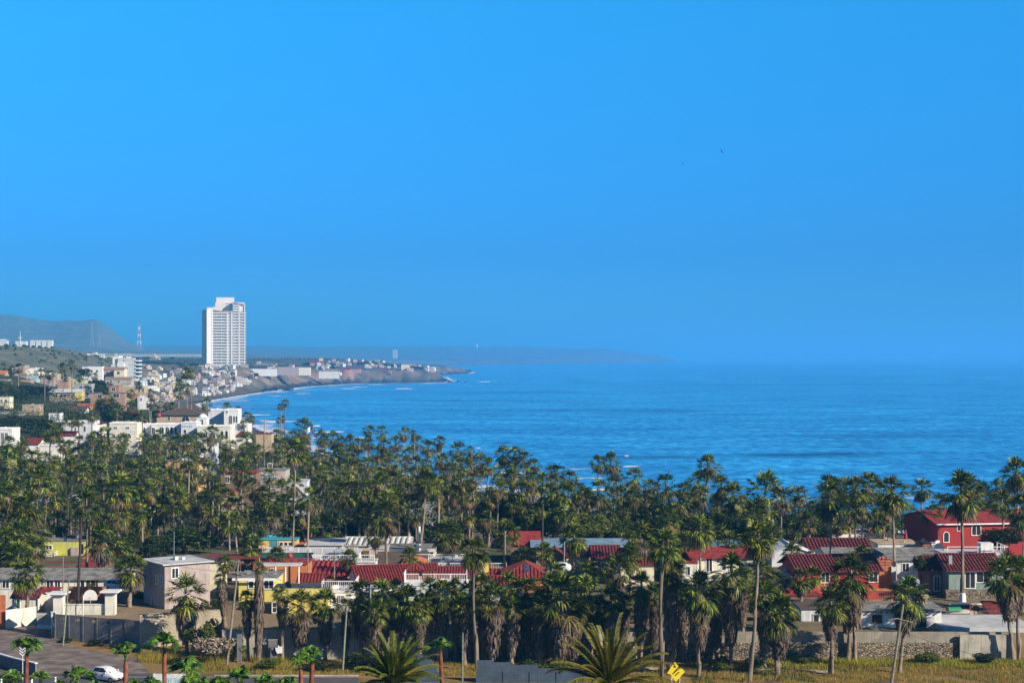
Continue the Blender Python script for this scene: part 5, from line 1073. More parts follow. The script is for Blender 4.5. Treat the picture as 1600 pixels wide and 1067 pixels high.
longb('red white roofed house on the ridge behind the warehouses', 484, 505, 566.5, 571, 3050, 14, M_SALMON, ('gx', T, 3, .6), 'clifftop_villa', 'villa')
for i, x in enumerate((47, 56, 65, 74)): longb(['white stepped apartment block nearest the boat shaped building', 'second white stepped apartment block on the ridge', 'third white stepped apartment block on the ridge', 'white stepped apartment block farthest right on the ridge'][i], x, x + 7.4, 533, 541, 3350, 10, M_WHITE, ('flat', M_TRIM, 1.5), 'apartment_block', 'apartment block')
longb('white boat shaped hall on the left ridge', 24, 41, 534, 538, 3400, 12, M_WHITE, ('flat', M_TRIM, 1), 'hall', 'hall')
longb('white building at the far left of the ridge', -6, 11, 532.5, 537, 3400, 12, M_WHITE, ('hip', M_TRIM, 3, 1), 'hall', 'hall')
longb('tiny white ranch building on the green hill slope', 51, 63, 564.5, 568.5, 1800, 6, M_WHITE, ('flat', M_TRIM), 'ranch_house', 'house')
rt = thing('ridge_wall', 'long pale pillared wall crossing the plain left of the tower', 'wall', (xat(150, 3330), 3330, zat(557, 3330))); m = MB(); L = 165 * 3330 / F
m.box(0, L, 0, 1, 0, 2.2); [m.box(L * i / 55, L * i / 55 + 1.6, -.6, -.01, 0, 5.5) for i in range(55)]; m.build('wall', M_LROOF, rt)
# masts
def lattice(px, yt, yb, D, w, label, colors):
    rt = thing('lattice_mast', label, 'mast', (xat(px, D), D, zat(yb, D))); Hh = (yb - yt) * D / F; N = 7
    for k in range(N):
        m = MB(); z0_, z1_ = Hh * k / N, Hh * (k + 1) / N; a0, a1 = w * (1 - .8 * k / N), w * (1 - .8 * (k + 1) / N)
        for sx_, sy_ in ((-1, -1), (1, -1), (1, 1), (-1, 1)):
            m.tube([(sx_*a0, sy_*a0, z0_), (sx_*a1, sy_*a1, z1_)], w * .06, k=4); m.tube([(sx_*a0, sy_*a0, z0_), (-sy_*a1, sx_*a1, z1_)], w * .05, k=4)
        m.build('section', colors[k % 2], rt)
    m = MB(); m.box(-w*.5, w*.5, -w*.5, w*.5, Hh, Hh + w * .25); m.build('platform', M_GALV, rt)
lattice(217.5, 505, 543, 3450, 4, 'red and white lattice mast on the ridge left of the tower', [FS, M_TRIM]); lattice(143.5, 503, 541, 3900, 4, 'faint grey lattice mast left of the red and white one', [M_GALV, M_GALV])
rt = thing('radio_mast', 'thin white radio mast above the boat shaped hall', 'mast', (xat(31.5, 3400), 3400, zat(536, 3400))); m = MB(); m.tube([(0, 0, -3), (0, 0, 19 * 3400 / F)], 1.1, .4); m.build('pole', M_TRIM, rt); m = MB(); m.box(-4, 4, -1, 1, 8 * 1.3, 8 * 1.3 + 1.2); m.build('arm', M_TRIM, rt)
lattice(155, 525, 542, 3700, 3.5, 'low dark double pylon right of the apartment blocks', [M_GALV, M_GALV])
# birds
def bird(px, py, D, rz, label):
    rt = thing('bird', label, 'bird', (xat(px, D), D, zat(py, D)), R(rz)); m = MB()
    m.tube([(0, -.32, 0), (0, -.15, .02), (0, .1, .02), (0, .34, 0)], lambda t: .02 + .09 * math.sin(max(.05, t) * 3.0), k=7)
    for sg in (-1, 1): m.add([(0, -.12, .04), (sg * .5, -.2, .3), (sg * 1.0, 0, .22), (sg * .5, .1, .28), (0, .14, .04)], [(0, 1, 2, 3, 4)])
    m.add([(0, .3, 0), (-.12, .5, 0), (.12, .5, 0)], [(0, 1, 2)]); m.build('body', M_DTRIM, rt); rt.rotation_euler = (0, R(50), R(rz)); return rt
bird(1127.5, 237.5, 620, 30, 'upper right one of two dark birds gliding in the sky'); bird(1066.5, 256, 640, 20, 'lower left one of two dark birds gliding in the sky')
# rocks of the headland
M_ROCK = plain('wet_rock', (.05, .045, .045), .8, 0, .4, .2)
def rock(px, py, w, label, D=None):
    D = D or CAMZ * F / (py - HOR); rt = link('rock', None); rnd = random.Random(int(px)); m = MB(); W = w * D / F / 2; n = 12; vs = []
    for j, (rr, z) in enumerate(((1, -1), (.95, .5), (.7, W * .12 + 1), (.3, W * .18 + 2))):
        for i in range(n): q = rr * rnd.uniform(.7, 1.1); vs.append((W * q * math.cos(i * 6.283 / n), W * q * .6 * math.sin(i * 6.283 / n), z * rnd.uniform(.7, 1.3)))
    m.add(vs, [(j*n+i, j*n+(i+1) % n, (j+1)*n+(i+1) % n, (j+1)*n+i) for j in range(3) for i in range(n)] + [tuple(3*n+i for i in range(n))]); me = m.mesh('rock', M_ROCK)
    bpy.data.objects.remove(rt); tag(link('rock', me, None, (xat(px, D), D, 0)), label, 'rock')
rock(716, 597, 8, 'dark wet rock just off the headland tip'); rock(703, 598, 14, 'broad dark rock joined to the headland tip'); rock(728, 597.5, 6, 'small dark rock farthest off the headland tip'); rock(735, 580, 14, 'low dark rocks ending the second promontory')
# ------------------------------------------------------------------ palms: front row and named ones
P = place_palm
FR = 'skirted fan palms in front of the retaining wall'
# (px, crown row, base column, D, width px, skirt m, crown kind, label)
for a in [
 (290, 930, 292, 219, 72, 5.0, 'shag', 'shaggy fan palm with a brown skirt in front of the beige block wall'),
 (344, 903, 352, 221, 22, 5.0, 'lo', 'half dead fan palm with a tiny crown and hanging grey skirt beside the grey house'),
 (405, 886, 404, 212, 20, 11.5, 'lo', 'tall dead palm column wrapped in shaggy grey fronds with a thin sprout on top'),
 (470, 948, 468, 213, 62, 4.5, 'shag', 'fan palm with drooping fronds in front of the bright yellow house corner'),
 (508, 942, 508, 213.2, 50, 5.0, 'hi', 'dark fan palm left of the white glazed house'),
 (563, 930, 565, 213, 52, 5.5, 'hi', 'skirted fan palm left of the grey transformer pole'),
 (597, 930, 598, 211, 56, 5.5, 'hi', 'skirted fan palm just right of the grey transformer pole'),
 (636, 940, 635, 210, 56, 6.0, 'hi', 'skirted fan palm below the white railed deck'),
 (690, 930, 688, 212, 52, 6.0, 'hi', 'skirted fan palm behind the young bright green palm'),
 (712, 922, 712, 213, 38, 5.0, 'hi', 'narrow fan palm right of the young bright green palm'),
 (770, 938, 768, 209, 66, 6.5, 'shag', 'fan palm with a broad pinkish brown skirt beside the thin tall trunk'),
 (752, 915, 755, 213, 46, 5.5, 'hi', 'fan palm below the low ribbed red roof'),
 (822, 925, 822, 212, 52, 6.0, 'hi', 'fan palm in front of the red hipped roof'),
 (843, 948, 845, 209, 50, 6.0, 'shag', 'dark skirted fan palm left of the widest shaggy palm'),
 (876, 940, 878, 208, 92, 7.0, 'shag', 'widest shaggy fan palm, with a crown as broad as it is tall'),
 (915, 925, 914, 211, 52, 6.5, 'hi', 'fan palm right of the widest shaggy palm'),
 (955, 938, 954, 209, 50, 5.0, 'hi', 'small fan palm with a reddish skirt left of the twin dark columns'),
 (1002, 915, 1000, 209, 48, 7.0, 'hi', 'fan palm with a long grey skirt left of the dark column palm'),
 (1048, 892, 1048, 205, 52, 11.0, 'hi', 'fan palm wrapped to the ground in a thick dark column of dead fronds'),
 (1093, 925, 1092, 202, 68, 6.5, 'hi', 'large fan palm with a wide skirt above the yellow road signs'),
 (1142, 896, 1142, 210, 62, 9.0, 'hi', 'fan palm with a long pale skirt between two bare trunks'),
 (1194, 930, 1195, 208, 50, 7.0, 'hi', 'fan palm with a shaggy skirt behind the leaning trunk'),
 (1217, 962, 1217, 203, 66, 5.0, 'hi', 'fan palm with a bulging grey skirt at the dry grass'),
 (1298, 944, 1299, 204, 56, 4.2, 'hi', 'slim fan palm with a rounded skirt on a thin bare trunk'),
 (1330, 900, 1336, 213, 76, 6.0, 'hi', 'big fan palm with a heavy skirt in front of the vermilion house'),
 (1322, 925, 1325, 213.2, 40, 5.0, 'hi', 'lower fan palm sharing the heavy skirt in front of the vermilion house'),
 (1418, 932, 1405, 205, 64, 4.0, 'hi', 'leaning fan palm beside the leaning wooden pole'),
 (1572, 900, 1584, 212, 70, 5.5, 'shag', 'left twin of the patterned trunk palms at the right edge'),
 (1594, 896, 1593, 212.4, 60, 5.0, 'hi', 'right twin of the patterned trunk palms at the right edge')]:
    P(a[0], a[1], a[3], a[4], a[2], a[6], a[5], None, a[7], FR)
TG = 'tall bare trunked fan palms'
for a in [
 (740, 862, 746, 206, 50, 0, 'hi', .8, 'tall fan palm with a very thin bare trunk right of the red trunk palm'),
 (1037, 852, 1036, 200, 56, 0, 'hi', .85, 'tall fan palm with a thin pale trunk in front of the dark column palm'),
 (1184, 842, 1171, 199, 60, 0, 'hi', 1.0, 'tall fan palm whose smooth trunk leans right from the dry grass'),
 (602, 805, 604, 275, 56, 2.5, 'shag', 1.0, 'tall fan palm with a shaggy golden crown above the brown gable'),
 (586, 838, 587, 285, 34, 1.6, 'lo', 1.0, 'lower fan palm behind the shaggy golden crowned palm'),
 (205, 890, 201, 238, 50, 0, 'hi', 1.15, 'fan palm with a brown trunk left of the grey two storey house'),
 (41, 897, 40, 242, 56, 1.2, 'hi', 1.1, 'fan palm with a fat brown trunk behind the gatehouse'),
 (162, 845, 160, 262, 58, 3.0, 'shag', .95, 'shaggy fan palm with yellow hanging fronds at the long cream house'),
 (28, 868, 26, 262, 50, 0, 'hi', 1, 'fan palm at the left edge in front of the long cream house'),
 (7, 905, 6, 262, 36, 0, 'hi', 1, 'fan palm cut by the left edge above the rust red wall stub'),
 (135, 790, 136, 275, 52, 1.5, 'hi', .9, 'tall fan palm behind the creosoted pole at the long cream house'),
 (700, 836, 697, 292, 50, 0, 'hi', 1, 'fan palm with bright spreading fronds above the white balustrade'),
 (790, 832, 789, 278, 46, 2, 'hi', 1, 'fan palm behind the pale wooden post in the middle'),
 (392, 855, 385, 262, 44, 0, 'hi', 1, 'fan palm above the pergola beside the crossed pole'),
 (408, 895, 408, 250, 28, 0, 'lo', .8, 'small fan palm behind the dead palm column'),
 (898, 840, 899, 268, 46, 1.5, 'hi', 1, 'fan palm with a bright green top in front of the blue grey roof'),
 (868, 898, 868, 240, 40, 2, 'hi', 1, 'young full fan palm left of the small red gables'),
 (915, 895, 915, 238, 46, 3, 'hi', 1, 'full fan palm below the dark red gable roof'),
 (963, 892, 962, 236, 52, 4, 'shag', 1, 'full fan palm in front of the cream cottage'),
 (1000, 838, 1001, 262, 56, 3, 'shag', 1, 'bushy fan palm with green and brown fronds above the cream cottage'),
 (1048, 880, 1050, 236, 48, 2, 'hi', 1, 'fan palm behind the dark column palm'),
 (1095, 830, 1095, 262, 50, 0, 'hi', .9, 'tall fan palm in front of the bright red roofed house'),
 (1187, 895, 1188, 240, 46, 3, 'hi', 1, 'fan palm low beside the aqua hut'),
 (1215, 910, 1216, 240, 40, 3, 'hi', 1, 'fan palm partly hidden behind the bulging skirted palm'),
 (1172, 925, 1173, 234, 40, 3, 'hi', 1, 'fan palm in the gap between the pale skirted palm and the leaning trunk'),
 (1206, 835, 1205, 300, 36, 0, 'lo', .8, 'slender fan palm beside the red hipped tile roof'),
 (1296, 780, 1297, 268, 60, 1.8, 'hi', .95, 'very tall fan palm whose trunk passes in front of the red tile roofs'),
 (1394, 770, 1399, 262, 58, 1.5, 'hi', .95, 'very tall fan palm with its trunk before the grey roofed house'),
 (1502, 772, 1504, 243, 66, 1.5, 'hi', 1.05, 'very tall fan palm with a white painted trunk base at the sage green house'),
 (1565, 785, 1566, 290, 44, 1, 'hi', .9, 'tall fan palm in front of the crimson house'),
 (1589, 740, 1588, 305, 50, 1, 'hi', .85, 'tallest fan palm at the right edge'),
 (1598, 798, 1597, 275, 56, 2, 'hi', .95, 'drooping fan palm cut by the right edge'),
 (1558, 905, 1560, 235, 40, 1, 'hi', 1, 'small bushy fan palm beside the hut at the right edge'),
 (1441, 764, 1441, 345, 38, 1.5, 'lo', .9, 'lone fan palm standing against the sea left of the crimson house'),
 (462, 706, 457, 305, 40, 1, 'hi', .8, 'tallest fan palm of the left middle grove with a very long trunk'),
 (665, 752, 655, 300, 40, 0, 'hi', .85, 'fan palm with a strongly leaning thin trunk above the white chimney pipe'),
 (1107, 728, 1103, 345, 42, 1, 'lo', .85, 'tallest fan palm on the right shore, its bare trunk very long'),
 (446, 629, 446, 640, 13, 0, 'lo', .8, 'right one of the pair of very tall thin palms against the bay'), (439, 635, 439, 635, 13, 0, 'lo', .8, 'left one of the pair of very tall thin palms against the bay'),
 (442, 654, 442, 645, 11, 0, 'lo', .7, 'short palm at the foot of the pair against the bay'), (435, 656, 436, 650, 11, 0, 'lo', .7, 'shortest palm left of the pair against the bay')]:
    P(a[0], a[1], a[3], a[4], a[2], a[6], a[5], None, a[8], TG, rt=a[7])
pp = [p[0] for p in PALMS if 'white painted' in (p[0].get('label') or '')][0]; m = MB(); m.lathe([(.55, 0), (.42, 1.4)], 10); m.build('painted_base', M_TRIM, pp)
# hillside palms, far left
for a in [(29, 575, 960, 17), (18, 578, 965, 14), (64, 583, 900, 17), (77, 585, 890, 17), (98, 574, 880, 17), (113, 570, 870, 15), (102, 590, 905, 13), (5, 604, 850, 16), (124, 590, 940, 13), (138, 582, 1010, 12), (148, 588, 1000, 12), (290, 592, 1010, 0), ]:
    if a[3]: P(a[0], a[1], a[2], a[3], None, 'lo', 0, None, None, 'fan palms on the left hillside', rt=.9)
for a in [(290, 582, 700, 18), (299, 584, 690, 18), (280, 600, 720, 18), (293, 607, 715, 16), (279, 613, 700, 18), (217, 602, 760, 14), (235, 614, 740, 15), (204, 614, 740, 16), (322, 631, 640, 20), (355, 636, 700, 15), (372, 640, 690, 13), (386, 650, 650, 18), (393, 655, 640, 15), (380, 662, 600, 14), (236, 630, 700, 18), (250, 632, 740, 14), (262, 634, 750, 14), (165, 622, 690, 26), (175, 632, 700, 22), (155, 634, 720, 20), (144, 649, 590, 20), (122, 657, 560, 20), (222, 650, 560, 20), (183, 645, 640, 18), (205, 634, 700, 22), (270, 636, 760, 16), (300, 634, 780, 14)]:
    P(a[0], a[1], a[2], a[3], None, 'lo', random.choice([0, 0, 1.5]), None, None, 'fan palms around the white villas', rt=.8)
# grove: traced crowns (px, row, width); distance follows from a plausible height
GR = [(80,672,24),(36,691,16),(92,692,20),(109,696,18),(124,690,22),(142,686,18),(164,680,26),(162,702,22),(186,702,20),(226,686,22),(244,688,22),(260,686,20),(277,688,20),(291,688,22),(307,686,24),(330,677,26),(345,688,20),(360,697,22),(385,686,24),
 (295,716,26),(271,722,28),(372,735,26),(385,708,24),(332,755,26),(343,762,22),(314,782,30),(287,772,26),(370,792,34),(395,760,26),(27,738,46),(12,715,28),(50,712,26),(70,716,26),(187,760,44),(207,735,32),(162,740,28),(235,742,26),(252,792,34),(220,812,36),(235,765,28),(150,720,26),
 (475,668,28),(457,680,18),(475,694,20),(437,694,22),(420,700,20),(402,704,22),(502,683,20),(520,684,20),(533,688,16),(547,688,18),(560,692,18),(576,692,18),(577,671,17),(597,674,18),(600,695,18),(618,690,20),(632,676,17),(646,675,9),(652,689,20),(670,698,22),(687,688,17),(716,702,24),(735,702,11),(640,706,22),(590,706,22),(560,712,22),(530,710,24),(500,712,24),(480,725,26),(510,730,26),(545,728,24),(575,725,24),(610,720,26),(650,722,24),(690,718,24),(700,735,22),(670,738,24),(722,725,24),(750,722,26),(762,726,22),(786,708,24),(780,735,24),(740,745,22),(720,750,24),(690,752,22),
 (422,780,30),(410,772,26),(445,785,28),(442,742,26),(430,720,24),(487,776,34),(520,762,28),(542,765,34),(565,760,26),(595,752,30),(620,748,28),(640,765,28),(620,775,26),(712,770,32),(687,780,28),(735,772,28),(508,822,42),(470,800,32),(530,800,30),(560,790,30),(455,822,34),
 (805,709,26),(820,714,22),(835,725,20),(848,750,24),(871,735,22),(890,746,24),(880,768,38),(905,765,26),(915,775,26),(935,722,22),(954,720,28),(962,737,20),(960,754,26),(935,766,32),(992,745,28),(990,773,30),(970,770,26),(1017,760,24),(1041,756,34),(1062,780,34),(1092,751,32),(1095,770,26),(1127,756,28),(1146,771,35),(1120,790,30),(1020,790,28),(800,745,26),(815,765,28),(828,745,24),(850,790,28),(780,760,26),(800,780,26),(765,775,26),
 (1195,770,58),(1221,775,32),(1247,770,28),(1262,812,26),(1262,795,24),(1297,757,34),(1320,765,34),(1336,762,38),(1355,758,38),(1373,765,32),(1380,790,34),(1350,790,34),(1325,795,34),(1470,785,30),(1512,757,34),(1534,772,36),(1545,785,34),(1557,760,26),(1575,765,30),(1455,800,28),(1225,800,30),(1180,800,36),(1160,790,28),(1240,825,26),(1370,812,28),(1310,815,26),(1160,820,30),
 (60,745,36),(10,770,40),(45,790,40),(12,815,44),(50,830,44),(25,845,40),(185,800,34),(215,775,32),(200,820,30),(350,815,30),(400,815,30),(330,800,30),(300,745,28),(275,755,26),(350,720,24),(320,710,24),(305,700,22),(235,715,26),(190,720,24),(130,735,28),(110,725,24),(85,735,28),(175,785,28),(145,765,28),(500,750,26),(460,755,26),(575,800,34),(650,800,30),(690,805,30),(730,800,28),(760,805,28),(835,800,28),(865,800,26),(945,800,28),(1000,800,26),(1085,800,28),(1140,815,28),(1070,765,24),(860,765,24),(660,765,26),(430,800,30),(380,740,24),(540,745,24),(820,790,26),(1010,775,22),(975,795,24),(905,795,24)]
for px, pc, w in GR:
    h = max(5.5, min(19, random.gauss(12.5, 2.2)))
    if pc > 790: h *= .75
    D = solve_D(px, pc + w * .08, h); z0 = gz(px, D); hh = zat(pc, D) - z0
    if hh < 2.5: continue
    big = w > 34
    P(px, pc + w * .1, D, w * 1.28, px + random.gauss(0, 4), 'hi' if D < 330 and big else ('shag' if random.random() < .3 else 'lo'), random.choice([0, 0, 1.2, 2.2]) if hh > 6 else 0, None, None, rt=random.uniform(.75, 1.0))
# more of the front row, and bushes on the terrace edge
for a in [(585, 955, 586, 208, 46, 5), (618, 925, 617, 213, 44, 5), (655, 950, 656, 209, 44, 5), (672, 918, 671, 213, 40, 5), (726, 950, 726, 210, 44, 5), (735, 925, 735, 213, 40, 5), (795, 918, 795, 213, 46, 6), (800, 950, 799, 209, 44, 6), (860, 915, 861, 213, 44, 6), (897, 952, 898, 209, 50, 6), (935, 950, 936, 211, 42, 6),
          (975, 945, 975, 212, 40, 5), (1025, 930, 1022, 213, 40, 7), (1068, 930, 1068, 212, 42, 7), (1120, 935, 1121, 213, 44, 6), (1160, 905, 1160, 216, 40, 6), (440, 930, 441, 213, 34, 4), (385, 935, 388, 213, 30, 5), (540, 950, 541, 211, 34, 5)]:
    P(a[0], a[1], a[3], a[4], a[2], 'hi' if a[0] % 2 else 'shag', a[5], None, None, FR)
for a in [(10, 845, 10, 285, 50, 1), (33, 832, 34, 290, 48, 2), (52, 858, 50, 275, 44, 1), (18, 872, 18, 266, 46, 1), (78, 850, 76, 308, 40, 1), (150, 815, 150, 305, 44, 2), (178, 800, 177, 312, 42, 1), (190, 862, 190, 270, 36, 0), (352, 880, 350, 246, 30, 1), (432, 868, 431, 262, 30, 0), (545, 872, 545, 264, 30, 0),
          (640, 868, 640, 268, 30, 0), (820, 868, 820, 264, 34, 1), (850, 862, 851, 262, 32, 0), (985, 868, 985, 250, 40, 2), (1065, 850, 1066, 270, 42, 1), (1140, 848, 1140, 272, 42, 1), (1238, 862, 1238, 262, 34, 0), (1270, 900, 1270, 238, 34, 1), (1348, 868, 1349, 262, 36, 0), (1250, 905, 1250, 232, 36, 2), (228, 900, 228, 240, 0, 0)]:
    if a[4]: P(a[0], a[1], a[3], a[4], a[2], 'hi', a[5], None, None, TG)
k = 0
for x, D, w, kd, lab in [(480, 221, 34, 'dark', 'dark shrub below the white glazed house'), (560, 222, 46, 'lime', 'pale shrub on the terrace edge by the transformer pole'), (610, 221, 50, 'dark', 'dark shrub below the left end of the white railed deck'), (665, 222, 46, 'dark', 'dark shrub below the middle of the white railed deck'), (735, 221, 40, 'dark', 'dark shrub below the aqua house'),
     (800, 221, 50, 'dark', 'dark shrub below the low ribbed red roof'), (850, 224, 50, 'lime', 'pale shrub below the red hipped roof'), (905, 222, 46, 'dark', 'dark shrub behind the widest shaggy palm'), (960, 226, 50, 'dark', 'dark shrub below the cream cottage'), (1020, 228, 44, 'lime', 'pale shrub behind the dark column palm'), (1080, 240, 60, 'dark', 'dark shrub below the bright red roofed house'),
     (1130, 236, 50, 'dark', 'dark shrub below the tall windows of the cream house'), (1195, 226, 50, 'dark', 'dark shrub below the aqua hut'), (1165, 244, 40, 'lime', 'pale shrub left of the aqua hut'), (1435, 243, 34, 'dark', 'dark shrub beside the parked blue grey car'), (340, 236, 30, 'dark', 'dark shrub right of the grey two storey house'), (215, 244, 26, 'dark', 'dark shrub in the yard left of the grey two storey house'), (140, 250, 26, 'lime', 'pale shrub in the yard of the long cream house')]:
    yb = HOR + (CAMZ - gz(x, D)) * F / D; tree(x, yb - w * .62, yb, D, w, kd, lab, 'bush', cat='bush')
for i, (x, D, w, kd, lab) in enumerate([(100, 226.3, 20, 'dark', 'dark weeds at the foot of the dark block wall'), (150, 224.3, 24, 'dark', 'dark weed clump below the block wall openings'), (195, 222, 24, 'lime', 'pale weed clump at the right end of the dark block wall'), (560, 207, 50, 'dark', 'dark shrub left of the feather leaved date palm'), (600, 205, 56, 'dark', 'dark shrub behind the feather leaved date palm'), (640, 206, 44, 'dark', 'dark shrub right of the feather leaved date palm'), (820, 204, 46, 'dark', 'dark shrub behind the blue grey wall'), (870, 203, 50, 'lime', 'pale shrub behind the blue grey wall end'), (1120, 206, 46, 'lime', 'low green shrub between the front trunks'), (1180, 207, 40, 'dark', 'low dark shrub at the foot of the leaning smooth trunk'), (1260, 210, 36, 'lime', 'low green shrub at the stone wall'), (1450, 210.5, 44, 'lime', 'low yellowish shrub at the stone wall right'), (1540, 210, 40, 'dark', 'low dark shrub at the end wall'), (10, 196, 40, 'dark', 'dark roadside shrub at the left edge'), (420, 207, 40, 'lime', 'yellowish shrub below the notice board'), (500, 206, 36, 'dark', 'dark shrub behind the red trunk pair')]):
    yb = HOR + (CAMZ - gz(x, D)) * F / D; tree(x, yb - w * .5, yb, D, w, kd, lab, 'bush', cat='bush')
# feather-leaved date palms
date_palm(103, 780, 345, 7.6, 44, 'large date palm with arching feather fronds among the left fan palms', .5, 40, 85, -45, 3, leafm('date_palm_leaf_dark', [(.035, .065, .012), (.07, .11, .018), (.16, .17, .03)], .5, .15, .2), .04, .6, 1.5)
date_palm(22, 648, 720, 4.0, 26, 'small bright date palm on the left hillside', .3, 16, 80, -30, 5, L_LIME, .09, .7, 1.4)
date_palm(615, 1070, 96, 3.2, 40, 'big feather leaved date palm rising from the bottom edge left of centre', .45, 70, 86, 18, 7, None, .028, .42, .75)
date_palm(952, 1072, 92, 3.9, 42, 'big date palm with yellowish feather fronds at the bottom edge right of centre', .5, 74, 86, 12, 9, leafm('golden_date_leaf', [(.05, .075, .015), (.12, .13, .02), (.30, .22, .03)], .45, .15, .1), .028, .42, .75)
# young fan palms with red trunks, near the road
YG = 'young fan palms with red trunks along the road'
for a in [(42, 1004, 41, 160, 40, 'young palm with a red trunk beside the chevron sign'), (22, 1050, 22, 150, 32, 'young palm low at the left edge with drooping fans'), (65, 1048, 66, 150, 30, 'young palm right of the chevron sign trunk'),
          (122, 1052, 123, 148, 48, 'young palm with spreading fans left of the white car'), (197, 1014, 194, 158, 42, 'young palm with a bare red trunk just right of the white car'), (257, 1000, 256, 158, 46, 'young palm with a bright red trunk before the white banner'),
          (291, 1040, 293, 150, 44, 'young palm right of the white banner'), (303, 1062, 303, 142, 42, 'lowest young palm right of the white banner'), (376, 1054, 376, 148, 42, 'young palm before the dry yellow grass'), (206, 1066, 206, 143, 36, 'tiny young palm at the bottom edge below the white car'),
          (470, 1026, 474, 156, 38, 'left young palm of the red trunk pair'), (488, 1014, 485, 157, 34, 'right young palm of the red trunk pair'), (688, 1000, 693, 158, 38, 'young palm with a glowing green fan and red trunk in the centre'), (150, 1066, 150, 142, 30, 'tiny young palm under the front of the white car'), (236, 1060, 237, 147, 34, 'young palm left of the bright red trunk at the banner'), (342, 1062, 342, 144, 34, 'young palm between the banner and the dry yellow grass'), (412, 1058, 412, 147, 34, 'young palm in front of the dry yellow grass right'), (95, 1066, 95, 142, 34, 'young palm low between the two white roadside posts'), (445, 1062, 445, 145, 36, 'low young palm left of the feather leaved date palm')]:
    P(a[0], a[1] + 19, a[3], a[4] * 2.1, a[2], 'young', 0, random.choice(TRUNKR), a[5], YG, rt=.85)
# --- broad-leaved trees
tree(248, 834, 872, 303, 66, 'dark', 'dark round tree at the left end of the hedge trees'); tree(285, 818, 870, 305, 92, 'dark', 'broad dark tree with a sunlit top behind the grey two storey house')
tree(330, 818, 868, 326, 84, 'lime', 'lime topped tree at the right end of the hedge trees'); tree(790, 768, 850, 328, 110, 'dark', 'large dark tree behind the red magenta roof'); tree(760, 775, 860, 350, 60, 'dark', 'dark tree with a bare branch beside it')
tree(888, 786, 850, 316, 92, 'lime', 'pale green tree above the blue grey roof'); tree(832, 788, 850, 322, 84, 'lime', 'pale green bushy tree left of the blue grey roof'); tree(925, 808, 850, 314, 66, 'lime', 'low pale green tree at the right of the blue grey roof')
tree(1030, 788, 860, 318, 100, 'dark', 'dark olive tree behind the cream cottage'); tree(1120, 792, 860, 316, 120, 'dark', 'wide dark tree behind the bright red roofed house'); tree(1172, 806, 858, 312, 76, 'dark', 'dark tree left of the red hipped tile roof')
tree(1566, 818, 858, 284, 80, 'dark', 'wide green tree in front of the crimson house'); tree(1440, 868, 898, 252, 34, 'dark', 'small dark round tree beside the porch house'); tree(1205, 815, 850, 314, 62, 'lime', 'yellowish green bush left of the pale yellow chimney')
tree(1268, 812, 846, 322, 60, 'dark', 'grey green bush right of the pale yellow chimney'); tree(320, 966, 1020, 215, 52, 'lime', 'round green bush by the beige block wall', 'bush', cat='bush'); tree(336, 985, 1030, 209, 60, 'twig', 'dry leafless bush in front of the round green bush', 'bush', cat='bush')
tree(365, 995, 1030, 213, 34, 'lime', 'small green bush behind the crossed pole', 'bush', cat='bush'); tree(640, 808, 870, 326, 84, 'dark', 'dark tree behind the grey metal roofs'); tree(705, 815, 860, 322, 70, 'dark', 'dark tree behind the long balustrade')
tree(562, 806, 850, 328, 80, 'dark', 'dark tree between trunks behind the metal roofs'); tree(232, 845, 885, 285, 40, 'dark', 'dark bush left of the grey two storey house roof', 'bush', cat='bush'); tree(105, 884, 893, 262, 22, 'lime', 'lime green shrub on the long grey shingle roof edge', 'bush', cat='bush')
for a in [(150, 590, 612, 960, 34, 'dark', 'dark leaning tree right of the hillside palms'), (160, 598, 622, 900, 34, 'dark', 'wide dark tree above the brick house'), (30, 605, 640, 830, 40, 'dark', 'green tree mass at the left hillside'), (10, 600, 630, 880, 30, 'dark', 'dark tree at the left edge of the hillside'),
          (95, 634, 665, 760, 34, 'lime', 'bright green round tree before the brown tiled roof'), (114, 640, 668, 740, 26, 'dark', 'green tree right of the bright green round tree'), (20, 650, 680, 680, 60, 'dark', 'dark green tree mass over the white modern house'), (60, 648, 690, 660, 60, 'dark', 'dark tree mass left of the plain blue white block'),
          (85, 668, 700, 620, 44, 'dark', 'dark green tree touching the plain blue white block'), (172, 625, 665, 690, 44, 'dark', 'tall dark tree behind the cream villa'), (207, 638, 665, 690, 40, 'dark', 'dark tree with twisting trunks behind the villas'), (213, 642, 652, 675, 30, 'pink', 'tree with pink blossom behind the cream villa'),
          (40, 598, 625, 900, 34, 'dark', 'dark tree below the salmon pink house'), (62, 600, 622, 880, 40, 'dark', 'dark tree between the tall hillside palms'), (140, 655, 668, 690, 30, 'dark', 'dark bush behind the plain blue white block'), (250, 640, 655, 750, 30, 'dark', 'dark tree with yellow flowers beside the brown hipped roof'),
          (300, 640, 655, 730, 36, 'dark', 'dark trees right of the brown hipped roof'), (8, 695, 720, 540, 50, 'dark', 'green thicket under the white modern house'), (130, 575, 590, 1100, 22, 'dark', 'dark tree before the flat white block')]:
    tree(*a)
tree(470, 812, 855, 326, 80, 'dark', 'dark tree behind the turquoise edged house'); tree(1075, 800, 860, 322, 70, 'lime', 'pale tree between the two wide dark trees'); tree(970, 800, 855, 320, 70, 'dark', 'dark tree right of the low pale green tree'); tree(390, 825, 865, 320, 60, 'dark', 'dark tree left of the turquoise edged house')
tree(190, 835, 872, 300, 56, 'dark', 'dark tree above the small teal shed')
k = 0
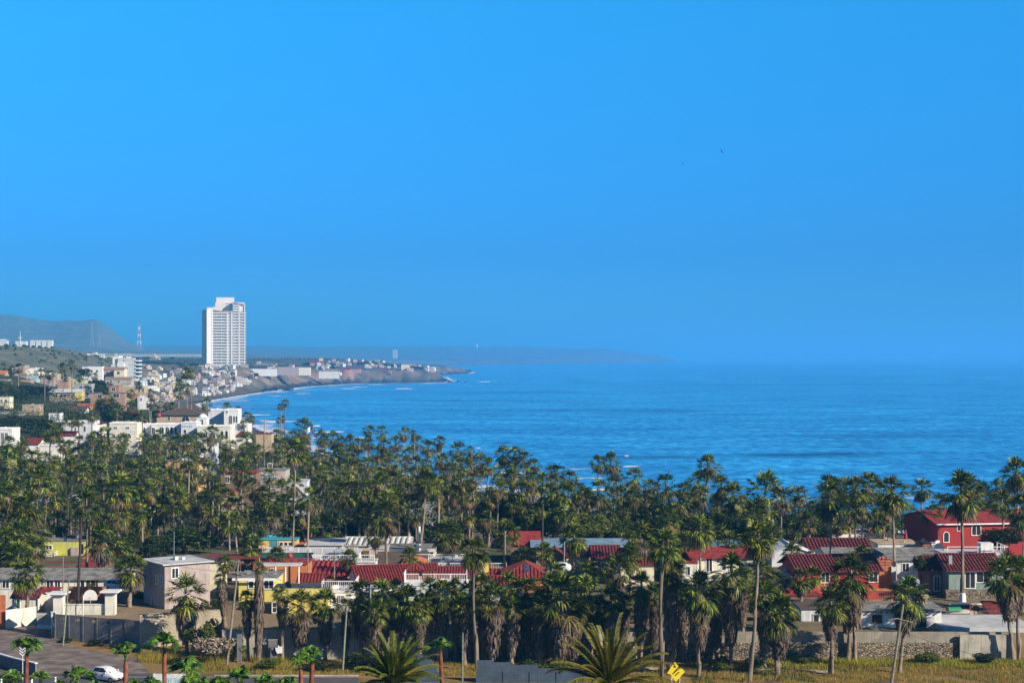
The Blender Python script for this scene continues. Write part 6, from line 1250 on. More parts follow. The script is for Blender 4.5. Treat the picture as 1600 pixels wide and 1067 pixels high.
for x, D, w in [(612, 3100, 9), (620, 3120, 8), (600, 3110, 10), (645, 3080, 8), (652, 3090, 9), (659, 3100, 8), (585, 3150, 9), (570, 3150, 9), (560, 3120, 8), (545, 3100, 8), (515, 3050, 9), (495, 3100, 8), (480, 2950, 10), (470, 2900, 9), (520, 2850, 8), (400, 2250, 10), (380, 2230, 9), (362, 2200, 8), (300, 2300, 9), (307, 2310, 8), (285, 2250, 9), (260, 2300, 8), (345, 2080, 8), (240, 2000, 8), (322, 2000, 8), (430, 2230, 9), (450, 2250, 9), (412, 2150, 7),
                (95, 3300, 7), (103, 3310, 8), (112, 3320, 7), (232, 3300, 8), (210, 3350, 7), (270, 3300, 7)]:
    g = gz(x, D); W = w * D / F / 2; rt = thing('shrub_tree', None, 'tree', (xat(x, D), D, g), 0, 'dark trees of the far shore'); c = link('crown', random.choice(TREE_MESH['dark']), rt, (0, 0, W * .75)); c.scale = (W * 1.2, W, W * .8); c.rotation_euler = (0, 0, k); t = link('trunk', LIMBS[0], rt); t.scale = (W*.6, W*.6, W); k += 1
    PALMS.append([rt, x, 556 + (CAMZ - g) * F / D, False, 0, W, W, D, 0])
# bare branch tree
rt = thing('bare_tree', 'leafless pale tree in front of the large dark tree', 'tree', (xat(757, 330), 330, gz(757, 330))); m = MB(); rnd = random.Random(4)
m.tube([(0, 0, 0), (-.3, 0, 3), (-.9, 0, 6)], .22, .12, 6)
for i in range(16): a = rnd.uniform(0, 6.28); z = rnd.uniform(3, 6.2); m.tube([(-.15*z, 0, z), (-.15*z + math.cos(a), math.sin(a), z + 1.2), (-.15*z + 2.2 * math.cos(a), 2 * math.sin(a), z + rnd.uniform(1.6, 3))], .07, .02, 4)
m.build('trunk', BK_PALE, rt)

# --- labels for the palms not named above: by landmark, counted from the left
LM = [(60, 580, 'standing high on the left hillside'), (120, 590, 'on the hillside above the brick house'), (165, 640, 'behind the plain blue white block'), (225, 640, 'behind the cream villa'), (290, 600, 'in the clump before the far town'), (300, 635, 'near the brown hipped roofs'), (370, 650, 'beside the clifftop villa'),
      (100, 690, 'below the plain blue white block'), (175, 695, 'in front of the cream villa'), (255, 688, 'below the arcaded villa'), (340, 685, 'below the domed tower'), (280, 725, 'in front of the ochre house'), (370, 740, 'by the grey brown house'), (430, 700, 'at the beach end of the grove'), (500, 700, 'on the grove skyline right of the flagpole'),
      (575, 690, 'on the grove skyline left of centre'), (640, 690, 'on the grove skyline near the lone pair'), (710, 715, 'where the grove meets the pale surf'), (790, 720, 'in the thick clump against the sea'), (870, 745, 'against the sea above the pale green trees'), (950, 735, 'against the white surf'), (1020, 765, 'left of the tallest shore palm'), (1110, 765, 'around the tallest shore palm'),
      (1215, 775, 'above the red hipped tile roof'), (1340, 770, 'above the slate roofed houses'), (1460, 785, 'left of the crimson house'), (1540, 770, 'behind the crimson house'), (30, 730, 'at the left edge of the grove'), (25, 815, 'above the long cream house'), (100, 730, 'over the large date palm'), (190, 745, 'right of the large date palm'), (215, 805, 'behind the hedge trees'), (320, 790, 'behind the broad dark hedge tree'),
      (425, 785, 'behind the turquoise edged house'), (440, 735, 'around the large windowed tan grey house'), (510, 745, 'right of the pale blue house'), (500, 815, 'behind the pale metal roofs'), (570, 780, 'around the yellow house in the grove'), (620, 755, 'left of the strongly leaning palm'), (700, 775, 'right of the strongly leaning palm'), (670, 800, 'above the white balustrades'), (800, 785, 'above the magenta red roof'), (900, 785, 'behind the pale green trees'), (1000, 790, 'above the cream cottage'), (1120, 800, 'over the wide dark tree'), (30, 860, 'left of the lime yellow house'), (170, 820, 'right of the lime yellow house'), (190, 870, 'behind the long cream house'), (400, 920, 'around the pale yellow house'), (545, 900, 'around the pale blue gabled house'), (640, 900, 'around the white railed deck'), (790, 930, 'below the red hipped roof'), (840, 870, 'around the tiny red gables'), (960, 900, 'around the cream cottage'), (1070, 900, 'before the bright red roofed house'), (1140, 860, 'beside the bright red roofed house'), (1250, 890, 'left of the vermilion house'), (1348, 870, 'behind the vermilion house'), (600, 940, 'in the front row left of centre'), (700, 930, 'in the front row below the deck'), (880, 930, 'in the front row right of centre'), (1140, 930, 'in the front row before the aqua hut'), (1170, 800, 'left of the pale yellow chimney'), (1350, 800, 'behind the slate roofed houses'),
      (30, 705, 'under the white modern house'), (300, 560, 'on the plain left of the tower'), (220, 545, 'on the far ridge'), (100, 545, 'beside the stepped apartment blocks'), (390, 575, 'at the foot of the tower'), (480, 575, 'behind the compound walls'), (600, 572, 'on the rocky headland'), (655, 572, 'at the headland point')]
ORD = ['leftmost', 'second', 'third', 'fourth', 'fifth', 'sixth', 'seventh', 'eighth', 'ninth', 'tenth', 'eleventh', 'twelfth', 'thirteenth', 'fourteenth', 'fifteenth', 'sixteenth', 'seventeenth', 'eighteenth', 'nineteenth', 'twentieth']
def auto_labels(items, noun_fn):
    cl = {}
    for it in items:
        k = min(range(len(LM)), key=lambda i: (LM[i][0] - it[1]) ** 2 + ((LM[i][1] - it[2]) * 1.6) ** 2); cl.setdefault(k, []).append(it)
    for k, its in cl.items():
        its.sort(key=lambda it: it[1])
        for n, it in enumerate(its):
            where = LM[k][2]; noun = noun_fn(it)
            if len(its) == 1: l = f'{noun} {where}'
            elif n == 0: l = f'leftmost {noun} {where}'
            elif n == len(its) - 1: l = f'rightmost {noun} {where}'
            else: l = f'{ORD[n]} from left {noun} {where}'
            it[0]['label'] = l
def palm_noun(it):
    if it[6] < 7: return 'short fan palm'
    if it[8] > .09: return 'slightly leaning fan palm'
    return 'skirted fan palm' if it[4] > 1.4 else ('tall fan palm' if it[6] > 14 else 'slim fan palm')
auto_labels([p for p in PALMS if not p[3] and p[0].name.startswith('fan_palm')], palm_noun)
auto_labels([p for p in PALMS if not p[3] and p[0].name.startswith('shrub_tree')], lambda it: 'dark green tree')
cl = {}
for t in TOWNL: cl.setdefault(t[3], []).append(t)
for where, its in cl.items():
    by = {}
    for t in its: by.setdefault(t[4], []).append(t)
    for colr, q in by.items():
        q.sort(key=lambda t: t[1])
        for n, t in enumerate(q): t[0]['label'] = (f'small {colr} house ' if len(q) == 1 else f'{ORD[n]}{"" if n == 0 else " from left"} small {colr} house ') + where

# --- the rest of the grove, past the first few hundred palms: one mass
def grove_mass(n, seed):
    rnd = random.Random(seed); arr = []
    for me in CROWN_LO:
        nv = len(me.vertices); v = np.empty(nv * 3, np.float32); me.vertices.foreach_get('co', v); f = np.empty(len(me.loops), np.int32); me.loops.foreach_get('vertex_index', f); mi = np.empty(len(me.polygons), np.int32); me.polygons.foreach_get('material_index', mi); arr.append((v.reshape(-1, 3), f.reshape(-1, 4), mi))
    Vs, Fs, Ms, off, k, pts = [], [], [], 0, 0, []
    while k < n:
        px = rnd.uniform(-30, 1640); D = math.exp(rnd.uniform(math.log(300), math.log(780))); X = xat(px, D); sd = float(shore_sd(np.array([X]), np.array([D]))[0])
        if sd < 9 or (px < 420 and D > 620) or any((X - a) ** 2 + (D - b) ** 2 < 9 for a, b in pts): continue
        if sd > 70 and rnd.random() < .35: continue
        pts.append((X, D)); g = gz(px, D); h = rnd.uniform(5, 11.5) if sd > 45 else rnd.uniform(6, 13)
        if px > 880: h = rnd.uniform(3, 6.5)
        if px > 1180: h = rnd.uniform(2.5, 5)
        v, f, mi = rnd.choice(arr); a = rnd.uniform(0, 6.28); s = rnd.uniform(1.1, 1.4); c, sn = math.cos(a) * s, math.sin(a) * s; lx = rnd.uniform(-.6, .6)
        q = np.stack([v[:, 0] * c - v[:, 1] * sn + X + lx, v[:, 0] * sn + v[:, 1] * c + D, v[:, 2] * s + g + h], 1); Vs.append(q); Fs.append(f + off); Ms.append(mi); off += len(q)
        K = 5; r = .2; tv = np.array([[X + (lx if j else 0) + r * math.cos(i * 1.2566), D + r * math.sin(i * 1.2566), g - .3 if j == 0 else g + h] for j in (0, 1) for i in range(K)]); tf = np.array([[i, (i+1) % K, K + (i+1) % K, K + i] for i in range(K)]); Vs.append(tv); Fs.append(tf + off); Ms.append(np.full(K, 3)); off += 2 * K; k += 1
    o = link('palm_grove', np_mesh('palm_grove', np.concatenate(Vs), np.concatenate(Fs), [L_PALM, L_OLD, L_DEAD, BK_PALM], np.concatenate(Ms))); tag(o, None, None, None, 'stuff')
grove_mass(240, 21)
# --- grass, undergrowth and weeds 
def leafcards(name, xy, hgt, w, mat, lean=.35, per=1, seed=1, kind='stuff', zoff=0):
    rng = np.random.default_rng(seed); n = len(xy); X, Y = xy[:, 0], xy[:, 1]; px = 800 + X * F / Y
    z = terrain(px, Y) + zoff; a = rng.uniform(0, 6.283, n); hh = hgt * rng.uniform(.4, 1.25, n); ww = w * rng.uniform(.5, 1.3, n); la = rng.uniform(0, 6.283, n); ll = lean * hh * rng.uniform(.2, 1, n)
    b = np.stack([X, Y, z], 1); s = np.stack([np.cos(a) * ww, np.sin(a) * ww, np.zeros(n)], 1); t = b + np.stack([np.cos(la) * ll, np.sin(la) * ll, hh], 1)
    V = np.stack([b - s, b + s, t], 1).reshape(-1, 3); o = link(name, np_mesh(name, V, np.arange(3 * n).reshape(n, 3), [mat])); tag(o, None, None, None, kind); return o
rng = np.random.default_rng(3)
def region(n, p0, p1, D0, D1, ok=None):
    px = rng.uniform(p0, p1, n); D = rng.uniform(D0, D1, n); X = (px - 800) * D / F
    if ok is not None: k = ok(px, D, X); px, D, X = px[k], D[k], X[k]
    return np.stack([X, D], 1)
clump = lambda px, D, X: vnoise(X, D, 2.2, 3) + .5 * vnoise(X, D, .9, 5) > -.35
o = leafcards('dry_grass', region(60000, 900, 1680, 188, 213.2, clump), .45, .03, L_GRASS, .5, seed=2)
o = leafcards('dry_grass', region(26000, 400, 900, 203, 213, clump), .4, .03, L_GRASS, .5, seed=3)
o = leafcards('yellow_weeds', region(9000, 215, 460, 203, 218, lambda p, D, X: (D > 206 + 4.5 * (p < 300)) & (vnoise(X, D, 2.5, 2) > -.3)), .85, .035, leafm('yellow_weed', [(.30, .26, .03), (.42, .33, .03), (.16, .19, .04)], .8, .3, .1), .5, seed=4)
o = leafcards('green_weeds', region(9000, 1080, 1340, 198, 209, lambda p, D, X: vnoise(X, D, 3.2, 8) > .2), .35, .05, leafm('green_weed', [(.05, .09, .02), (.10, .15, .03)], .8, .3, .1), .5, seed=5)
o = leafcards('flowering_weeds', region(16000, 1170, 1660, 207, 213.4, lambda p, D, X: (D > 207 + 5 * np.abs(vnoise(X, X * 0, 9, 2)))), .55, .05, leafm('flowering_weed', [(.16, .20, .03), (.30, .34, .04), (.55, .42, .04)], .8, .3, .1), .6, seed=6)
V, Fq = [], []
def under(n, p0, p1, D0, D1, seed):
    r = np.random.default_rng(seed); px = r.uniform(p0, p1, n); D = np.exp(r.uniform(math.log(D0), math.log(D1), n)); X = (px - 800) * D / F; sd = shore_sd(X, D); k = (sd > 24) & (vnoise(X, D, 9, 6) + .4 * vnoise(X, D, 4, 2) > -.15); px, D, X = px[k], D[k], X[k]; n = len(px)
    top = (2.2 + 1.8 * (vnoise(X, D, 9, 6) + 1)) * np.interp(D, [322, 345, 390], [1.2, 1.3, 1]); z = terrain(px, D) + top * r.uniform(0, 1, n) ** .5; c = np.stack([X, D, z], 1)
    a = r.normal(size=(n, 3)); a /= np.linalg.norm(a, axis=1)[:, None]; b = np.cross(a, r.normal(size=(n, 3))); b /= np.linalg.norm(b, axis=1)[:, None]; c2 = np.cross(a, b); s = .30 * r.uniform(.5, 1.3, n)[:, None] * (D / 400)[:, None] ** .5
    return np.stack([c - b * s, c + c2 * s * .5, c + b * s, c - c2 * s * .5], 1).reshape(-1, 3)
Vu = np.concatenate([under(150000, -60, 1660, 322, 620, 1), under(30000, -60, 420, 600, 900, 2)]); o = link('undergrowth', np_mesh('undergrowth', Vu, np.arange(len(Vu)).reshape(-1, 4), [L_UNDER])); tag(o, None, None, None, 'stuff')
# scrub dots of the plain and the hills
def scrub(n, seed):
    r = np.random.default_rng(seed); px = r.uniform(-60, 700, n); D = np.exp(r.uniform(math.log(1250), math.log(4300), n)); X = (px - 800) * D / F; sd = shore_sd(X, D); k = (sd > 45) & (vnoise(X, D, 120, 6) > -.2); px, D, X = px[k], D[k], X[k]; n = len(px)
    V = []; c = np.stack([X, D, terrain(px, D)], 1); s = r.uniform(1.0, 3.2, n)[:, None]
    K = 5; ang = np.arange(K) * 2 * np.pi / K; ring = np.stack([np.cos(ang), np.sin(ang), np.zeros(K)], 1)
    for i in range(K):
        p0 = c + ring[i] * s; p1 = c + ring[(i + 1) % K] * s; up = np.array([0, 0, .8]); V.append(np.stack([p0, p1, c + ring[(i+1) % K] * s * .6 + up * s, c + ring[i] * s * .6 + up * s], 1)); 
    for i in (0,): V.append(np.stack([c + ring[0]*s*.6 + up*s, c + ring[1]*s*.6 + up*s, c + ring[2]*s*.6 + up*s, c + ring[4]*s*.6 + up*s], 1))
    return np.concatenate(V).reshape(-1, 3)
Vs = scrub(3000, 9); o = link('scrub', np_mesh('scrub', Vs, np.arange(len(Vs)).reshape(-1, 4), [L_UNDER])); tag(o, None, None, None, 'stuff')
# ------------------------------------------------------------------ street
def asphalt():
    m, nt, b = base_mat('asphalt'); n1 = noise(nt, objvec(nt), .5, 6); n2 = noise(nt, objvec(nt), 14, 3)
    c = mixc(nt, ramp(nt, n1, .35, .7), (.075, .072, .08), (.12, .11, .11)); c = mixc(nt, ramp(nt, n2, .4, .6), mixc(nt, 1.0, c, (.85, .85, .85), 'MULTIPLY'), c)
    nt.links.new(c, b.inputs['Base Color']); b.inputs['Roughness'].default_value = .9; return m
M_ASPH = asphalt()
def strip(name, pts_a, pts_b, off, mat, kind='structure', label=None, cat=None):
    """sheet between two lines of (px, D), laid on the terrain"""
    V = []; n = len(pts_a); K = 14
    for (a, da), (b, db) in zip(pts_a, pts_b):
        for k in range(K + 1):
            t = k / K; X = xat(a, da) * (1 - t) + xat(b, db) * t; D = da * (1 - t) + db * t; V.append((X, D, float(terrain(np.array([800 + X * F / D]), np.array([D]))[0]) + off))
    f = [(i*(K+1)+k, i*(K+1)+k+1, (i+1)*(K+1)+k+1, (i+1)*(K+1)+k) for i in range(n - 1) for k in range(K)]
    me = bpy.data.meshes.new(name); me.from_pydata(V, [], f); me.materials.append(mat); me.update(); o = link(name, me); tag(o, label, cat, None, kind); return o
xs = [-300, -100, 0, 60, 120, 180, 240, 300, 360, 420, 470, 520, 560]
strip('road', [(x, 191.5) for x in xs], [(x, 202.5) for x in xs], .03, M_ASPH)
strip('side_street', [(-60, 204.5), (-60, 215), (-60, 226), (-60, 240), (-60, 255)], [(235, 204.5), (215, 214), (120, 223), (80, 232), (56, 240)], .02, plain('gravelly_asphalt', (.19, .155, .135), .95, 0, .5, .5))
strip('road_junction', [(-60, 202.48), (-60, 204.52)], [(330, 202.48), (240, 204.52)], .022, M_ASPH)
M_LINE = plain('road_paint', (.62, .62, .58), .7, 0, .3, 2)
strip('road_markings', [(x, 196.9) for x in xs], [(x, 197.05) for x in xs], .036, M_LINE); strip('road_markings', [(x, 202.1) for x in xs], [(x, 202.25) for x in xs], .036, M_LINE)
def kerb(pts, label, h=.14, w=.3, mat=M_CONCL):
    m = MB(); P_ = [Vector((xat(a, d), d, gz(a, d))) for a, d in pts]
    for a, b in zip(P_, P_[1:]):
        n = Vector((-(b - a).y, (b - a).x, 0)).normalized() * w
        m.add([a - Vector((0,0,.3)), b - Vector((0,0,.3)), b + n - Vector((0,0,.3)), a + n - Vector((0,0,.3)), a + Vector((0,0,h)), b + Vector((0,0,h)), b + n + Vector((0,0,h)), a + n + Vector((0,0,h))], [(0,3,2,1),(4,5,6,7),(0,1,5,4),(1,2,6,5),(2,3,7,6),(3,0,4,7)])
    o = m.build('kerb', mat); tag(o, None, None, None, 'structure')
kerb([(335, 202.8), (400, 202.8), (470, 202.8), (560, 202.8)], '')
kerb([(900, 205.5), (1040, 207.5), (1170, 207.0), (1300, 205)], '', .12, .9)
# low wall with a white top at the left corner
slabwall('corner_wall', 'low dark wall with a white top at the street corner left', [(-30, 213), (20, 206.5), (55, 202.9)], 1.5, M_DARKC, .25, .12, g=8.0, capmat=M_TRIM)
# --- poles
def pole(px0, py0, px1, D, mat, label, arms=(), r=.13, ground=None, name='utility_pole', extra=None, group=None):
    """foot column px0, head column px1 at row py0"""
    g = gz(px0, D) - .3 if ground is None else ground; zt = zat(py0, D); dx = xat(px1, D) - xat(px0, D); hh = zt - g
    rt = thing(name, label, 'utility pole', (xat(px0, D), D, g), 0, group); m = MB(); m.tube([(0, 0, 0), (dx, 0, hh)], r, r * .7, 8); m.build('pole', mat, rt)
    for (rel, wdt, rz) in arms:
        m = MB(); c = Vector((dx * (hh - rel) / hh, 0, hh - rel)); d = Vector((math.cos(R(rz)), math.sin(R(rz)), 0)) * wdt / 2; m.tube([c - d - Vector((0, .12, 0)), c + d - Vector((0, .12, 0))], .06, k=4); ar = m.build('crossarm', mat, rt)
        m = MB()
        for s in (-.9, -.35, .35, .9): q = c + d * s - Vector((0, .12, 0)); m.lathe([(.03, q.z + .05), (.06, q.z + .12), (.05, q.z + .2), (.02, q.z + .26)], 6, (q.x, q.y))
        m.build('insulators', M_GALV, ar)
    return rt, Vector((xat(px1, D), D, zt))
p1, a1 = pole(121, 811, 127, 238, M_DWOOD, 'tall black leaning pole with a crossarm beside the gate wall', [(.3, 2.2, 10)], .24)
p2, a2 = pole(98, 866, 98.5, 243, M_WOOD, 'slim grey pole behind the left gate pillar', r=.1)
p3, a3 = pole(98, 905, 108, 224, M_GPOLE, 'greenish leaning pole in front of the dark block wall', r=.12)
p4, a4 = pole(354, 874, 373, 210, M_WOOD, 'tall leaning wooden pole with two crossarms by the beige wall', [(.4, 1.3, 0), (1.6, 2.2, 20), (1.9, 2.0, -40)], .17)
p5, a5 = pole(535, 946, 542, 206, M_GPOLE, 'mossy green leaning pole behind the feather leaved date palm', r=.15)
p6, a6 = pole(577, 914, 579, 209, M_GALV, 'grey metal pole with a crossarm and a pale transformer', [(.3, 1.8, 0)], .15)
m = MB(); m.lathe([(.3, 5.6), (.34, 5.7), (.34, 6.6), (.28, 6.7)], 12, (.85, -.1)); m.tube([(0, 0, 6.3), (.6, -.1, 6.3)], .05, k=4); m.build('transformer', M_LROOF, p6)
p7, a7 = pole(722, 988, 723, 180, M_GPOLE, 'thin greenish pole in front of the blue grey wall', r=.11)
p8, a8 = pole(847, 787, 848, 268, M_DWOOD, 'tall black pole with a small meter box left of the blue grey roof', r=.2); m = MB(); m.box(-.05, .35, -.4, -.15, 5.8, 6.3); m.build('meter_box', M_LROOF, p8)
p9, a9 = pole(881, 846, 882, 262, M_GALV, 'slim metal mast under the blue grey roof', r=.1)
pA, aA = pole(1392, 944, 1411, 198, M_WOOD, 'leaning pale wooden pole with a bent arm before the low white house', r=.2); m = MB(); m.tube([(-.3, -.1, 7.9), (.7, -.1, 8.1), (2.6, -.15, 7.6)], .08, k=5); m.tube([(1.1, -.1, 6.2), (1.8, -.15, 7.7)], .05, k=5); m.build('bracket', M_WOOD, pA)
pB, aB = pole(789, 829, 789, 266, M_WOOD, 'pale square wooden post above the ribbed red roof', r=.18)
pC, aC = pole(481, 860, 481, 256, M_WOOD, 'wooden pole in front of the deep red roof', r=.12)
pD, aD = pole(522, 866, 523, 262, M_WOOD, 'wooden pole right of the deep red roof', r=.12)
pE, aE = pole(552, 849, 552, 268, M_WOOD, 'dark wooden pole above the balustrades', [(.2, 1.6, 0)], r=.11)
pF, aF = pole(655, 822, 655, 296, M_TRIM, 'white metal chimney pipe standing by the pale yellow house', r=.32, name='chimney_pipe'); pF['category'] = 'chimney pipe'
pG, aG = pole(70, 595, 70, 840, M_WOOD, 'grey hillside pole left of the long tan house', r=.25)
pH, aH = pole(413, 655, 413, 560, M_WOOD, 'pale wooden pole on the shore left of the twin palms', r=.2)
pI, aI = pole(1382, 867, 1383, 244, M_DTRIM, 'thin dark antenna pole beside the vermilion house', [(.6, 1.6, 0), (1.4, 1.2, 0)], r=.05, name='antenna_mast'); pI['category'] = 'antenna'
pJ, aJ = pole(1288, 908, 1288, 240, M_YELLOW, 'thin yellow pole in front of the red deck', r=.05)
pK, aK = pole(657, 898, 658, 236, M_OCHRE, 'thin yellow lamp post in front of the white railed deck', r=.07); m = MB(); m.box(-.2, .25, -.2, .2, zat(898, 236) - gz(657, 236) + .2, zat(896, 236) - gz(657, 236) + .45); m.build('lamp_head', M_DTRIM, pK)
pL, aL = pole(272, 829, 272, 245, M_GALV, 'thin antenna mast behind the grey two storey house roof', r=.05, name='antenna_mast'); pL['category'] = 'antenna'
pM, aM = pole(130, 930, 130, 230.6, M_TRIM, 'thin white pole in front of the cream gate wall', r=.06)
def wire(a, b, sag, label):
    m = MB(); n = 14; o = a; m.tube([(b - a) * (i / n) - Vector((0, 0, sag * 4 * (i / n) * (1 - i / n))) for i in range(n + 1)], .018, k=4, caps=False); w_ = m.build('overhead_wire', M_WIRE, None, False, tuple(o)); tag(w_, label, 'wire', 'overhead wires')
wire(a1, a4, 1.5, 'overhead wire from the black leaning pole to the two armed wooden pole'); wire(a4, a6, 1.8, 'overhead wire from the two armed pole to the transformer pole'); wire(a1 - Vector((0, 0, 1)), a4 - Vector((0, 0, 1.5)), 1.7, 'lower overhead wire left of the two armed wooden pole')
wire(a1, Vector((xat(-80, 260), 260, 20)), 1.2, 'overhead wire leaving the black pole towards the left edge'); wire(a8, aE, 2.2, 'overhead wire from the tall black pole across the balustrades'); wire(a8, Vector((xat(1383, 262), 262, aI.z)), 3.0, 'long overhead wire from the tall black pole to the dark antenna')
wire(aA - Vector((0, 0, 3.2)), Vector((xat(1720, 185), 185, 12.2)), 1.2, 'wire sagging low over the dry grass to the right edge'); wire(aA - Vector((0, 0, 4.2)), Vector((xat(1080, 200), 200, 11.8)), .6, 'low wire over the dry grass left of the leaning pole'); wire(a6, a5, .5, 'short wire between the green pole and the transformer pole')
wire(a6, Vector((xat(700, 215), 215, 17)), 1.0, 'wire from the transformer pole towards the deck palms')
rt = thing('wire_coil', 'black coil of cable hanging on the leaning fan palm beside the wooden pole', 'cable coil', (xat(1411, 204.2), 204.2, zat(1017, 204.2))); m = MB(); m.tube([(.45 * math.cos(t), 0, .7 * math.sin(t)) for t in np.linspace(0, 6.283, 19)], .05, k=5); m.build('coil', M_WIRE, rt)
# --- flag
rt, aa = pole(489, 661, 489, 520, M_GALV, 'flagpole with a small pale and dark flag above the grove skyline', r=.09, name='flagpole'); rt['category'] = 'flagpole'
m = MB(); K = 6; hh = zat(663, 520) - gz(489, 520) + .3
for j in range(K): x0, x1 = -.3 * j, -.3 * (j + 1); m.add([(x0, .1 * math.sin(j), hh - .22 * j), (x1, .1 * math.sin(j + 1), hh - .22 * (j + 1)), (x1, .1 * math.sin(j + 1), hh - 1.2 - .3 * (j + 1)), (x0, .1 * math.sin(j), hh - 1.2 - .3 * j)], [(0, 1, 2, 3)], 0 if j < 3 else 1)
m.build('flag', [M_DROOF, M_TRIM], rt)
# --- signs
def plate(rt, name, poly, mat, t=.03, y=0):
    m = MB(); n = len(poly); m.add([(x, y, z) for x, z in poly] + [(x, y + t, z) for x, z in poly], [tuple(range(n)), tuple(range(2*n-1, n-1, -1))] + [(i, i+n, (i+1) % n + n, (i+1) % n) for i in range(n)]); return m.build(name, mat, rt)
D = 197; M_SIGNY = plain('yellow_sign', (.88, .68, .01), .5, 0, .05, 1)
rt = thing('warning_sign', 'upper left yellow square sign with a black block symbol', 'road sign', (xat(1051, D), D, 8), R(0)); q = D / F; zc = zat(1043, D) - 8
pol = [(-9*q, zc - 6.5*q), (-1*q, zc - 9*q*1.0), (9.5*q, zc + 5*q), (5*q, zc + 9*q), (1.5*q, zc + 8*q)]
pl = plate(rt, 'plate', [(-8.5*q, zc - 8*q), (-2*q, zc - 10.5*q), (9*q, zc + 3*q), (3*q, zc + 9.5*q)], M_SIGNY); plate(pl, 'symbol', [(1.5*q, zc + 1*q), (4.5*q, zc + .5*q), (5*q, zc + 3.4*q), (2*q, zc + 4*q)], M_DTRIM, .02, -.022)
m = MB(); m.tube([(-1.2*q, .06, -.3), (-1.2*q, .06, zc)], .04); m.build('post', M_TRIM, rt)
rt = thing('warning_sign', 'lower right yellow tilted sign with a black mark on two white posts', 'road sign', (xat(1059, 196), 196, 8)); q = 196 / F; zc = zat(1053.5, 196) - 8
pl = plate(rt, 'plate', [(-10.5*q, zc - 1.5*q), (-3*q, zc - 11*q), (11*q, zc + 4.5*q), (7.5*q, zc + 9*q), (3.5*q, zc + 9.5*q)], M_SIGNY); plate(pl, 'symbol', [(-5*q, zc - 1*q), (-4*q, zc - 2*q), (3*q, zc + 4*q), (1*q, zc + 4.5*q)], M_DTRIM, .02, -.022)
for x in (-9.5, 3.2): m = MB(); m.tube([(x*q, .06, -.3), (x*q, .06, zc - 3*q)], .035); m.build('post', M_TRIM, rt)
D = 199; q = D / F; rt = thing('chevron_sign', 'black sign with three white downward chevrons at the street corner', 'road sign', (xat(35.3, D), D, 8)); zc = zat(1016, D) - 8
m = MB(); m.tube([(0, .04, -.3), (0, .04, zc)], .04); m.build('post', M_TRIM, rt); pl = plate(rt, 'plate', [(-5.5*q, zc - 3*q), (0, zc - 8*q), (5.5*q, zc - 3*q), (5.5*q, zc + 8*q), (-5.5*q, zc + 8*q)], plain('sign_black', (.03, .05, .08), .5))
for k in range(3): z = zc + (4.2 - 4.3 * k) * q; c = plate(pl, 'chevron', [(-5*q, z + 2.2*q), (-5*q, z), (0, z - 4.2*q), (5*q, z), (5*q, z + 2.2*q), (0, z - 2*q)], M_TRIM, .02, -.022)
for x, y, lab in ((49.5, 1055, 'white roadside post between the two low young palms'), (86.5, 1057, 'white roadside post left of the spreading young palm'), (2, 1060, 'white roadside post at the left edge')):
    D = 189; rt = thing('roadside_post', lab, 'post', (xat(x, D), D, 8)); m = MB(); zt = zat(y, D) - 8; m.tube([(0, 0, -.3), (0, 0, zt)], .11, k=8); m.build('post', M_TRIM, rt); m = MB(); m.tube([(0, 0, zt - .25), (0, 0, zt - .13)], .113, k=8); m.build('band', M_GALV, rt)
# banner with light blue lettering strokes
D = 189.5; q = D / F; rt = thing('banner', 'white roadside banner with pale blue writing behind the red trunk palm', 'banner', (xat(265, D), D, 8)); z0_, z1_ = .15, zat(1052, D) - 8; W_ = 26 * q
m = MB(); m.box(-W_, W_, 0, .04, z0_, z1_); bn = m.build('sheet', plain('banner_white', (.62, .68, .68), .7, 0, .15, 2), rt)
m = MB()
for i, (x, w_, kx) in enumerate(((-4, 2.2, 0), (-1.5, 2, 1), (1.2, 2.2, 2), (7, 2.4, 0), (10, 2.2, 3), (13, 2, 1))):
    m.box(x*q, (x + .5)*q, -.02, -.002, z0_ + .15, z1_ - .45); m.box((x + .51)*q, (x + w_)*q, -.02, -.002, z1_ - .62 - .2 * (kx % 2), z1_ - .5 - .2 * (kx % 2))
    if kx != 1: m.box((x + w_ - .5)*q, (x + w_)*q, -.02, -.002, z0_ + .15, z1_ - .7 - .2 * (kx % 2))
m.build('lettering', plain('pale_blue_paint', (.20, .50, .62), .6), bn)
for x in (-24, 0, 16): m = MB(); m.tube([(x*q, .08, -.3), (x*q, .08, z1_ + .1)], .05); m.build('post', M_GALV, rt)
# small graveyard-like cross monument and white box by the yellow house
rt = thing('cross', 'thin dark metal cross on a dark pedestal in front of the pale wall', 'cross', (xat(374, 212), 212, 8)); m = MB(); m.box(-.28, .28, -.2, .2, -.2, zat(990, 212) - 8); m.build('pedestal', M_DARKC, rt); m = MB(); z = zat(990, 212) - 8; m.box(-.04, .04, -.04, .04, z, z + 1.25); m.box(-.3, .3, -.041, .041, z + .8, z + .88); m.build('cross', M_DTRIM, rt)
rt = thing('pillar', 'dark square concrete pillar in front of the pale wall left', 'pillar', (xat(426, 212.8), 212.8, 8)); m = MB(); m.box(-.55, .55, 0, .4, -.3, zat(1000, 212.8) - 8); m.build('shaft', M_DARKC, rt); m = MB(); m.box(-.6, .6, -.06, .46, zat(1000, 212.8) - 8, zat(1000, 212.8) - 7.9); m.build('cap', M_CONC, rt)
rt = thing('notice_board', 'irregular white board leaning on the pale concrete wall', 'board', (xat(436, 212.4), 212.4, 8.9)); plate(rt, 'board', [(-.42, .55), (-.5, .9), (-.2, .85), (-.1, 1.25), (.1, 1.0), (.38, 1.1), (.45, .2), (-.25, .15)], M_TRIM, .04)
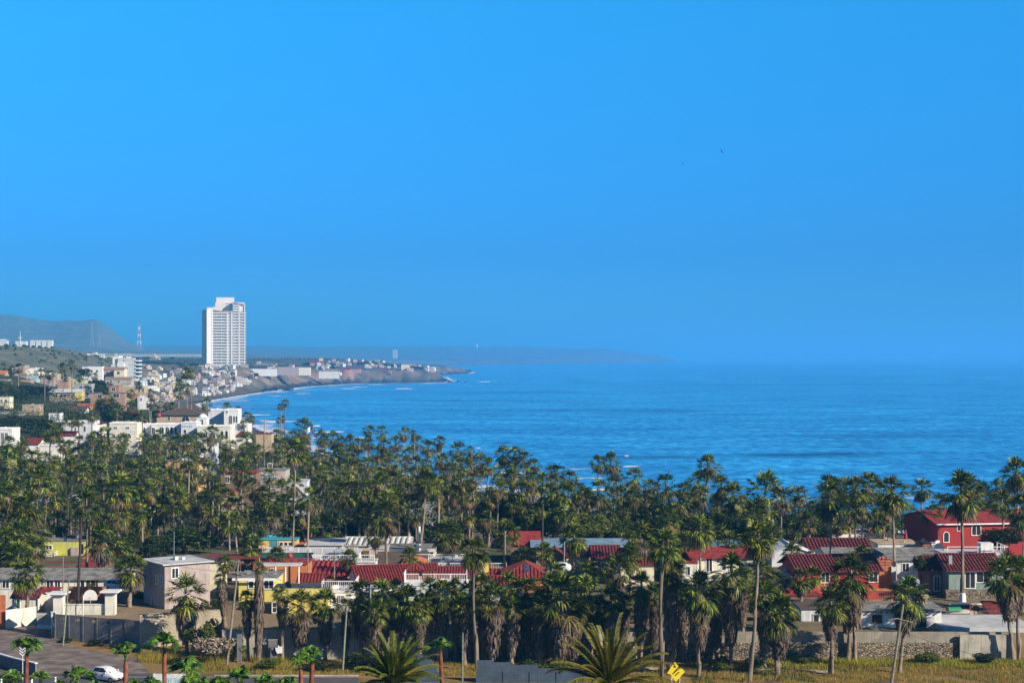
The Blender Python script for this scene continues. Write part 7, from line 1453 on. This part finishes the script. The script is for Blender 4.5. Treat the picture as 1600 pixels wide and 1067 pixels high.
# --- cars
M_TYRE = plain('tyre', (.02, .02, .02), .8); M_RIM = plain('rim', (.5, .5, .52), .35, .7); M_CARG = plain('car_glass', (.02, .03, .04), .06); M_LAMP = plain('lamp_glass', (.8, .8, .8), .1); M_PLATE = plain('number_plate', (.8, .35, .35), .5)
def carpaint(n, c):
    m, nt, b = base_mat(n); b.inputs['Base Color'].default_value = (*c, 1); b.inputs['Roughness'].default_value = .25; b.inputs['Coat Weight'].default_value = .6; MATS[n] = m; return m
CP_W = carpaint('white_car_paint', (.78, .80, .82))
def make_car(label, loc, rz, paint=CP_W, marks=True):
    rt = thing('parked_car' if not marks else 'car', label, 'car', loc, rz)
    # stations: x, half width low, half width belt, z floor, z belt, z roof, half width roof
    ST = [(-1.92, .60, .62, .38, .72, .74, .55), (-1.84, .74, .76, .30, .96, 1.02, .62), (-1.65, .80, .80, .25, 1.0, 1.22, .64), (-1.25, .83, .83, .22, 1.0, 1.46, .60), (-.6, .84, .84, .2, .98, 1.52, .58), (.05, .84, .84, .2, .96, 1.50, .57), (.55, .84, .84, .2, .95, 1.30, .58), (1.0, .83, .83, .22, .93, .99, .66), (1.45, .81, .80, .26, .84, .88, .62), (1.78, .74, .72, .30, .70, .74, .55), (1.9, .60, .58, .38, .58, .60, .50)]
    V = []; K = 12
    for x, wl, wb, zf, zb_, zr, wr in ST: V += [(x, -wl*.9, zf), (x, -wl, zf + .15), (x, -wl*1.01, (zf + zb_) / 2), (x, -wb, zb_), (x, -wr, zr - .05), (x, -wr*.6, zr), (x, wr*.6, zr), (x, wr, zr - .05), (x, wb, zb_), (x, wl*1.01, (zf + zb_) / 2), (x, wl, zf + .15), (x, wl*.9, zf)]
    n = len(ST); f = [(i*K+j, (i+1)*K+j, (i+1)*K+(j+1) % K, i*K+(j+1) % K) for i in range(n-1) for j in range(K)] + [tuple(range(K)), tuple((n-1)*K+K-1-j for j in range(K))]
    m = MB(); m.add(V, f); m.build('body', paint, rt, True)
    def quad(name, pts, mat, off=.012): 
        m = MB(); c = sum((Vector(p) for p in pts), Vector()) / len(pts); nn = (Vector(pts[1]) - Vector(pts[0])).cross(Vector(pts[2]) - Vector(pts[0])).normalized(); 
        if nn.dot(c - Vector((0, 0, .6))) < 0: nn = -nn
        a = [Vector(p) + nn * off for p in pts]; b = [Vector(p) - nn * .02 for p in pts]; k = len(pts); m.add(a + b, [tuple(range(k)), tuple(range(2*k-1, k-1, -1))] + [(i, i+k, (i+1) % k + k, (i+1) % k) for i in range(k)]); return m.build(name, mat, rt)
    quad('windscreen', [(.14, -.50, 1.44), (.14, .50, 1.44), (.93, .62, 1.02), (.93, -.62, 1.02)], M_CARG); quad('rear_window', [(-1.40, -.48, 1.38), (-1.40, .48, 1.38), (-1.74, .52, 1.10), (-1.74, -.52, 1.10)], M_CARG)
    for s in (-1, 1):
        quad('side_window', [(.02, s*.615, 1.42), (.72, s*.80, 1.0), (-.42, s*.825, 1.02), (-.42, s*.62, 1.44)], M_CARG); quad('side_window', [(-.50, s*.62, 1.44), (-.50, s*.825, 1.02), (-1.28, s*.80, 1.04), (-1.15, s*.64, 1.40)], M_CARG)
        for x in (-1.2, 1.2):
            m = MB(); m.tube([(x, s*.70, .30), (x, s*.865, .30)], .30, k=18); wh = m.build('wheel', M_TYRE, rt, False); m = MB(); m.tube([(x, s*.84, .30), (x, s*.875, .30)], .17, k=12); m.build('rim', M_RIM, wh)
        quad('headlight', [(1.62, s*.50, .74), (1.50, s*.76, .82), (1.68, s*.74, .66), (1.82, s*.50, .62)], M_LAMP, .03); quad('tail_light', [(-1.82, s*.62, .98), (-1.86, s*.62, .74), (-1.78, s*.78, .74), (-1.74, s*.78, .96)], M_RED2, .03)
        m = MB(); m.box(.48, .66, min(s*.86, s*1.0), max(s*.86, s*1.0), .97, 1.1); m.build('mirror', paint, rt)
        if marks: quad('door_mark', [(-.05, s*.852, .72), (-.05, s*.852, .48), (.12, s*.852, .48), (.12, s*.852, .72)], M_DROOF, .02); quad('fender_mark', [(-.75, s*.852, .74), (-.75, s*.852, .66), (-1.0, s*.85, .66), (-1.0, s*.85, .74)], M_DROOF, .02)
    quad('grille', [(1.88, -.42, .50), (1.88, .42, .50), (1.84, .46, .36), (1.84, -.46, .36)], M_DTRIM, .05); quad('number_plate', [(1.93, -.16, .50), (1.93, .16, .50), (1.92, .16, .40), (1.92, -.16, .40)], M_PLATE, .05)
    return rt
D = 200; make_car('white hatchback driving right on the road with dark door marks', (xat(168, D), D, gz(168, D) + .04), R(-30)).scale = (1.12, 1.12, 1.12)
def car2(px, py, D, rz, paint, label): make_car(label, (xat(px, D), D, zat(py, D)), R(rz), paint, False)
car2(183, 921, 246, -20, CP_W, 'white car parked beside the long cream house'); car2(1416, 916, 248, 200, carpaint('blue_grey_car', (.22, .28, .36)), 'blue grey car parked under the grey gabled porch'); car2(873, 893, 256, 170, CP_W, 'white car parked below the tiny red gable'); car2(1226, 984, 219, 10, carpaint('silver_car', (.5, .53, .56)), 'silver car roof showing over the wall left of the shaded house')
# --- person on the terrace behind the orange house
def person(px, py, D, label):
    hgt = 1.75; rt = thing('person', label, 'person', (xat(px, D), D, zat(py, D)), R(20))
    J = [((0, 0, .93), .13), ((0, .0, 1.15), .125), ((0, 0, 1.36), .15), ((0, 0, 1.47), .06), ((0, -.02, 1.54), .06), ((0, -.02, 1.64), .095), ((0, -.01, 1.71), .075),
         ((-.19, 0, 1.40), .06), ((-.30, -.06, 1.14), .045), ((-.20, -.26, 1.06), .035), ((-.14, -.33, 1.06), .03), ((.19, 0, 1.40), .06), ((.30, -.04, 1.14), .045), ((.26, -.22, .98), .035), ((.24, -.30, .97), .03)]
    E = [(0, 1), (1, 2), (2, 3), (3, 4), (4, 5), (5, 6), (2, 7), (7, 8), (8, 9), (9, 10), (2, 11), (11, 12), (12, 13), (13, 14)]
    k = len(J)
    for s in (-1, 1): J += [((s*.09, 0, .85), .095), ((s*.10, -.03, .48), .06), ((s*.10, .02, .09), .04), ((s*.11, -.14, .03), .035)]; E += [(0, k), (k, k+1), (k+1, k+2), (k+2, k+3)]; k += 4
    me = bpy.data.meshes.new('body'); me.from_pydata([j[0] for j in J], E, []); o = link('body', me, rt); me.materials.append(plain('skin', (.42, .22, .14), .6)); me.materials.append(plain('dark_trousers', (.02, .025, .03), .9))
    md = o.modifiers.new('skin', 'SKIN'); md.use_smooth_shade = True
    for i, j in enumerate(J): me.skin_vertices[0].data[i].radius = (j[1], j[1])
    me.skin_vertices[0].data[0].use_root = True; o.modifiers.new('sub', 'SUBSURF').levels = 1; o.modifiers['sub'].render_levels = 1
    m = MB(); m.lathe([(.15, .80), (.17, .9), (.165, 1.0), (.14, 1.01)], 10); 
    for s in (-1, 1): m.tube([(s*.09, 0, .86), (s*.10, -.03, .48), (s*.10, .02, .10)], .105, .065, 8)
    m.build('trousers', MATS['dark_trousers'], rt); m = MB(); m.lathe([(.098, 1.62), (.105, 1.68), (.09, 1.75), (.04, 1.775)], 10, (0, .0)); m.build('hair', M_DTRIM, rt)
person(438, 868, 281, 'person in dark trousers without a shirt standing by the long balustrade')
SKYT = [(.082, .43, 1.06), (.071, .395, 1.0), (.10, .79, 1.28), (.15, .25, .42)]
HAZE = 1.3e-4
HAZEC = (.10, .52, 1.0)
# ------------------------------------------------------------------ camera, sun, sky, air
cam = bpy.data.cameras.new('camera'); cam.lens = 36 * F / 1600; cam.sensor_width = 36; cam.clip_end = 90000; cam.clip_start = 1
cam.shift_y = (HOR - 533.5) / 1600
co = bpy.data.objects.new('camera', cam); COL.objects.link(co); co.location = (0, 0, CAMZ); co.rotation_euler = (math.pi / 2, 0, 0)
scene.camera = co
SUN_EL = R(27); SX, SY = .84, -.54      # horizontal direction towards the sun: right of and behind the camera
l = bpy.data.lights.new('sun', 'SUN'); l.energy = 5.0; l.angle = R(.5); l.color = (1, .87, .70)
lo = bpy.data.objects.new('sun', l); COL.objects.link(lo)
d = Vector((SX * math.cos(SUN_EL), SY * math.cos(SUN_EL), math.sin(SUN_EL)))
lo.rotation_euler = d.to_track_quat('Z', 'Y').to_euler()
w = bpy.data.worlds.new('World'); scene.world = w; w.use_nodes = True; nt = w.node_tree; nt.nodes.clear()
out = nd(nt, 'ShaderNodeOutputWorld'); bg = nd(nt, 'ShaderNodeBackground'); nt.links.new(bg.outputs[0], out.inputs[0])
sky = nd(nt, 'ShaderNodeTexSky', sky_type='NISHITA'); sky.sun_disc = False; sky.sun_elevation = SUN_EL
sky.sun_rotation = math.atan2(SX, SY); sky.air_density = 1.0; sky.dust_density = .3; sky.ozone_density = 3.0
geo = nd(nt, 'ShaderNodeTexCoord'); sx = nd(nt, 'ShaderNodeSeparateXYZ'); nt.links.new(geo.outputs['Generated'], sx.inputs[0])
# colour grading of the sky by height above the horizon: strongly blue low down, milder overhead
cr = nd(nt, 'ShaderNodeValToRGB'); nt.links.new(sx.outputs[2], cr.inputs[0])
e = cr.color_ramp.elements
e[0].position = 0.0; e[0].color = (*SKYT[0], 1); e[1].position = .34; e[1].color = (*SKYT[3], 1)
x = e.new(.06); x.color = (*SKYT[1], 1); x = e.new(.21); x.color = (*SKYT[2], 1)
mm = mixc(nt, 1.0, sky.outputs[0], cr.outputs[0], 'MULTIPLY')
nt.links.new(mm, bg.inputs[0]); bg.inputs[1].default_value = .10
if HAZE:
    mb = MB(); mb.box(-75000, 110000, -60, 52000, -9.5, 262)
    hm = bpy.data.materials.new('haze'); hm.use_nodes = True; hn = hm.node_tree; hn.nodes.clear()
    ho = nd(hn, 'ShaderNodeOutputMaterial'); pv = nd(hn, 'ShaderNodeVolumePrincipled'); hn.links.new(pv.outputs[0], ho.inputs['Volume'])
    pv.inputs['Density'].default_value = HAZE; pv.inputs['Color'].default_value = (*HAZEC, 1); pv.inputs['Anisotropy'].default_value = 0
    tag(mb.build('haze', hm), None, None, kind='stuff')
scene.view_settings.view_transform = 'Standard'; scene.view_settings.look = 'None'; scene.view_settings.exposure = .55; scene.view_settings.gamma = 1
cy = scene.cycles; cy.max_bounces = 5; cy.diffuse_bounces = 2; cy.glossy_bounces = 2; cy.transmission_bounces = 2; cy.transparent_max_bounces = 6; cy.volume_bounces = 1
cy.use_denoising = True; cy.use_adaptive_sampling = True; cy.adaptive_threshold = .02; cy.sample_clamp_indirect = 4
